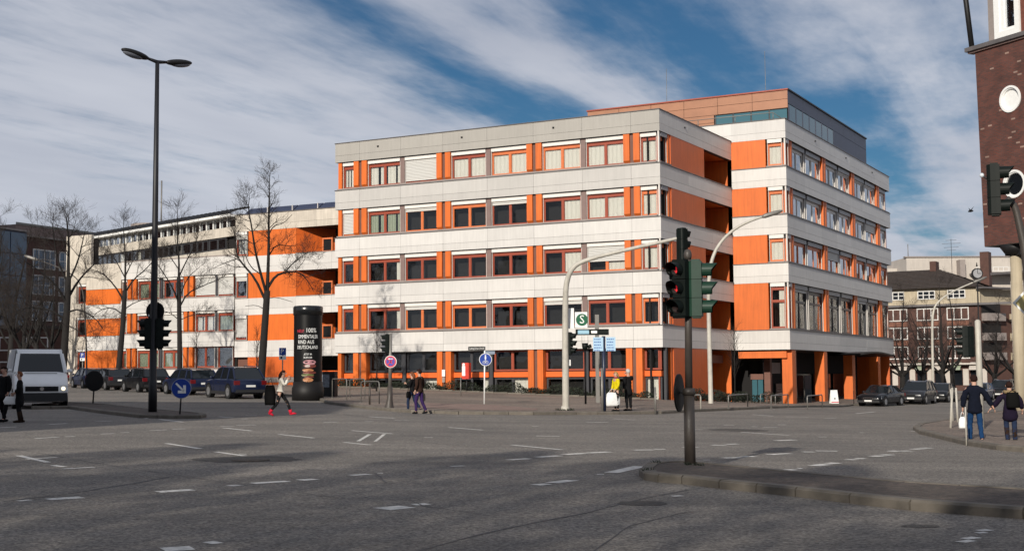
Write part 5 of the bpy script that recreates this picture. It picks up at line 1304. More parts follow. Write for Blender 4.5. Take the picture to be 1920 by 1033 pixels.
# centre left: woman striding to the right with white jacket and red boots
p = PG(525, 780); ww_, J, k = person('woman in short white jacket and red boots striding right with hand at her face', p.x, p.y, R(-88), 1.70,
    dict(pel=(0, 0, .92), wa=(0, .02, 1.05), ch=(0, .05, 1.28), nk=(0, .08, 1.44), hd0=(0, .10, 1.52), hd=(0, .12, 1.61), top=(0, .11, 1.67), shl=(-.17, .05, 1.39), shr=(.17, .05, 1.39),
         hil=(-.09, 0, .88), knl=(-.09, .26, .52), anl=(-.08, .40, .13), tol=(-.08, .56, .10), hir=(.09, 0, .88), knr=(.09, -.08, .50), anr=(.08, -.38, .16), tor=(.08, -.26, .05),
         ell=(-.20, .18, 1.15), wrl=(-.10, .30, 1.36), elr=(.20, .20, 1.14), wrr=(.08, .30, 1.40)),
    dict(jacket=CJ['white'], trousers=CJ['blk'], shoes=CJ['red'], hair=CJ['hairb'], hairlen=.22, hem=.93, bulk=.98, slim=1, boot=.28), foot=0.0)
bp = ww_.matrix_basis @ Vector((.10, -.36, .42)); bag('shoulder_bag', 'large black shoulder bag hanging behind the woman in the white jacket', bp.x, bp.y, bp.z, .40, .72, .26, M['leather'], R(-88) + R(90), .75, .25)
# middle pair at the kerb, walking left
p = PG(787, 776); mp2, J, k = person('person in dark brown jacket and plum trousers walking left with a patterned bag', p.x, p.y, R(62), 1.76,
    dict(hil=(-.10, 0, .90), knl=(-.10, .12, .50), anl=(-.09, .10, .10), tol=(-.09, .24, .05), knr=(.10, -.04, .49), anr=(.10, -.24, .12), tor=(.10, -.10, .05), elr=(.27, .0, 1.12), wrr=(.26, .12, .92)),
    dict(jacket=CJ['brown'], trousers=CJ['plum'], shoes=CJ['blk'], hair=CJ['hairb'], hem=.82, bulk=1.05), foot=0.0)
bp = mp2.matrix_basis @ Vector((.30, .05, .50)); bag('hand_bag', 'patterned black and cream hand bag held by the person in plum trousers', bp.x, bp.y, bp.z, .30, .30, .14, CJ['scarf'] if False else mat('patterned_bag', (.16, .13, .09), .7, .9, 14), R(62), .8, .22)
p = PG(772, 773); mq, J, k = person('dark clothed person with light hair walking left, half hidden behind the taller companion', p.x, p.y + .35, R(70), 1.64,
    dict(hil=(-.10, 0, .90), knl=(-.10, .16, .52), anl=(-.09, .16, .12), tol=(-.09, .30, .07), knr=(.10, -.06, .49), anr=(.10, -.34, .17), tor=(.10, -.22, .06), ell=(-.25, .02, 1.14), wrl=(-.16, .22, 1.24)),
    dict(jacket=CJ['blk'], trousers=CJ['denimd'], shoes=CJ['blk'], hair=CJ['hairr'], hairlen=.10, hem=.80, bulk=.98), foot=0.0)
bp = mq.matrix_basis @ Vector((-.30, .05, .62)); bag('hand_bag', 'small black hand bag at the side of the light haired walker', bp.x, bp.y, bp.z, .28, .26, .12, M['leather'], R(70), .8, .22)
# couple at the kerb by the signs
p = PG(1156, 771, PV); my, J, k = person('woman in bright yellow jacket and red scarf standing with a big white bag', p.x, p.y, R(118), 1.64,
    dict(shl=(-.17, 0, 1.40), ell=(-.22, .02, 1.14), wrl=(-.16, .14, .96), elr=(.22, .02, 1.14), wrr=(.16, .14, .96)),
    dict(jacket=CJ['yellow'], trousers=CJ['blk'], shoes=CJ['blk'], hair=CJ['hairl'], hairlen=.16, hem=.93, bulk=.98, scarf=CJ['scarf'], slim=1))
bp = my.matrix_basis @ Vector((.02, .20, .24)); bag('carrier_bag', 'big white plastic carrier bag held by the woman in yellow', bp.x, bp.y, bp.z, .64, .56, .24, M['plastic_w'], R(10), .55, .14)
p = PG(1179, 770, PV); mz, J, k = person('grey haired man in black coat beside the yellow jacket, one arm raised', p.x, p.y, R(40), 1.76,
    dict(elr=(.34, .12, 1.30), wrr=(.20, .26, 1.50), ell=(-.25, .0, 1.13), wrl=(-.24, .05, .90)), dict(jacket=CJ['blk'], trousers=CJ['blk'], shoes=CJ['blk'], hair=CJ['hairw'], hem=.62, bulk=1.05))
# left pair in the shade
p = PG(36, 792); ml, J, k = person('short person in long dark coat and sunglasses holding a white patterned bag before the van', p.x, p.y, R(112), 1.62,
    dict(knl=(-.10, .05, .50), anr=(.10, -.10, .09), ell=(-.22, .04, 1.13), wrl=(-.14, .18, 1.02), elr=(.24, .0, 1.12), wrr=(.20, .16, .98)),
    dict(jacket=CJ['blk'], trousers=CJ['blk'], shoes=CJ['brnboot'], hair=CJ['hairr'], hem=.50, bulk=1.12, boot=.7), foot=0.0)
bp = ml.matrix_basis @ Vector((.10, .26, .62)); bag('carrier_bag', 'white patterned bag held by the short person in front of the van', bp.x, bp.y, bp.z, .46, .26, .18, M['plastic_w'], R(14), .8, .14)
p = PG(7, 791); mk, J, k = person('tall dark haired person in black at the left edge carrying bags', p.x, p.y, R(150), 1.78,
    dict(anl=(-.11, .1, .09), tol=(-.11, .24, .04), anr=(.11, -.14, .09)), dict(jacket=CJ['blk'], trousers=CJ['blk'], shoes=CJ['blk'], hair=CJ['hairb'], hem=.66, bulk=1.15), foot=0.0)
bp = mk.matrix_basis @ Vector((.32, .0, .38)); bag('carrier_bag', 'crumpled black and white bag in the hand of the tall person at the left edge', bp.x, bp.y, bp.z, .40, .42, .22, mat('black_white_bag', (.10, .10, .10), .5, .9, 12), R(20), .7, .14)

# ------------------------------------------------------------------ signals, lamps, signs
def pl3(pxs, Y, dY=0.0):
    """polyline of photograph points on the vertical plane at depth Y"""
    n_ = len(pxs) - 1; r = []
    for i, (x, y) in enumerate(pxs):
        yy = Y + dY * i / max(1, n_); r.append(Vector((XP(x, y, yy), yy, ZP(x, y, yy))))
    return r
def curve_pts(pts, it=2):
    for _ in range(it):
        r = [pts[0]]
        for a, b in zip(pts[:-1], pts[1:]): r += [a.lerp(b, .25), a.lerp(b, .75)]
        r.append(pts[-1]); pts = r
    return pts
_sig = {}
def sig_meshes(m):
    if m not in _sig:
        h_ = MB()
        for k in range(3):
            z0 = k * .315
            poly = []
            for i in range(9):
                a = math.pi * i / 8; poly.append((-.15 * math.copysign(abs(math.cos(a)) ** .55, math.cos(a)), -.17 * abs(math.sin(a)) ** .55 - .02))
            h_.prism([(p_[0], p_[1]) for p_ in poly] + [(.15, .04), (-.15, .04)], z0, z0 + .308)
            h_.box(-.155, .155, .035, .05, z0 + .004, z0 + .302)
        h_.box(-.12, .12, -.12, .02, -.03, .0); h_.box(-.12, .12, -.12, .02, .94, .97)
        v_ = MB()
        for i in range(16):   # open visor: three quarters of a tube, cut back below
            a0, a1 = R(-50 + 280 * i / 16), R(-50 + 280 * (i + 1) / 16)
            f = lambda a: .26 * (.62 + .38 * max(0, math.sin(a)))
            p = lambda a, y, r: (r * math.cos(a), y, .155 + r * math.sin(a))
            v_.add([p(a0, .05, .125), p(a1, .05, .125), p(a1, .05 + f(a1), .118), p(a0, .05 + f(a0), .118)], [(0, 1, 2, 3)])
            v_.add([p(a0, .05, .118), p(a1, .05, .118), p(a1, .05 + f(a1), .111), p(a0, .05 + f(a0), .111)], [(3, 2, 1, 0)])
        _sig[m] = (h_.mesh('housing', M[m]), v_.mesh('visor', M[m]), MB().disc((0, .058, .155), .098, (0, 1, 0), .012, 20).mesh('lens', M['lens']))
    return _sig[m]
M['lens'] = mat('lens_dark', (.02, .012, .012), .12, spec=.8)
M['lit_red'] = mat('lit_red_arrow', (.5, .02, .02), .4, emit=((1, .03, .05), .35))
def signal(label, pos, ang, m='signal', s_=1.0, lit=(), group=None):
    t = thing('traffic_light', label, 'traffic light', pos, ang, group); t.scale = (s_, s_, s_)
    h_, v_, l_ = sig_meshes(m); obj('housing', h_, t)
    for k in range(3):
        obj('visor', v_, t, (0, 0, k * .315)); le = obj('lens', l_, t, (0, 0, k * .315))
        if k in lit:
            a = MB(); a.box(-.012, .012, .066, .072, .10, .21); a.add([(-.05, .07, .15), (0, .07, .10), (.05, .07, .15), (0, .07, .125)], [(0, 1, 3), (1, 2, 3)])
            a.build('arrow', M['lit_red'], le)
    return t
def facing(dx, dy): return math.atan2(dy, dx) - math.pi / 2
# signal post in the foreground
p = PG(1294, 868, PV)
t = thing('signal_post', 'brown grey signal post standing on the foreground traffic island', 'post', (p.x, p.y, p.z))
mb = MB(); mb.tube([(0, 0, -.1), (0, 0, 1.18)], [.098, .094], 20); mb.tube([(0, 0, 1.18), (0, 0, 1.30)], [.114, .105], 20); mb.tube([(0, 0, 1.30), (.02, 0, 3.55)], [.066, .060], 18); mb.build('pole', M['midpole'], t)
mb = MB(); mb.tube([(.02, 0, 3.55), (.02, 0, 3.60), (.02, 0, 3.66), (.02, 0, 3.72), (.02, 0, 3.74)], [.055, .07, .07, .05, .0], 14); mb.build('pole_cap', M['midpole'], t)
mb = MB(); mb.tube([(-.2, -.02, 2.60), (.22, .0, 2.60)], .025, 6); mb.tube([(-.2, -.02, 3.50), (.22, .0, 3.50)], .025, 6); mb.build('bracket', M['signald'], t)
signal('dark traffic light head with two red arrows on the foreground post, facing left', (p.x - .16, p.y - .10, p.z + 2.55), facing(-.62, -.78), 'signald', 1.03, lit=(1, 2))
signal('green traffic light head on the right side of the foreground post', (p.x + .21, p.y - .03, p.z + 2.55), facing(.97, -.22), 'signal', 1.03)
t = thing('round_sign', 'black back of a round sign fixed low on the foreground signal post', 'sign', (p.x - .17, p.y + .02, p.z + 1.22), 0)
MB().disc((0, 0, 0), .33, (-.93, .36, 0), .03, 32).build('sign_plate', M['black'], t); MB().box(.0, .1, -.03, .03, -.02, .02).build('clamp', M['dark'], t)
# cantilever mast by the kerb
p = PG(1060, 769, PV); Y = p.y
t = thing('signal_mast', 'pale curved cantilever signal mast reaching right over the kerb', 'mast', (p.x, p.y, p.z))
pts = [v - p for v in curve_pts(pl3([(1061, 769), (1060, 640), (1060, 575), (1061, 530), (1073, 500), (1100, 487), (1150, 474), (1270, 447)], Y, -1.0), 3)]
rr = [.15 - .085 * i / (len(pts) - 1) for i in range(len(pts))]; pts[0].z -= .2
MB().tube(pts, rr, 14).build('mast_arm', M['palepole'], t); MB().tube([(0, 0, -.05), (0, 0, .18)], [.22, .16], 12).build('foot', M['palepole'], t)
MB().box(.12, .24, -.06, .06, 1.85, 2.1).build('push_button_box', M['signwhite'], t)
MB().box(.16, .40, -.02, .0, 3.4, 4.25).build('side_plate', M['signwhite'], t)
e = pl3([(1281, 487)], Y - 1)[0]; signal('large signal head hanging at the tip of the curved mast', (e.x, e.y, e.z), facing(.75, .66), 'signald', 1.35)
e = pl3([(1070, 664)], Y)[0]; signal('traffic light on the stem of the curved mast beside the station sign', (e.x, e.y - .05, e.z), facing(.9, -.4), 'signald', .95)
# weeds round the foot of the mast
def tuft(label, x, y, z, r, n_=90, h_=.12, parent=None):
    mb = MB()
    for i in range(n_):
        a = random.uniform(0, 6.28); q = random.uniform(.4, 1) * r; b0 = Vector((q * math.cos(a), q * math.sin(a), 0)); d_ = Vector((random.uniform(-.06, .06), random.uniform(-.06, .06), random.uniform(.4, 1) * h_)); s_ = Vector((random.uniform(-1, 1), random.uniform(-1, 1), 0)).normalized() * .012
        mb.add([b0 - s_, b0 + s_, b0 + d_], [(0, 1, 2)])
    o = mb.build('weeds', M['leafd'], None, (x, y, z)); tag(o, None, None, kind='stuff'); return o
tuft('', p.x, p.y, p.z, .42, 160)
# slim signal behind
q_ = pl3([(1098, 750)], 66)[0]; zg = G(q_.x, 66) + PV
t = thing('signal_post', 'slim black post with a small double bracket lamp between mast and station sign', 'post', (q_.x, 66, zg))
zt = ZP(1098, 656, 66) - zg; MB().tube([(0, 0, 0), (0, 0, zt)], .05, 10).build('pole', M['black'], t)
mb = MB(); mb.tube([(0, 0, zt), (0, 0, zt + .12), (0, 0, zt + .34)], [.09, .14, .16], 12); mb.tube([(.14, 0, zt + .15), (.30, -.05, zt + .2)], [.09, .10], 10); mb.build('lamp_body', M['signald'], t)
mb = MB(); mb.tube([(-.15, 0, zt + .3), (-.15, 0, zt + .7)], .012, 5); mb.tube([(.15, 0, zt + .3), (.15, 0, zt + .7)], .012, 5); mb.build('bracket', M['grey'], t)
# text helper
def text(name, s_, size, m, parent, loc, rot=(R(90), 0, 0), ext=.003, align='CENTER', bend=None, sx=1.0):
    cu = bpy.data.curves.new(name, 'FONT'); cu.body = s_; cu.size = size; cu.align_x = align; cu.align_y = 'CENTER'; cu.extrude = ext; cu.resolution_u = 2
    to = bpy.data.objects.new(name, cu); COL.objects.link(to); dg = bpy.context.evaluated_depsgraph_get(); me = bpy.data.meshes.new_from_object(to.evaluated_get(dg)); bpy.data.objects.remove(to)
    me.materials.clear(); me.materials.append(m)
    for v in me.vertices: v.co.x *= sx
    if bend:
        for v in me.vertices:
            a = v.co.x / bend; rr_ = bend + v.co.z + .012; z = v.co.y; v.co = (rr_ * math.sin(a), -rr_ * math.cos(a), z)
        o = obj(name, me, parent, loc); o.rotation_euler = rot; return o
    o = obj(name, me, parent, loc); o.rotation_euler = rot; return o
# station sign
M['sgreen'] = mat('station_green', (.005, .10, .045), .4)
p = PG(1121, 755, PV); Y = p.y; fc = math.atan2(p.y, p.x) - math.pi / 2     # turned to the viewer's side of the street
t = thing('station_sign', 'station sign post with a white box bearing a green S and a dark name board', 'sign', (p.x, p.y, p.z), 0)
zz_ = lambda y: ZP(1110, y, Y) - p.z; xx_ = lambda x: XP(x, 600, Y) - p.x
MB().box(-.10, .10, -.08, .08, -.1, zz_(590)).build('post', M['grey'], t)
bx0, bx1 = xx_(1078), xx_(1101); MB().box(bx0, bx1, -.12, .12, zz_(614), zz_(585)).build('sign_box', M['signwhite'], t)
cxs, czs = (bx0 + bx1) / 2, (zz_(614) + zz_(585)) / 2
t.children[-1]
MB().disc((cxs + .04, -.125, czs), .31, (0, 1, 0), .012, 36).build('green_disc', M['sgreen'], t); text('letter', 'S', .60, M['signwhite'], t, (cxs + .04, -.137, czs))
MB().box(xx_(1079), xx_(1141), -.10, .10, zz_(628), zz_(617)).build('name_board', M['signald'], t); MB().box(xx_(1083), xx_(1104), -.11, -.10, zz_(626), zz_(619)).build('name_panel', mat('pale_blue_panel', (.30, .50, .62), .4), t)
MB().box(xx_(1108), xx_(1119), -.11, -.10, zz_(625), zz_(620)).build('name_panel', M['signwhite'], t)
# direction sign post
p = PG(1132, 771, PV); Y = p.y
t = thing('direction_sign', 'dark post with two pale blue direction panels full of small lines', 'sign', (p.x, p.y, p.z), 0)
zz_ = lambda y: ZP(1132, y, Y) - p.z; xx_ = lambda x: XP(x, 650, Y) - p.x
M['panelblue'] = mat('pale_blue_sign', (.38, .56, .72), .4, .08, 6)
MB().tube([(.03, .03, 0), (.03, .03, zz_(630))], .075, 12).build('post', mat('post_navy', (.01, .018, .045), .4), t); MB().tube([(-.06, -.06, -.1), (-.06, -.06, zz_(690))], .055, 10).build('post', M['grey'], t)
for x0, x1 in ((1112, 1131), (1136, 1154)):
    pn = MB().box(xx_(x0), xx_(x1), -.04, -.02, zz_(658), zz_(632)).build('sign_panel', M['panelblue'], t)
    lm = MB()
    for j in range(5):
        z1_ = zz_(634.5 + j * 5.2); a0 = xx_(x0) + .04
        for i in range(4):
            w0 = random.uniform(.03, .08)
            if a0 + w0 < xx_(x1) - .03: lm.box(a0, a0 + w0, -.046, -.040, z1_ - .05, z1_ - .02)
            a0 += w0 + .02
    lm.build('lettering', M['blue'], pn)
# street name and cycle path sign
p = PG(908, 757, PV); Y = p.y
t = thing('street_name_sign', 'white post with a black street name plate and a round blue footpath and cycle sign', 'sign', (p.x, p.y, p.z), 0)
zz_ = lambda y: ZP(909, y, Y) - p.z; xx_ = lambda x: XP(x, 660, Y) - p.x
MB().tube([(0, 0, -.1), (.04, 0, zz_(649))], .035, 10).build('post', M['signwhite'], t)
MB().box(xx_(878), xx_(910), -.035, -.015, zz_(656.5), zz_(649.5)).build('name_plate', M['black'], t)
text('lettering', 'Ludwig-Erhard-Straße', .125, M['signwhite'], t, ((xx_(878) + xx_(910)) / 2, -.037, zz_(653)), sx=.66)
o = MB().box(0, .62, -.01, .01, zz_(664), zz_(658)).build('name_plate', mat('pale_name_plate', (.35, .42, .52), .5), t); o.rotation_euler = (0, 0, R(35))
cz = zz_(674); MB().disc((.07, -.05, cz), .30, (0, 1, 0), .02, 32).build('sign_ring', M['signwhite'], t); MB().disc((.07, -.056, cz), .275, (0, 1, 0), .02, 32).build('sign_plate', M['blue'], t)
sy = MB(); sy.disc((.07, -.07, cz + .19), .035, (0, 1, 0), .01, 10); sy.box(.035, .105, -.075, -.068, cz + .03, cz + .15); sy.box(.045, .065, -.075, -.068, cz - .03, cz + .03); sy.box(.075, .095, -.075, -.068, cz - .03, cz + .03)
def ringm(mb, c, r0, r1, y, n_=20):
    for i in range(n_):
        a, b_ = 2 * math.pi * i / n_, 2 * math.pi * (i + 1) / n_
        mb.quad((c[0] + r0 * math.cos(a), y, c[1] + r0 * math.sin(a)), (c[0] + r1 * math.cos(a), y, c[1] + r1 * math.sin(a)), (c[0] + r1 * math.cos(b_), y, c[1] + r1 * math.sin(b_)), (c[0] + r0 * math.cos(b_), y, c[1] + r0 * math.sin(b_)))
ringm(sy, (.0, cz - .13), .05, .065, -.07); ringm(sy, (.14, cz - .13), .05, .065, -.07)
sy.tube([(0, -.07, cz - .13), (.05, -.07, cz - .05), (.11, -.07, cz - .05), (.14, -.07, cz - .13)], .008, 4); sy.tube([(.05, -.07, cz - .05), (.07, -.07, cz - .13), (.11, -.07, cz - .05)], .008, 4); sy.build('symbol', M['signwhite'], t)
# signal post at the crossing, left of the couple
p = PG(730, 764, PV); Y = p.y
t = thing('signal_post', 'grey signal post with a cone foot and a round red and blue no stopping sign', 'post', (p.x, p.y, p.z), 0)
zz_ = lambda y: ZP(731, y, Y) - p.z
MB().tube([(0, 0, -.1), (0, 0, .05), (.02, 0, .35), (.03, 0, .9)], [.26, .19, .12, .11], 14).build('foot', M['midpole'], t); MB().tube([(.03, 0, .9), (.05, 0, zz_(625))], [.08, .06], 12).build('pole', M['grey'], t)
cz = zz_(678); MB().disc((.06, -.09, cz), .26, (.1, 1, 0), .02, 32).build('sign_ring', M['signwhite'], t); MB().disc((.06, -.097, cz), .24, (.1, 1, 0), .02, 32).build('sign_plate', M['signred'], t); MB().disc((.06, -.104, cz), .18, (.1, 1, 0), .02, 28).build('sign_face', mat('sign_violet', (.05, .03, .32), .4), t)
sy = MB(); 
for a in (45, -45): sy.box(-.18, .18, -.006, 0, -.022, .022, Matrix.Translation((.06, -.116, cz)) @ Matrix.Rotation(R(a), 4, 'Y'))
sy.build('cross', M['signred'], t)
ar = MB(); ar.box(-.06, .08, -.006, 0, -.014, .014, Matrix.Translation((.08, -.124, cz + .12))); ar.add([(-.05 + .07, -.127, cz + .16), (-.12 + .07, -.127, cz + .12), (-.05 + .07, -.127, cz + .08)], [(0, 1, 2)]); ar.build('arrow', M['signwhite'], t)
signal('black traffic light facing left on the post above the no stopping sign', (p.x - .14, p.y + .02, ZP(722, 661, Y)), facing(-.98, -.15), 'signald', .82)
# tall lamp on the left island with two heads
p = PG(286, 772, PV); Y = p.y
t = thing('street_lamp', 'very tall dark lamp post with two lamp heads on the left island', 'street lamp', (p.x, p.y, p.z), 0)
zt = ZP(295, 116, Y) - p.z; xt = XP(295, 116, Y) - p.x
MB().tube([(0, 0, -.1), (0, 0, 1.1), (0, 0, 1.15), (xt * .1, 0, 3.6), (xt * .55, 0, zt * .6), (xt, 0, zt)], [.16, .155, .135, .13, .105, .075], 16).build('pole', M['lampdark'], t)
ad = Vector((.66, .75, 0)).normalized()
MB().tube([Vector((xt, 0, zt)) - ad * .45 + Vector((0, 0, .05)), Vector((xt, 0, zt - .02)), Vector((xt, 0, zt)) + ad * .45 + Vector((0, 0, .05))], [.05, .075, .05], 10).build('arm', M['lampdark'], t)
for s_ in (-1, 1):
    q_ = Vector((xt, 0, zt + .12)) + ad * s_ * .95; hd_ = MB(); Mx = Matrix.Rotation(math.atan2(ad.y, ad.x), 4, 'Z') @ Matrix.Rotation(R(-8) * s_, 4, 'Y')
    hd_.ell(q_, (.60, .20, .13), 18, 10, Mx); o = hd_.build('lamp_head', M['dark'], t)
    le = MB(); le.ell(q_ + ad * s_ * .08 + Vector((0, 0, -.03)), (.46, .17, .14), 16, 8, Mx); le.build('lamp_cover', mat('lamp_cover', (.16, .17, .20), .2), o)
for sgn, fx, fd in ((-1, 271, (-.98, -.2)), (1, 306, (.98, .2))):
    signal('black traffic light on the %s side of the tall lamp post' % ('left' if sgn < 0 else 'right'), (XP(fx + (3 if sgn < 0 else -3), 652, Y), Y, ZP(286, 653, Y)), facing(*fd), 'signald', 1.15)
t = thing('round_sign', 'black back of a round sign high on the tall lamp post above its signals', 'sign', (p.x, p.y + .18, ZP(287, 583, Y)), 0)
MB().disc((0, 0, 0), .35, (.1, 1, 0), .03, 32).build('sign_plate', M['black'], t); MB().box(-.25, -.2, -.05, -.03, -.2, -.12).build('sticker', M['signwhite'], t)
# keep right arrow
p = PG(337, 776, PV); Y = p.y
t = thing('arrow_sign', 'round blue sign with a white arrow pointing down right on the left island', 'sign', (p.x, p.y, p.z), 0)
zz_ = lambda y: ZP(339, y, Y) - p.z; cz = zz_(728); cxa = .05
MB().tube([(0, 0, -.1), (cxa, .02, cz)], .028, 8).build('post', M['dark'], t)
MB().disc((cxa, -.02, cz), .355, (0, 1, 0), .02, 36).build('sign_ring', mat('sign_rim_grey', (.30, .32, .38), .4), t); MB().disc((cxa, -.027, cz), .335, (0, 1, 0), .02, 36).build('sign_plate', M['blue'], t)
Mx = Matrix.Translation((cxa, -.045, cz)) @ Matrix.Rotation(R(45), 4, 'Y'); sy = MB(); sy.box(-.26, .12, -.004, 0, -.035, .035, Mx)
sy.add([Mx @ Vector(v) for v in ((.24, -.004, 0), (.04, -.004, .20), (-.03, -.004, .13), (.10, -.004, 0), (-.03, -.004, -.13), (.04, -.004, -.20))], [(0, 1, 2, 3), (0, 3, 4, 5)]); sy.build('arrow', M['signwhite'], t)
p = PG(174, 756, PV); Y = p.y
t = thing('round_sign', 'dark back of a round sign on a short thin post on the left island', 'sign', (p.x, p.y, p.z), 0); cz = ZP(176, 714, Y) - p.z
MB().tube([(0, 0, -.1), (.06, 0, cz)], .035, 8).build('post', M['dark'], t); MB().disc((.06, -.04, cz), .46, (.25, 1, 0), .03, 32).build('sign_plate', M['black'], t)
# parking signs
def psign(label, x, ytop, Y, w_, base=None):
    X = XP(x, ytop, Y); z = G(X, Y) + PV; t = thing('parking_sign', label, 'sign', (X, Y, z), 0); zt = ZP(x, ytop, Y) - z
    MB().tube([(0, .02, -.1), (0, .02, zt)], .035, 8).build('post', M['grey'], t); MB().box(-w_ / 2, w_ / 2, -.03, -.01, zt - w_ * 1.08, zt).build('sign_plate', M['blue'], t)
    text('letter', 'P', w_ * .95, M['signwhite'], t, (-w_ * .06, -.034, zt - w_ * .54)); MB().box(-w_ / 2, w_ / 2, -.03, -.01, zt - w_ * 1.7, zt - w_ * 1.12).build('sign_plate', M['signwhite'], t)
    MB().box(-w_ * .3, -.02, -.036, -.03, zt - w_ * 1.55, zt - w_ * 1.25).build('symbol', M['black'], t); return t
psign('blue parking sign with white plate between the tree and the advertising column', 530, 652, 80, .42)
psign('small blue parking sign before the orange panels at the far left', 155, 661, 106, .38)
# curved lamps
def curved_lamp(label, pxs, Y, r0, mm='palepole', head=1.3, dY=0.0):
    pts = curve_pts(pl3(pxs, Y, dY), 3); b = Vector((pts[0].x, pts[0].y, G(pts[0].x, pts[0].y))); t = thing('street_lamp', label, 'street lamp', b, 0)
    pts = [q - b for q in pts]; pts[0].z = -.1; n_ = len(pts); MB().tube(pts, [r0 * (1 - .6 * i / n_) for i in range(n_)], 12).build('pole', M[mm], t)
    d_ = (pts[-1] - pts[-3]).normalized(); MB().tube([pts[-1] - d_ * head, pts[-1] - d_ * head * .8, pts[-1] - d_ * .2, pts[-1] + d_ * .1], [.06, .13, .12, .05], 10).build('lamp_head', M['grey'], t); return t
curved_lamp('pale curved street lamp behind the foreground signal, before the loggias', [(1333, 760), (1330, 640), (1328, 545), (1332, 490), (1352, 450), (1392, 418), (1464, 396)], 73.4, .14, head=1.15)
curved_lamp('thin curved street lamp between bare trees in the right side street', [(1750, 738), (1748, 640), (1748, 590), (1755, 568), (1785, 546), (1848, 520)], 112, .12, head=1.2)
curved_lamp('dark curved street lamp before the far left end of the wing', [(163, 705), (161, 620), (158, 560), (150, 525), (115, 502), (48, 480)], 98, .065, 'midpole', 1.0)
# street clock
X = XP(1832, 513, 112); zc_ = ZP(1832, 513, 112); g_ = G(X, 112); t = thing('street_clock', 'round pale street clock on a slim dark post in the right background', 'clock', (X, 112, g_), 0)
MB().tube([(0, 0, 0), (0, 0, zc_ - g_ - .6)], .06, 8).build('post', M['dark'], t); MB().disc((0, 0, zc_ - g_), .46, (0, 1, 0), .22, 28).build('clock_case', M['dark'], t); f_ = MB().disc((0, -.12, zc_ - g_), .37, (0, 1, 0), .02, 28).build('clock_face', M['box_s'], t)
MB().box(-.02, .02, -.14, -.132, zc_ - g_, zc_ - g_ + .4).build('clock_hand', M['black'], t); MB().box(0, .3, -.15, -.142, zc_ - g_ - .02, zc_ - g_ + .02).build('clock_hand', M['black'], t); MB().tube([(0, 0, zc_ - g_ + .6), (0, 0, zc_ - g_ + .95)], [.08, .02], 6).build('finial', M['dark'], t)
# signal post behind the couple on the right
X = XP(1833, 602, 42); g_ = G(X, 42) + PV; t = thing('signal_post', 'pale round signal post behind the man in jeans', 'post', (X, 42, g_), 0); zt = ZP(1833, 602, 42) - g_
MB().tube([(0, 0, -.1), (0, 0, zt), (0, 0, zt + .05)], [.10, .09, .04], 14).build('pole', M['palepole'], t)
signal('dark green signal head left of the pale post, seen from behind', (XP(1818, 668, 42), 42.05, ZP(1818, 668, 42)), facing(-.15, 1), 'signald', .98); signal('second dark green signal head left of the pale post, its visors pointing left', (XP(1807, 668, 42), 41.95, ZP(1807, 668, 42)), facing(-.95, .25), 'signald', .98)
# near mast with signal at the right edge
Y = 28.0; X0 = XP(1932, 800, Y); g_ = G(X0, Y) + PV
t = thing('signal_mast', 'dark curved signal mast coming in from the right edge before the brick house', 'mast', (X0, Y, g_), 0); b = Vector((X0, Y, g_))
pts = [q - b for q in curve_pts(pl3([(1932, 850), (1931, 700), (1929, 560), (1924, 480), (1912, 425), (1903, 385), (1888, 372)], Y), 3)]
MB().tube(pts, [.11 - .05 * i / len(pts) for i in range(len(pts))], 12).build('mast_arm', M['midpole'], t)
signal('dark traffic light with visors pointing right before the lower round window', (XP(1872, 400, Y), Y, ZP(1865, 402, Y)), facing(.93, -.36), 'signald', 1.12)
lm_ = MB(); q_ = Vector((XP(1841, 329, Y), Y, ZP(1841, 329, Y))); t = thing('small_lamp', 'small round lamp on the left side of the right hand signal', 'lamp', q_, 0)
MB().ell((0, 0, 0), (.05, .05, .05), 10, 8).build('lens', M['hl'], t); MB().tube([(.02, 0, -.02), (.12, 0, -.08), (.2, 0, -.06)], .02, 6).build('bracket', M['dark'], t)
Yd = 32.0; t = thing('priority_sign', 'yellow diamond sign with pale rim at the right edge', 'sign', (XP(1924, 568, Yd), Yd, ZP(1924, 568, Yd)), 0)
for nm, r_, y_, mm in (('sign_rim', .33, 0, M['signwhite']), ('sign_plate', .26, -.012, mat('sign_yellow', (.42, .35, .14), .4))):
    mb = MB(); mb.tube([(0, y_ - .008, 0), (0, y_ + .008, 0)], r_, 4, sm=False); o = mb.build(nm, mm, t)
MB().tube([(.18, .04, -4.2), (.18, .04, .5)], .04, 8).build('post', M['midpole'], t)
# advertising column
p = PG(577, 746, PV); Rr = .765
t = thing('advertising_column', 'black round advertising column with a burger poster in white hand lettering', 'advertising column', (p.x, p.y, p.z), math.atan2(p.x, -p.y) * -1 + math.pi if False else -math.atan2(p.x, p.y))
zt = ZP(578, 574, p.y) - p.z
MB().tube([(0, 0, -.2), (0, 0, .55), (0, 0, .60), (0, 0, .85)], [Rr + .06, Rr + .06, Rr + .01, Rr], 40).build('plinth', mat('column_plinth', (.009, .008, .008), .55, spec=.3), t)
MB().tube([(0, 0, .85), (0, 0, zt - .48)], Rr - .03, 40, caps=False).build('poster', mat('poster_black', (.004, .004, .004), .4, spec=.25), t); MB().tube([(0, 0, zt - .48), (0, 0, zt - .47), (0, 0, zt - .06), (0, 0, zt)], [Rr - .02, Rr + .01, Rr + .01, Rr - .05], 40).build('top_ring', mat('column_ring', (.009, .010, .011), .25, spec=.5), t)
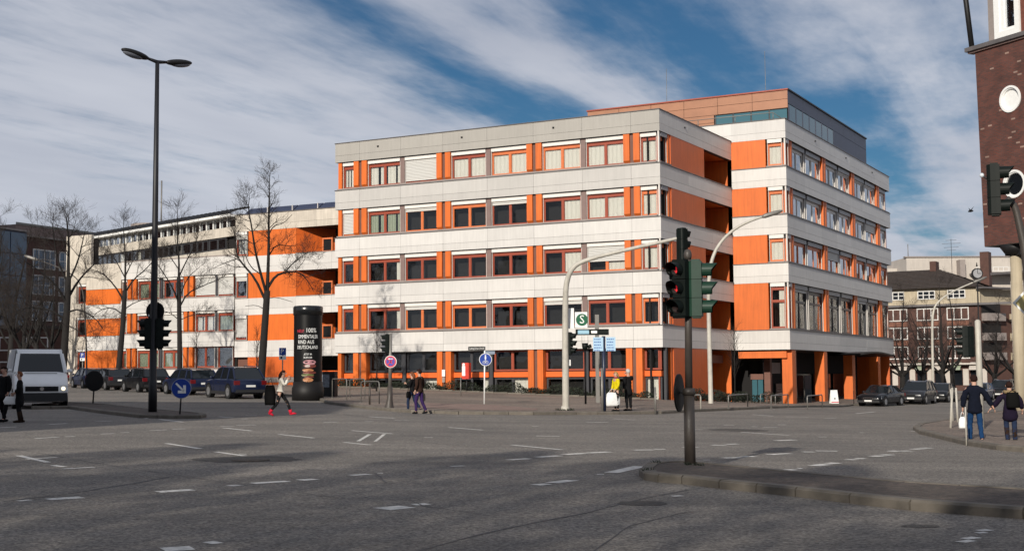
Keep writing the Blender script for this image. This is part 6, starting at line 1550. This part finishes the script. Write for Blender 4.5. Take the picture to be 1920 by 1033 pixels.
for z_, s_, sz, mm, sx_, dx in ((zt - 1.33, 'NEU!', .22, 'signred', .8, -.42), (zt - 1.30, '100%', .33, 'signwhite', .8, .17), (zt - 1.62, 'SIMMENTALER', .27, 'signwhite', .62, 0), (zt - 1.90, 'RIND AUS', .27, 'signwhite', .72, -.12), (zt - 2.17, 'DEUTSCHLAND', .25, 'signwhite', .64, -.02), (zt - 2.53, 'JETZT IM', .13, 'signwhite', .8, 0), (zt - 2.70, 'MCRIND?' if False else 'BUERGER', .13, 'signwhite', .8, 0)):
    o = text('lettering', s_, sz, M[mm], t, (0, 0, z_), (0, 0, dx / Rr), ext=.002, bend=Rr - .03, sx=sx_)
bz = zt - 4.05
def wrap(poly, m, lift=.0, name='picture'):
    mb = MB(); vs = []
    for x, z in poly: a = x / Rr; q = Rr - .018 + lift; vs.append((q * math.sin(a), -q * math.cos(a), z + bz))
    c = len(vs); cx_ = sum(a for a, _ in poly) / c; cz_ = sum(b_ for _, b_ in poly) / c; a = cx_ / Rr; q = Rr - .014 + lift; vs.append((q * math.sin(a), -q * math.cos(a), cz_ + bz))
    mb.add(vs, [(i, (i + 1) % c, c) for i in range(c)]); mb.build(name, m, t)
def ov(cx_, cz_, rx, rz, n_=14, jit=.12): return [(cx_ + rx * random.uniform(1 - jit, 1) * math.cos(2 * math.pi * i / n_), cz_ + rz * random.uniform(1 - jit, 1) * math.sin(2 * math.pi * i / n_)) for i in range(n_)]
bn = mat('print_bun', (.40, .17, .07), .5, .3, 12); be = mat('print_beef', (.14, .03, .02), .5, .5, 16); sl = mat('print_salad', (.13, .14, .04), .5, .5, 18); on = mat('print_onion', (.42, .20, .22), .5, .4, 14)
wrap(ov(.10, 1.12, .38, .13), on); wrap(ov(.12, .93, .36, .13), be, .003); wrap(ov(-.02, .92, .16, .07), mat('print_pale', (.5, .42, .38), .5, .4, 20), .006); wrap(ov(.0, .70, .32, .09), bn, .006); wrap(ov(.08, .58, .38, .09), be, .009); wrap(ov(-.02, .45, .38, .07), sl, .012); wrap(ov(.06, .36, .28, .06), be, .014); wrap(ov(.0, .20, .30, .12), bn, .017); wrap(ov(.16, 1.02, .24, .05), on, .008)
# low dark box right of the column
q_ = PG(617, 743, PV); t = thing('utility_box', 'dark utility cabinet covered with faded bills beside the advertising column', 'cabinet', (q_.x, q_.y, q_.z), R(-15)); MB().box(-.4, .4, -.2, .25, 0, 1.35).build('cabinet_body', M['dark'], t); MB().box(-.36, .1, -.21, -.2, .5, 1.2).build('bill', mat('faded_bill', (.15, .17, .2), .6, .6, 9), t)
# weeds and cracks on the foreground island
for x_, y_ in ((1290, 871), (1310, 872), (1232, 868), (1216, 882)):
    q_ = PG(x_, y_, PV); tuft('', q_.x, q_.y, q_.z, .10, 26, .07)
# bicycle hoops
def hoop(label, a, b, h_, r_=.024, mm='grey', group='steel bicycle hoops on the pavement'):
    A_, B_ = PG(*a, PV), PG(*b, PV); t = thing('bicycle_hoop', label, 'bicycle stand', A_, 0, group); d_ = B_ - A_
    u_ = Vector((d_.x, d_.y, 0)).normalized(); rr_ = .12
    pts = [Vector((0, 0, -.05)), Vector((0, 0, h_ - rr_)), u_ * .035 + Vector((0, 0, h_ - .035)), u_ * rr_ + Vector((0, 0, h_))]; e_ = Vector((d_.x, d_.y, 0))
    zb = B_.z - A_.z
    pts += [e_ - u_ * rr_ + Vector((0, 0, h_)), e_ - u_ * .035 + Vector((0, 0, h_ - .035)), e_ + Vector((0, 0, h_ - rr_)), e_ + Vector((0, 0, zb - .05))]
    MB().tube(pts, r_, 8).build('hoop', M[mm], t); MB().disc((0, 0, .01), .07, (0, 0, 1), .02, 10).build('foot_plate', M[mm], t); return t
hoop('steel bicycle hoop nearest the advertising column', (623, 746), (650, 750), 1.0)
hoop('second steel bicycle hoop from the advertising column', (656, 746), (684, 748), 1.0)
hoop('front bicycle hoop of the left group, beside the dark bollard', (677, 755), (711, 757), 1.0)
hoop('bicycle hoop right behind the foreground signal post', (1270, 768), (1314, 766.5), .62, .035, 'palepole')
hoop('first bicycle hoop right of the curved lamp', (1366, 765), (1402, 762), .60, .03); hoop('second bicycle hoop right of the curved lamp, before the hedge', (1446, 765), (1478, 763), .60, .03)
hoop('bicycle hoop before the arcade between two orange columns', (1514, 765), (1542, 763), .60, .03)
hoop('rear bicycle hoop deep in the entrance, left one', (1426, 757), (1438, 757), .55, .03); hoop('rear bicycle hoop deep in the entrance, right one', (1454, 757), (1467, 757), .55, .03)
def bollard(label, a, h_, r_=.04, mm='grey', top=None, lean=(0, 0), group=None, cat='bollard', name='bollard'):
    A_ = PG(*a, PV); t = thing(name, label, cat, A_, 0, group); MB().tube([(0, 0, -.1), (lean[0], lean[1], h_)], [r_, r_ * .92], 10).build('post', M[mm], t); MB().ell((lean[0], lean[1], h_), (r_ * .95, r_ * .95, r_ * .5), 10, 6).build('cap', M[mm], t)
bollard('dark bollard among the left bicycle hoops', (693, 758), .95, .045, 'midpole'); bollard('pale steel bollard right of the couple at the kerb', (1229, 771), 1.0, .045, 'grey')
bollard('thin grey post with a small head before the office hedge', (864, 742), 1.05, .03, 'grey'); bollard('thin dark rod by the entrance column', (1601, 757), .9, .03, 'dark')
bollard('leaning pale stake left of the walking man', (1782, 802), 1.25, .04, 'palepole', lean=(.13, .1), cat='stake', name='stake'); bollard('upright pale stake nearest the walking man', (1796, 791), 1.2, .04, 'palepole', lean=(-.03, 0), cat='stake', name='stake'); bollard('far pale stake of the three beside the walking man', (1787, 789), 1.15, .035, 'palepole', lean=(-.05, 0), cat='stake', name='stake')
bollard('thin pale post right beside the leg of the man in jeans', (1812, 827), .85, .018, 'palepole', cat='post', name='thin_post')
# board and box
q_ = PG(1564, 756, PV); t = thing('pavement_board', 'white pavement board with a black dot before the arcade', 'board', q_, R(8)); mb = MB(); mb.add([(-.28, -.2, 0), (.28, -.2, 0), (.25, 0, .95), (-.25, 0, .95), (-.28, .2, 0), (.28, .2, 0)], [(0, 1, 2, 3), (5, 4, 3, 2)]); mb.build('board', M['signwhite'], t)
MB().disc((0, -.16, .35), .05, (0, 1, -.2), .02, 12).build('dot', M['black'], t); MB().box(-.27, .27, -.2, -.17, .06, .12).build('rail', M['signred'], t)
wx, wy = b2w(-13.4, -1.1); t = thing('litter_bin', 'red box with a white figure print before the office hedge beside the blue cycle sign', 'box', (wx, wy, G(wx, wy) + PV), BROT)
mb = MB(); mb.box(-.22, .30, -.16, .16, .85, 1.9); mb.build('box_body', mat('red_box', (.55, .045, .025), .45, .2, 6), t); MB().tube([(.05, 0, 0), (.05, 0, .85)], .05, 8).build('post', M['dark'], t); MB().box(-.20, .04, -.172, -.16, 1.05, 1.7).build('print', M['signwhite'], t); MB().ell((-.08, -.17, 1.78), (.11, .02, .1), 10, 6).build('print', M['signwhite'], t)
wx, wy = b2w(-15.75, -.02); t = thing('notice', 'small white notice on the orange column pair of the office front', 'notice', (wx, wy, 2.0), BROT); MB().box(-.12, .12, -.06, -.03, -.3, .15).build('sheet_of_paper', M['signwhite'], t); MB().box(-.1, .1, -.055, -.03, -.7, -.34).build('sheet_of_paper', M['sill'], t)

# ------------------------------------------------------------------ hedges
def hedge(label, fr_pts, h_, d_, seed):
    rd = random.Random(seed); mb = MB()
    for a, b in zip(fr_pts[:-1], fr_pts[1:]):
        a = Vector(a); b = Vector(b); L = (b - a).length; u_ = (b - a).normalized(); n_ = Vector((-u_.y, u_.x))
        for i in range(int(L * 260)):
            s_ = rd.uniform(0, L); hh = h_ * (.72 + .22 * math.sin(s_ * 1.7 + seed) + .16 * math.sin(s_ * 4.1)); p_ = a + u_ * s_ + n_ * rd.uniform(0, d_); z = G(p_.x, p_.y) + PV + rd.uniform(.0, 1) ** .7 * hh
            c_ = Vector((p_.x, p_.y, z)); e1 = Vector((rd.uniform(-1, 1), rd.uniform(-1, 1), rd.uniform(-.4, 1))).normalized() * rd.uniform(.05, .10); e2 = e1.orthogonal().normalized() * rd.uniform(.02, .045)
            mb.add([c_ - e1, c_ + e2, c_ + e1, c_ - e2], [(0, 1, 2, 3)])
    return tag(mb.build('hedge', M['leafd']), label, 'hedge', kind='stuff')
hedge('low dark evergreen hedge along the street front of the office building', [b2w(-24.3, -1.0), b2w(-.4, -1.0)], .72, .85, 3)
hedge('dark hedge under the loggias and beside the entrance', [b2w(.4, 1.5), b2w(1.0, 11.5), b2w(3.4, 12.6)], .75, -.8, 5)
# bed edging
mb = MB(); a, b = Vector(b2w(-24.6, -1.15)), Vector(b2w(0, -1.15))
for i in range(24):
    p0, p1 = a.lerp(b, i / 24), a.lerp(b, (i + .97) / 24); z = (G(p0.x, p0.y) + G(p1.x, p1.y)) / 2 + PV; d_ = (p1 - p0).normalized(); n_ = Vector((-d_.y, d_.x)) * .05
    obj_ = MB(); obj_.prism([p0 - n_, p1 - n_, p1 + n_, p0 + n_], z - .05, z + .09); obj_.build('edging_stone', M['kerb'], pave)

# ------------------------------------------------------------------ trees
class Tree:
    def __init__(s, seed): s.rd = random.Random(seed); s.tr = MB(); s.br = MB(); s.tw = MB(); s.n = 0
    def rv(s, a): return Vector((s.rd.uniform(-a, a), s.rd.uniform(-a, a), s.rd.uniform(-a, a)))
    def grow(s, p, d, L, r, lev):
        rd = s.rd
        if s.n > 5200: return
        nseg = 4 if lev > 1 else 3; pts = [p]; dd = d.copy()
        for i in range(nseg):
            dd = (dd + s.rv(.20) + Vector((0, 0, .06 if lev > 1 else .10))).normalized(); pts.append(pts[-1] + dd * L / nseg)
        s.n += 1
        (s.br if lev > 1 else s.tw).tube(pts, [max(.004, r * (1 - .68 * i / nseg)) for i in range(nseg + 1)], 5 if lev > 1 else 3, caps=False)
        if lev <= 0: return
        for i in range(1, nseg + 1):
            k = 2 if lev <= 2 or i == nseg else (1 if rd.random() < .8 else 2)
            for _ in range(k):
                ax_ = dd.orthogonal().normalized(); ax_.rotate(Quaternion(dd, rd.uniform(0, 6.28))); nd = (dd + ax_ * rd.uniform(.55, 1.1)).normalized()
                s.grow(pts[i], nd, L * rd.uniform(.45, .70), r * rd.uniform(.30, .42), lev - 1)
    def limb(s, pts, r0, r1, L, lev=2, first=.3):
        n_ = len(pts); s.br.tube(pts, [r0 + (r1 - r0) * i / (n_ - 1) for i in range(n_)], 7, caps=False)
        for i in range(n_):
            f = i / (n_ - 1)
            if f < first: continue
            d = (pts[min(i + 1, n_ - 1)] - pts[max(0, i - 1)]).normalized(); rr_ = r0 + (r1 - r0) * f
            for _ in range(2 if i < n_ - 1 else 3):
                ax_ = d.orthogonal().normalized(); ax_.rotate(Quaternion(d, s.rd.uniform(0, 6.28))); nd = (d * .6 + ax_ * s.rd.uniform(.5, 1)).normalized()
                s.grow(pts[i], nd, L * s.rd.uniform(.6, 1.15) * (1.1 - .5 * f), min(rr_ * .5, .026), lev)
    def finish(s, label, base, group=None, name='bare_tree'):
        t = thing(name, label, 'tree', base, 0, group); inv = Vector(base)
        for mb, nm, mm in ((s.tr, 'trunk', 'bark'), (s.br, 'branches', 'bark'), (s.tw, 'twigs', 'twig')):
            if mb.v: mb.v = [tuple(Vector(v) - inv) for v in mb.v]; mb.build(nm, M[mm], t)
        return t
def px_tree(label, Y, seed, trunk, tr, limbs, L=1.5, lev=2, dy=1.6, group=None):
    T = Tree(seed); rd = T.rd
    tp = curve_pts(pl3(trunk, Y), 1); tp[0].z = G(tp[0].x, Y); base = tp[0].copy(); tp[0].z -= .1
    tr *= .86; n_ = len(tp); T.tr.tube([tp[0] + Vector((0, 0, -.1))] + tp, [tr * 1.35] + [tr * (1.12 - .34 * i / (n_ - 1)) for i in range(n_)], 10)
    for i, (pxs, r_) in enumerate(limbs):
        dd = 0 if i == 0 else rd.uniform(-dy, dy) * (.5 + len(pxs) * .12)
        pts = pl3(pxs, Y, dd); pts = curve_pts([q + (T.rv(.06) if 0 < j < len(pts) - 1 else Vector()) for j, q in enumerate(pts)], 1); T.limb(pts, r_ * .78, .012, L * .82, lev)
    return T.finish(label, base, group)
TG = 'bare street trees along the left pavement'
px_tree('large bare forked tree behind the parked sport utility car, reaching above the roofline', 78, 11, [(487, 745), (490, 700), (496, 620), (501, 545)], .27,
    [([(501, 548), (503, 500), (504, 460), (505, 420), (504, 380), (506, 350), (506, 326)], .15), ([(500, 552), (489, 512), (479, 470), (470, 425), (466, 392), (468, 368)], .12), ([(497, 562), (480, 520), (456, 496), (444, 480), (440, 445), (433, 415)], .11),
     ([(503, 538), (515, 517), (535, 509), (558, 508), (576, 524), (588, 546)], .12), ([(535, 509), (548, 497), (562, 484), (578, 473)], .06), ([(504, 480), (517, 458), (540, 461), (558, 460)], .06), ([(504, 440), (512, 422), (532, 418), (548, 402)], .05),
     ([(497, 580), (480, 570), (460, 574)], .03), ([(500, 560), (520, 556), (548, 566)], .03), ([(445, 485), (425, 490), (395, 505)], .04), ([(490, 515), (470, 500), (455, 470), (450, 440)], .05)], 1.5, 2, 2.0, TG)
px_tree('slim bare tree right of the tall lamp post before the wing', 86, 23, [(337, 720), (337, 650), (336, 580), (335, 520)], .19,
    [([(335, 522), (334, 490), (334, 455), (333, 425), (333, 392)], .10), ([(336, 570), (322, 535), (302, 505), (286, 480)], .08), ([(337, 575), (352, 548), (380, 536), (418, 520)], .08), ([(335, 520), (350, 492), (364, 465), (372, 442)], .07), ([(335, 505), (322, 484), (305, 466)], .05),
     ([(336, 600), (318, 585), (298, 582)], .04), ([(337, 600), (360, 590), (385, 590)], .04), ([(336, 560), (350, 520), (375, 500)], .06)], 1.5, 2, 2.0, TG)
px_tree('bare tree before the orange panels of the wing, left of the tall lamp post', 96, 37, [(221, 705), (226, 660), (231, 600), (234, 545)], .24,
    [([(234, 548), (235, 510), (233, 470), (232, 440), (231, 418)], .12), ([(233, 565), (215, 533), (190, 512), (163, 503)], .10), ([(231, 590), (212, 575), (186, 582), (170, 600)], .07), ([(234, 550), (250, 524), (274, 503), (292, 482)], .10), ([(234, 520), (246, 492), (262, 468)], .07), ([(233, 580), (255, 565), (280, 560)], .06), ([(234, 520), (218, 490), (205, 470)], .06)], 1.7, 2, 2.2, TG)
px_tree('big dark bare tree left of the wing, behind the white van', 84, 41, [(116, 720), (121, 650), (126, 580), (128, 520)], .27,
    [([(128, 522), (129, 490), (128, 455), (126, 425), (124, 402)], .16), ([(126, 570), (105, 535), (75, 508), (45, 488)], .13), ([(127, 560), (148, 528), (172, 500), (196, 478)], .13), ([(127, 585), (150, 580), (180, 598), (195, 620)], .09), ([(125, 600), (92, 580), (55, 575), (25, 585)], .10), ([(128, 530), (145, 490), (155, 455), (160, 430)], .10), ([(127, 530), (108, 490), (100, 450), (98, 420)], .10), ([(127, 610), (148, 620), (165, 640)], .06)], 2.0, 2, 2.6, TG)
def auto_tree(label, x, Y, H, seed, group=None, r_=.2, fork=.35, pv=0.0, spread=.55, lev=2, nl=7):
    T = Tree(seed); rd = T.rd; z = G(x, Y) + pv; b = Vector((x, Y, z)); f = H * fork
    T.tr.tube([b + Vector((0, 0, -.2)), b + Vector((rd.uniform(-.1, .1), 0, f * .5)), b + Vector((rd.uniform(-.2, .2), 0, f))], [r_ * 1.3, r_ * .95, r_ * .8], 9); c = b + Vector((0, 0, f))
    for i in range(nl):
        a = 2 * math.pi * i / nl + rd.uniform(-.3, .3); up_ = 1.0 if i == 0 else rd.uniform(.45, .95); ln = (H - f) * (1 if i == 0 else rd.uniform(.6, .9)); d = Vector((math.cos(a) * spread * (0.1 if i == 0 else 1), math.sin(a) * spread * (.1 if i == 0 else 1), up_)).normalized()
        p0 = c + Vector((0, 0, -rd.uniform(0, f * .35) if i else 0)); pts = [p0]
        for j in range(5): d = (d + T.rv(.14) + Vector((0, 0, .08))).normalized(); pts.append(pts[-1] + d * ln / 5)
        T.limb(pts, r_ * (.6 if i == 0 else .42), .015, H * .14, lev)
    return T.finish(label, b, group)
for i, (x, Y, H, s_) in enumerate(((XP(22, 600, 110), 110, 13.5, 51), (XP(70, 600, 122), 122, 13, 52), (XP(-20, 600, 100), 100, 13, 53), (XP(98, 600, 130), 130, 12, 56), (XP(45, 600, 92), 92, 10, 57))):
    auto_tree(['bare tree behind the van with a straight dark trunk', 'bare tree before the brown brick office block', 'bare tree at the far left edge before the glass block', 'farthest bare tree beside the end of the wing', 'low spreading bare tree just above the van roof'][i], x, Y, H, s_, 'bare trees in the shade at the left', .24, .33)
for i, (px_x, Y, H, s_) in enumerate(((1692, 122, 9.5, 61), (1768, 124, 10.5, 62), (1786, 140, 11.5, 63), (1730, 150, 10, 64), (1866, 128, 9.0, 66), (1912, 120, 8.5, 65))):
    auto_tree(['bare tree with thick low fork right beside the office corner', 'bare tree beside the thin curved lamp', 'taller bare tree behind the curved lamp tree', 'small bare tree far behind the parked cars', 'bare tree left of the pale columns', 'bare tree at the right edge behind the columns'][i], XP(px_x, 700, Y), Y, H, s_, 'bare trees in the right side street', .26, .24, .12, .75)
def sapling(label, x, Y, H, seed, zb=None):
    T = Tree(seed); z = (G(x, Y) + PV) if zb is None else zb; b = Vector((x, Y, z)); T.tr.tube([b, b + Vector((.03, 0, H * .5)), b + Vector((0, 0, H))], [.05, .035, .008], 6)
    for i in range(26):
        f = .3 + .68 * i / 26; a = T.rd.uniform(0, 6.28); d = Vector((math.cos(a) * .5, math.sin(a) * .5, .9)).normalized(); T.grow(b + Vector((0, 0, H * f)), d, H * .24 * (1.15 - .6 * f), .014, 1)
    return T.finish(label, b, None, 'sapling')
for lab, x_, ybase, Y, yt, s_ in (('slender sapling left of the forked tree before the orange wall', 481, 0, 92, 618, 71), ('slender sapling before the office front left of the signal post', 706, 0, 84, 622, 72), ('slender sapling before the loggia corner', 1377, 0, 84, 612, 73), ('small sapling between the cars before the wing', 368, 0, 98, 622, 74)):
    X = XP(x_, 700, Y); sapling(lab, X, Y, ZP(x_, yt, Y) - G(X, Y) - PV, s_)
# unseen evergreens added behind the camera; crowns thinned upwards to grade the near road's shade
def evergreen(label, x, y, H, seed):
    rd = random.Random(seed); z = G(x, y); b = Vector((x, y, z)); t = thing('added_evergreen', label, 'tree', b, 0, 'unseen evergreens added behind the viewer for their shade')
    MB().tube([(0, 0, -.2), (0, 0, H * .5), (.1, 0, H * .95)], [.28, .2, .03], 8).build('trunk', M['bark'], t); mb = MB()
    for i in range(5200):
        f = rd.random() ** 1.5; zz = H * (.28 + .72 * f); rr_ = 4.2 * (1 - f) ** .55 * math.sqrt(rd.random()); a_ = rd.uniform(0, 6.28)
        if rd.random() < f * .35: continue
        c_ = Vector((rr_ * math.cos(a_), rr_ * math.sin(a_), zz)); e1 = Vector((rd.uniform(-1, 1), rd.uniform(-1, 1), rd.uniform(-1, .6))).normalized() * rd.uniform(.12, .26); e2 = e1.orthogonal().normalized() * rd.uniform(.05, .11)
        mb.add([c_ - e1, c_ + e2, c_ + e1, c_ - e2], [(0, 1, 2, 3)])
    mb.build('crown', M['leafd'], t); return t
pt = evergreen('unseen evergreen tree added behind the viewer to shade the near road', -34, -14, 18.6, 91); pt2 = evergreen('taller unseen evergreen tree added behind the viewer to shade the near road', -29, -17, 20.4, 92)
for i in range(18):
    c = copy_tree(pt if i % 2 else pt2); c.location = (-36 + i * 2.6 + random.uniform(-.9, .9), -14 - (i % 3) * 2.5, 0); c.rotation_euler = (0, 0, random.uniform(0, 6.28)); s_ = random.uniform(.84, 1.10); c.scale = (s_, s_, s_)
# bird
q_ = pl3([(1820, 396)], 62)[0]; t = thing('bird', 'small dark bird flying in the sky left of the brick house', 'bird', q_, R(30)); MB().ell((0, 0, 0), (.055, .16, .05), 10, 8).build('bird_body', M['black'], t)
mb = MB(); mb.add([(0, .06, .02), (0, -.06, .02), (-.16, -.02, .14), (-.26, -.08, .20)], [(0, 1, 2), (0, 2, 3)]); mb.build('wing', M['black'], t); mb = MB(); mb.add([(0, .06, .02), (0, -.06, .02), (.14, -.02, .16), (.20, -.06, .26)], [(0, 1, 2), (0, 2, 3)]); mb.build('wing', M['black'], t)

# ------------------------------------------------------------------ names of the setting, checks
for o in bpy.data.objects:
    if o.type == 'LIGHT' or o.type == 'CAMERA': continue
    if o.parent is None and o.get('label') == '': del o['label']
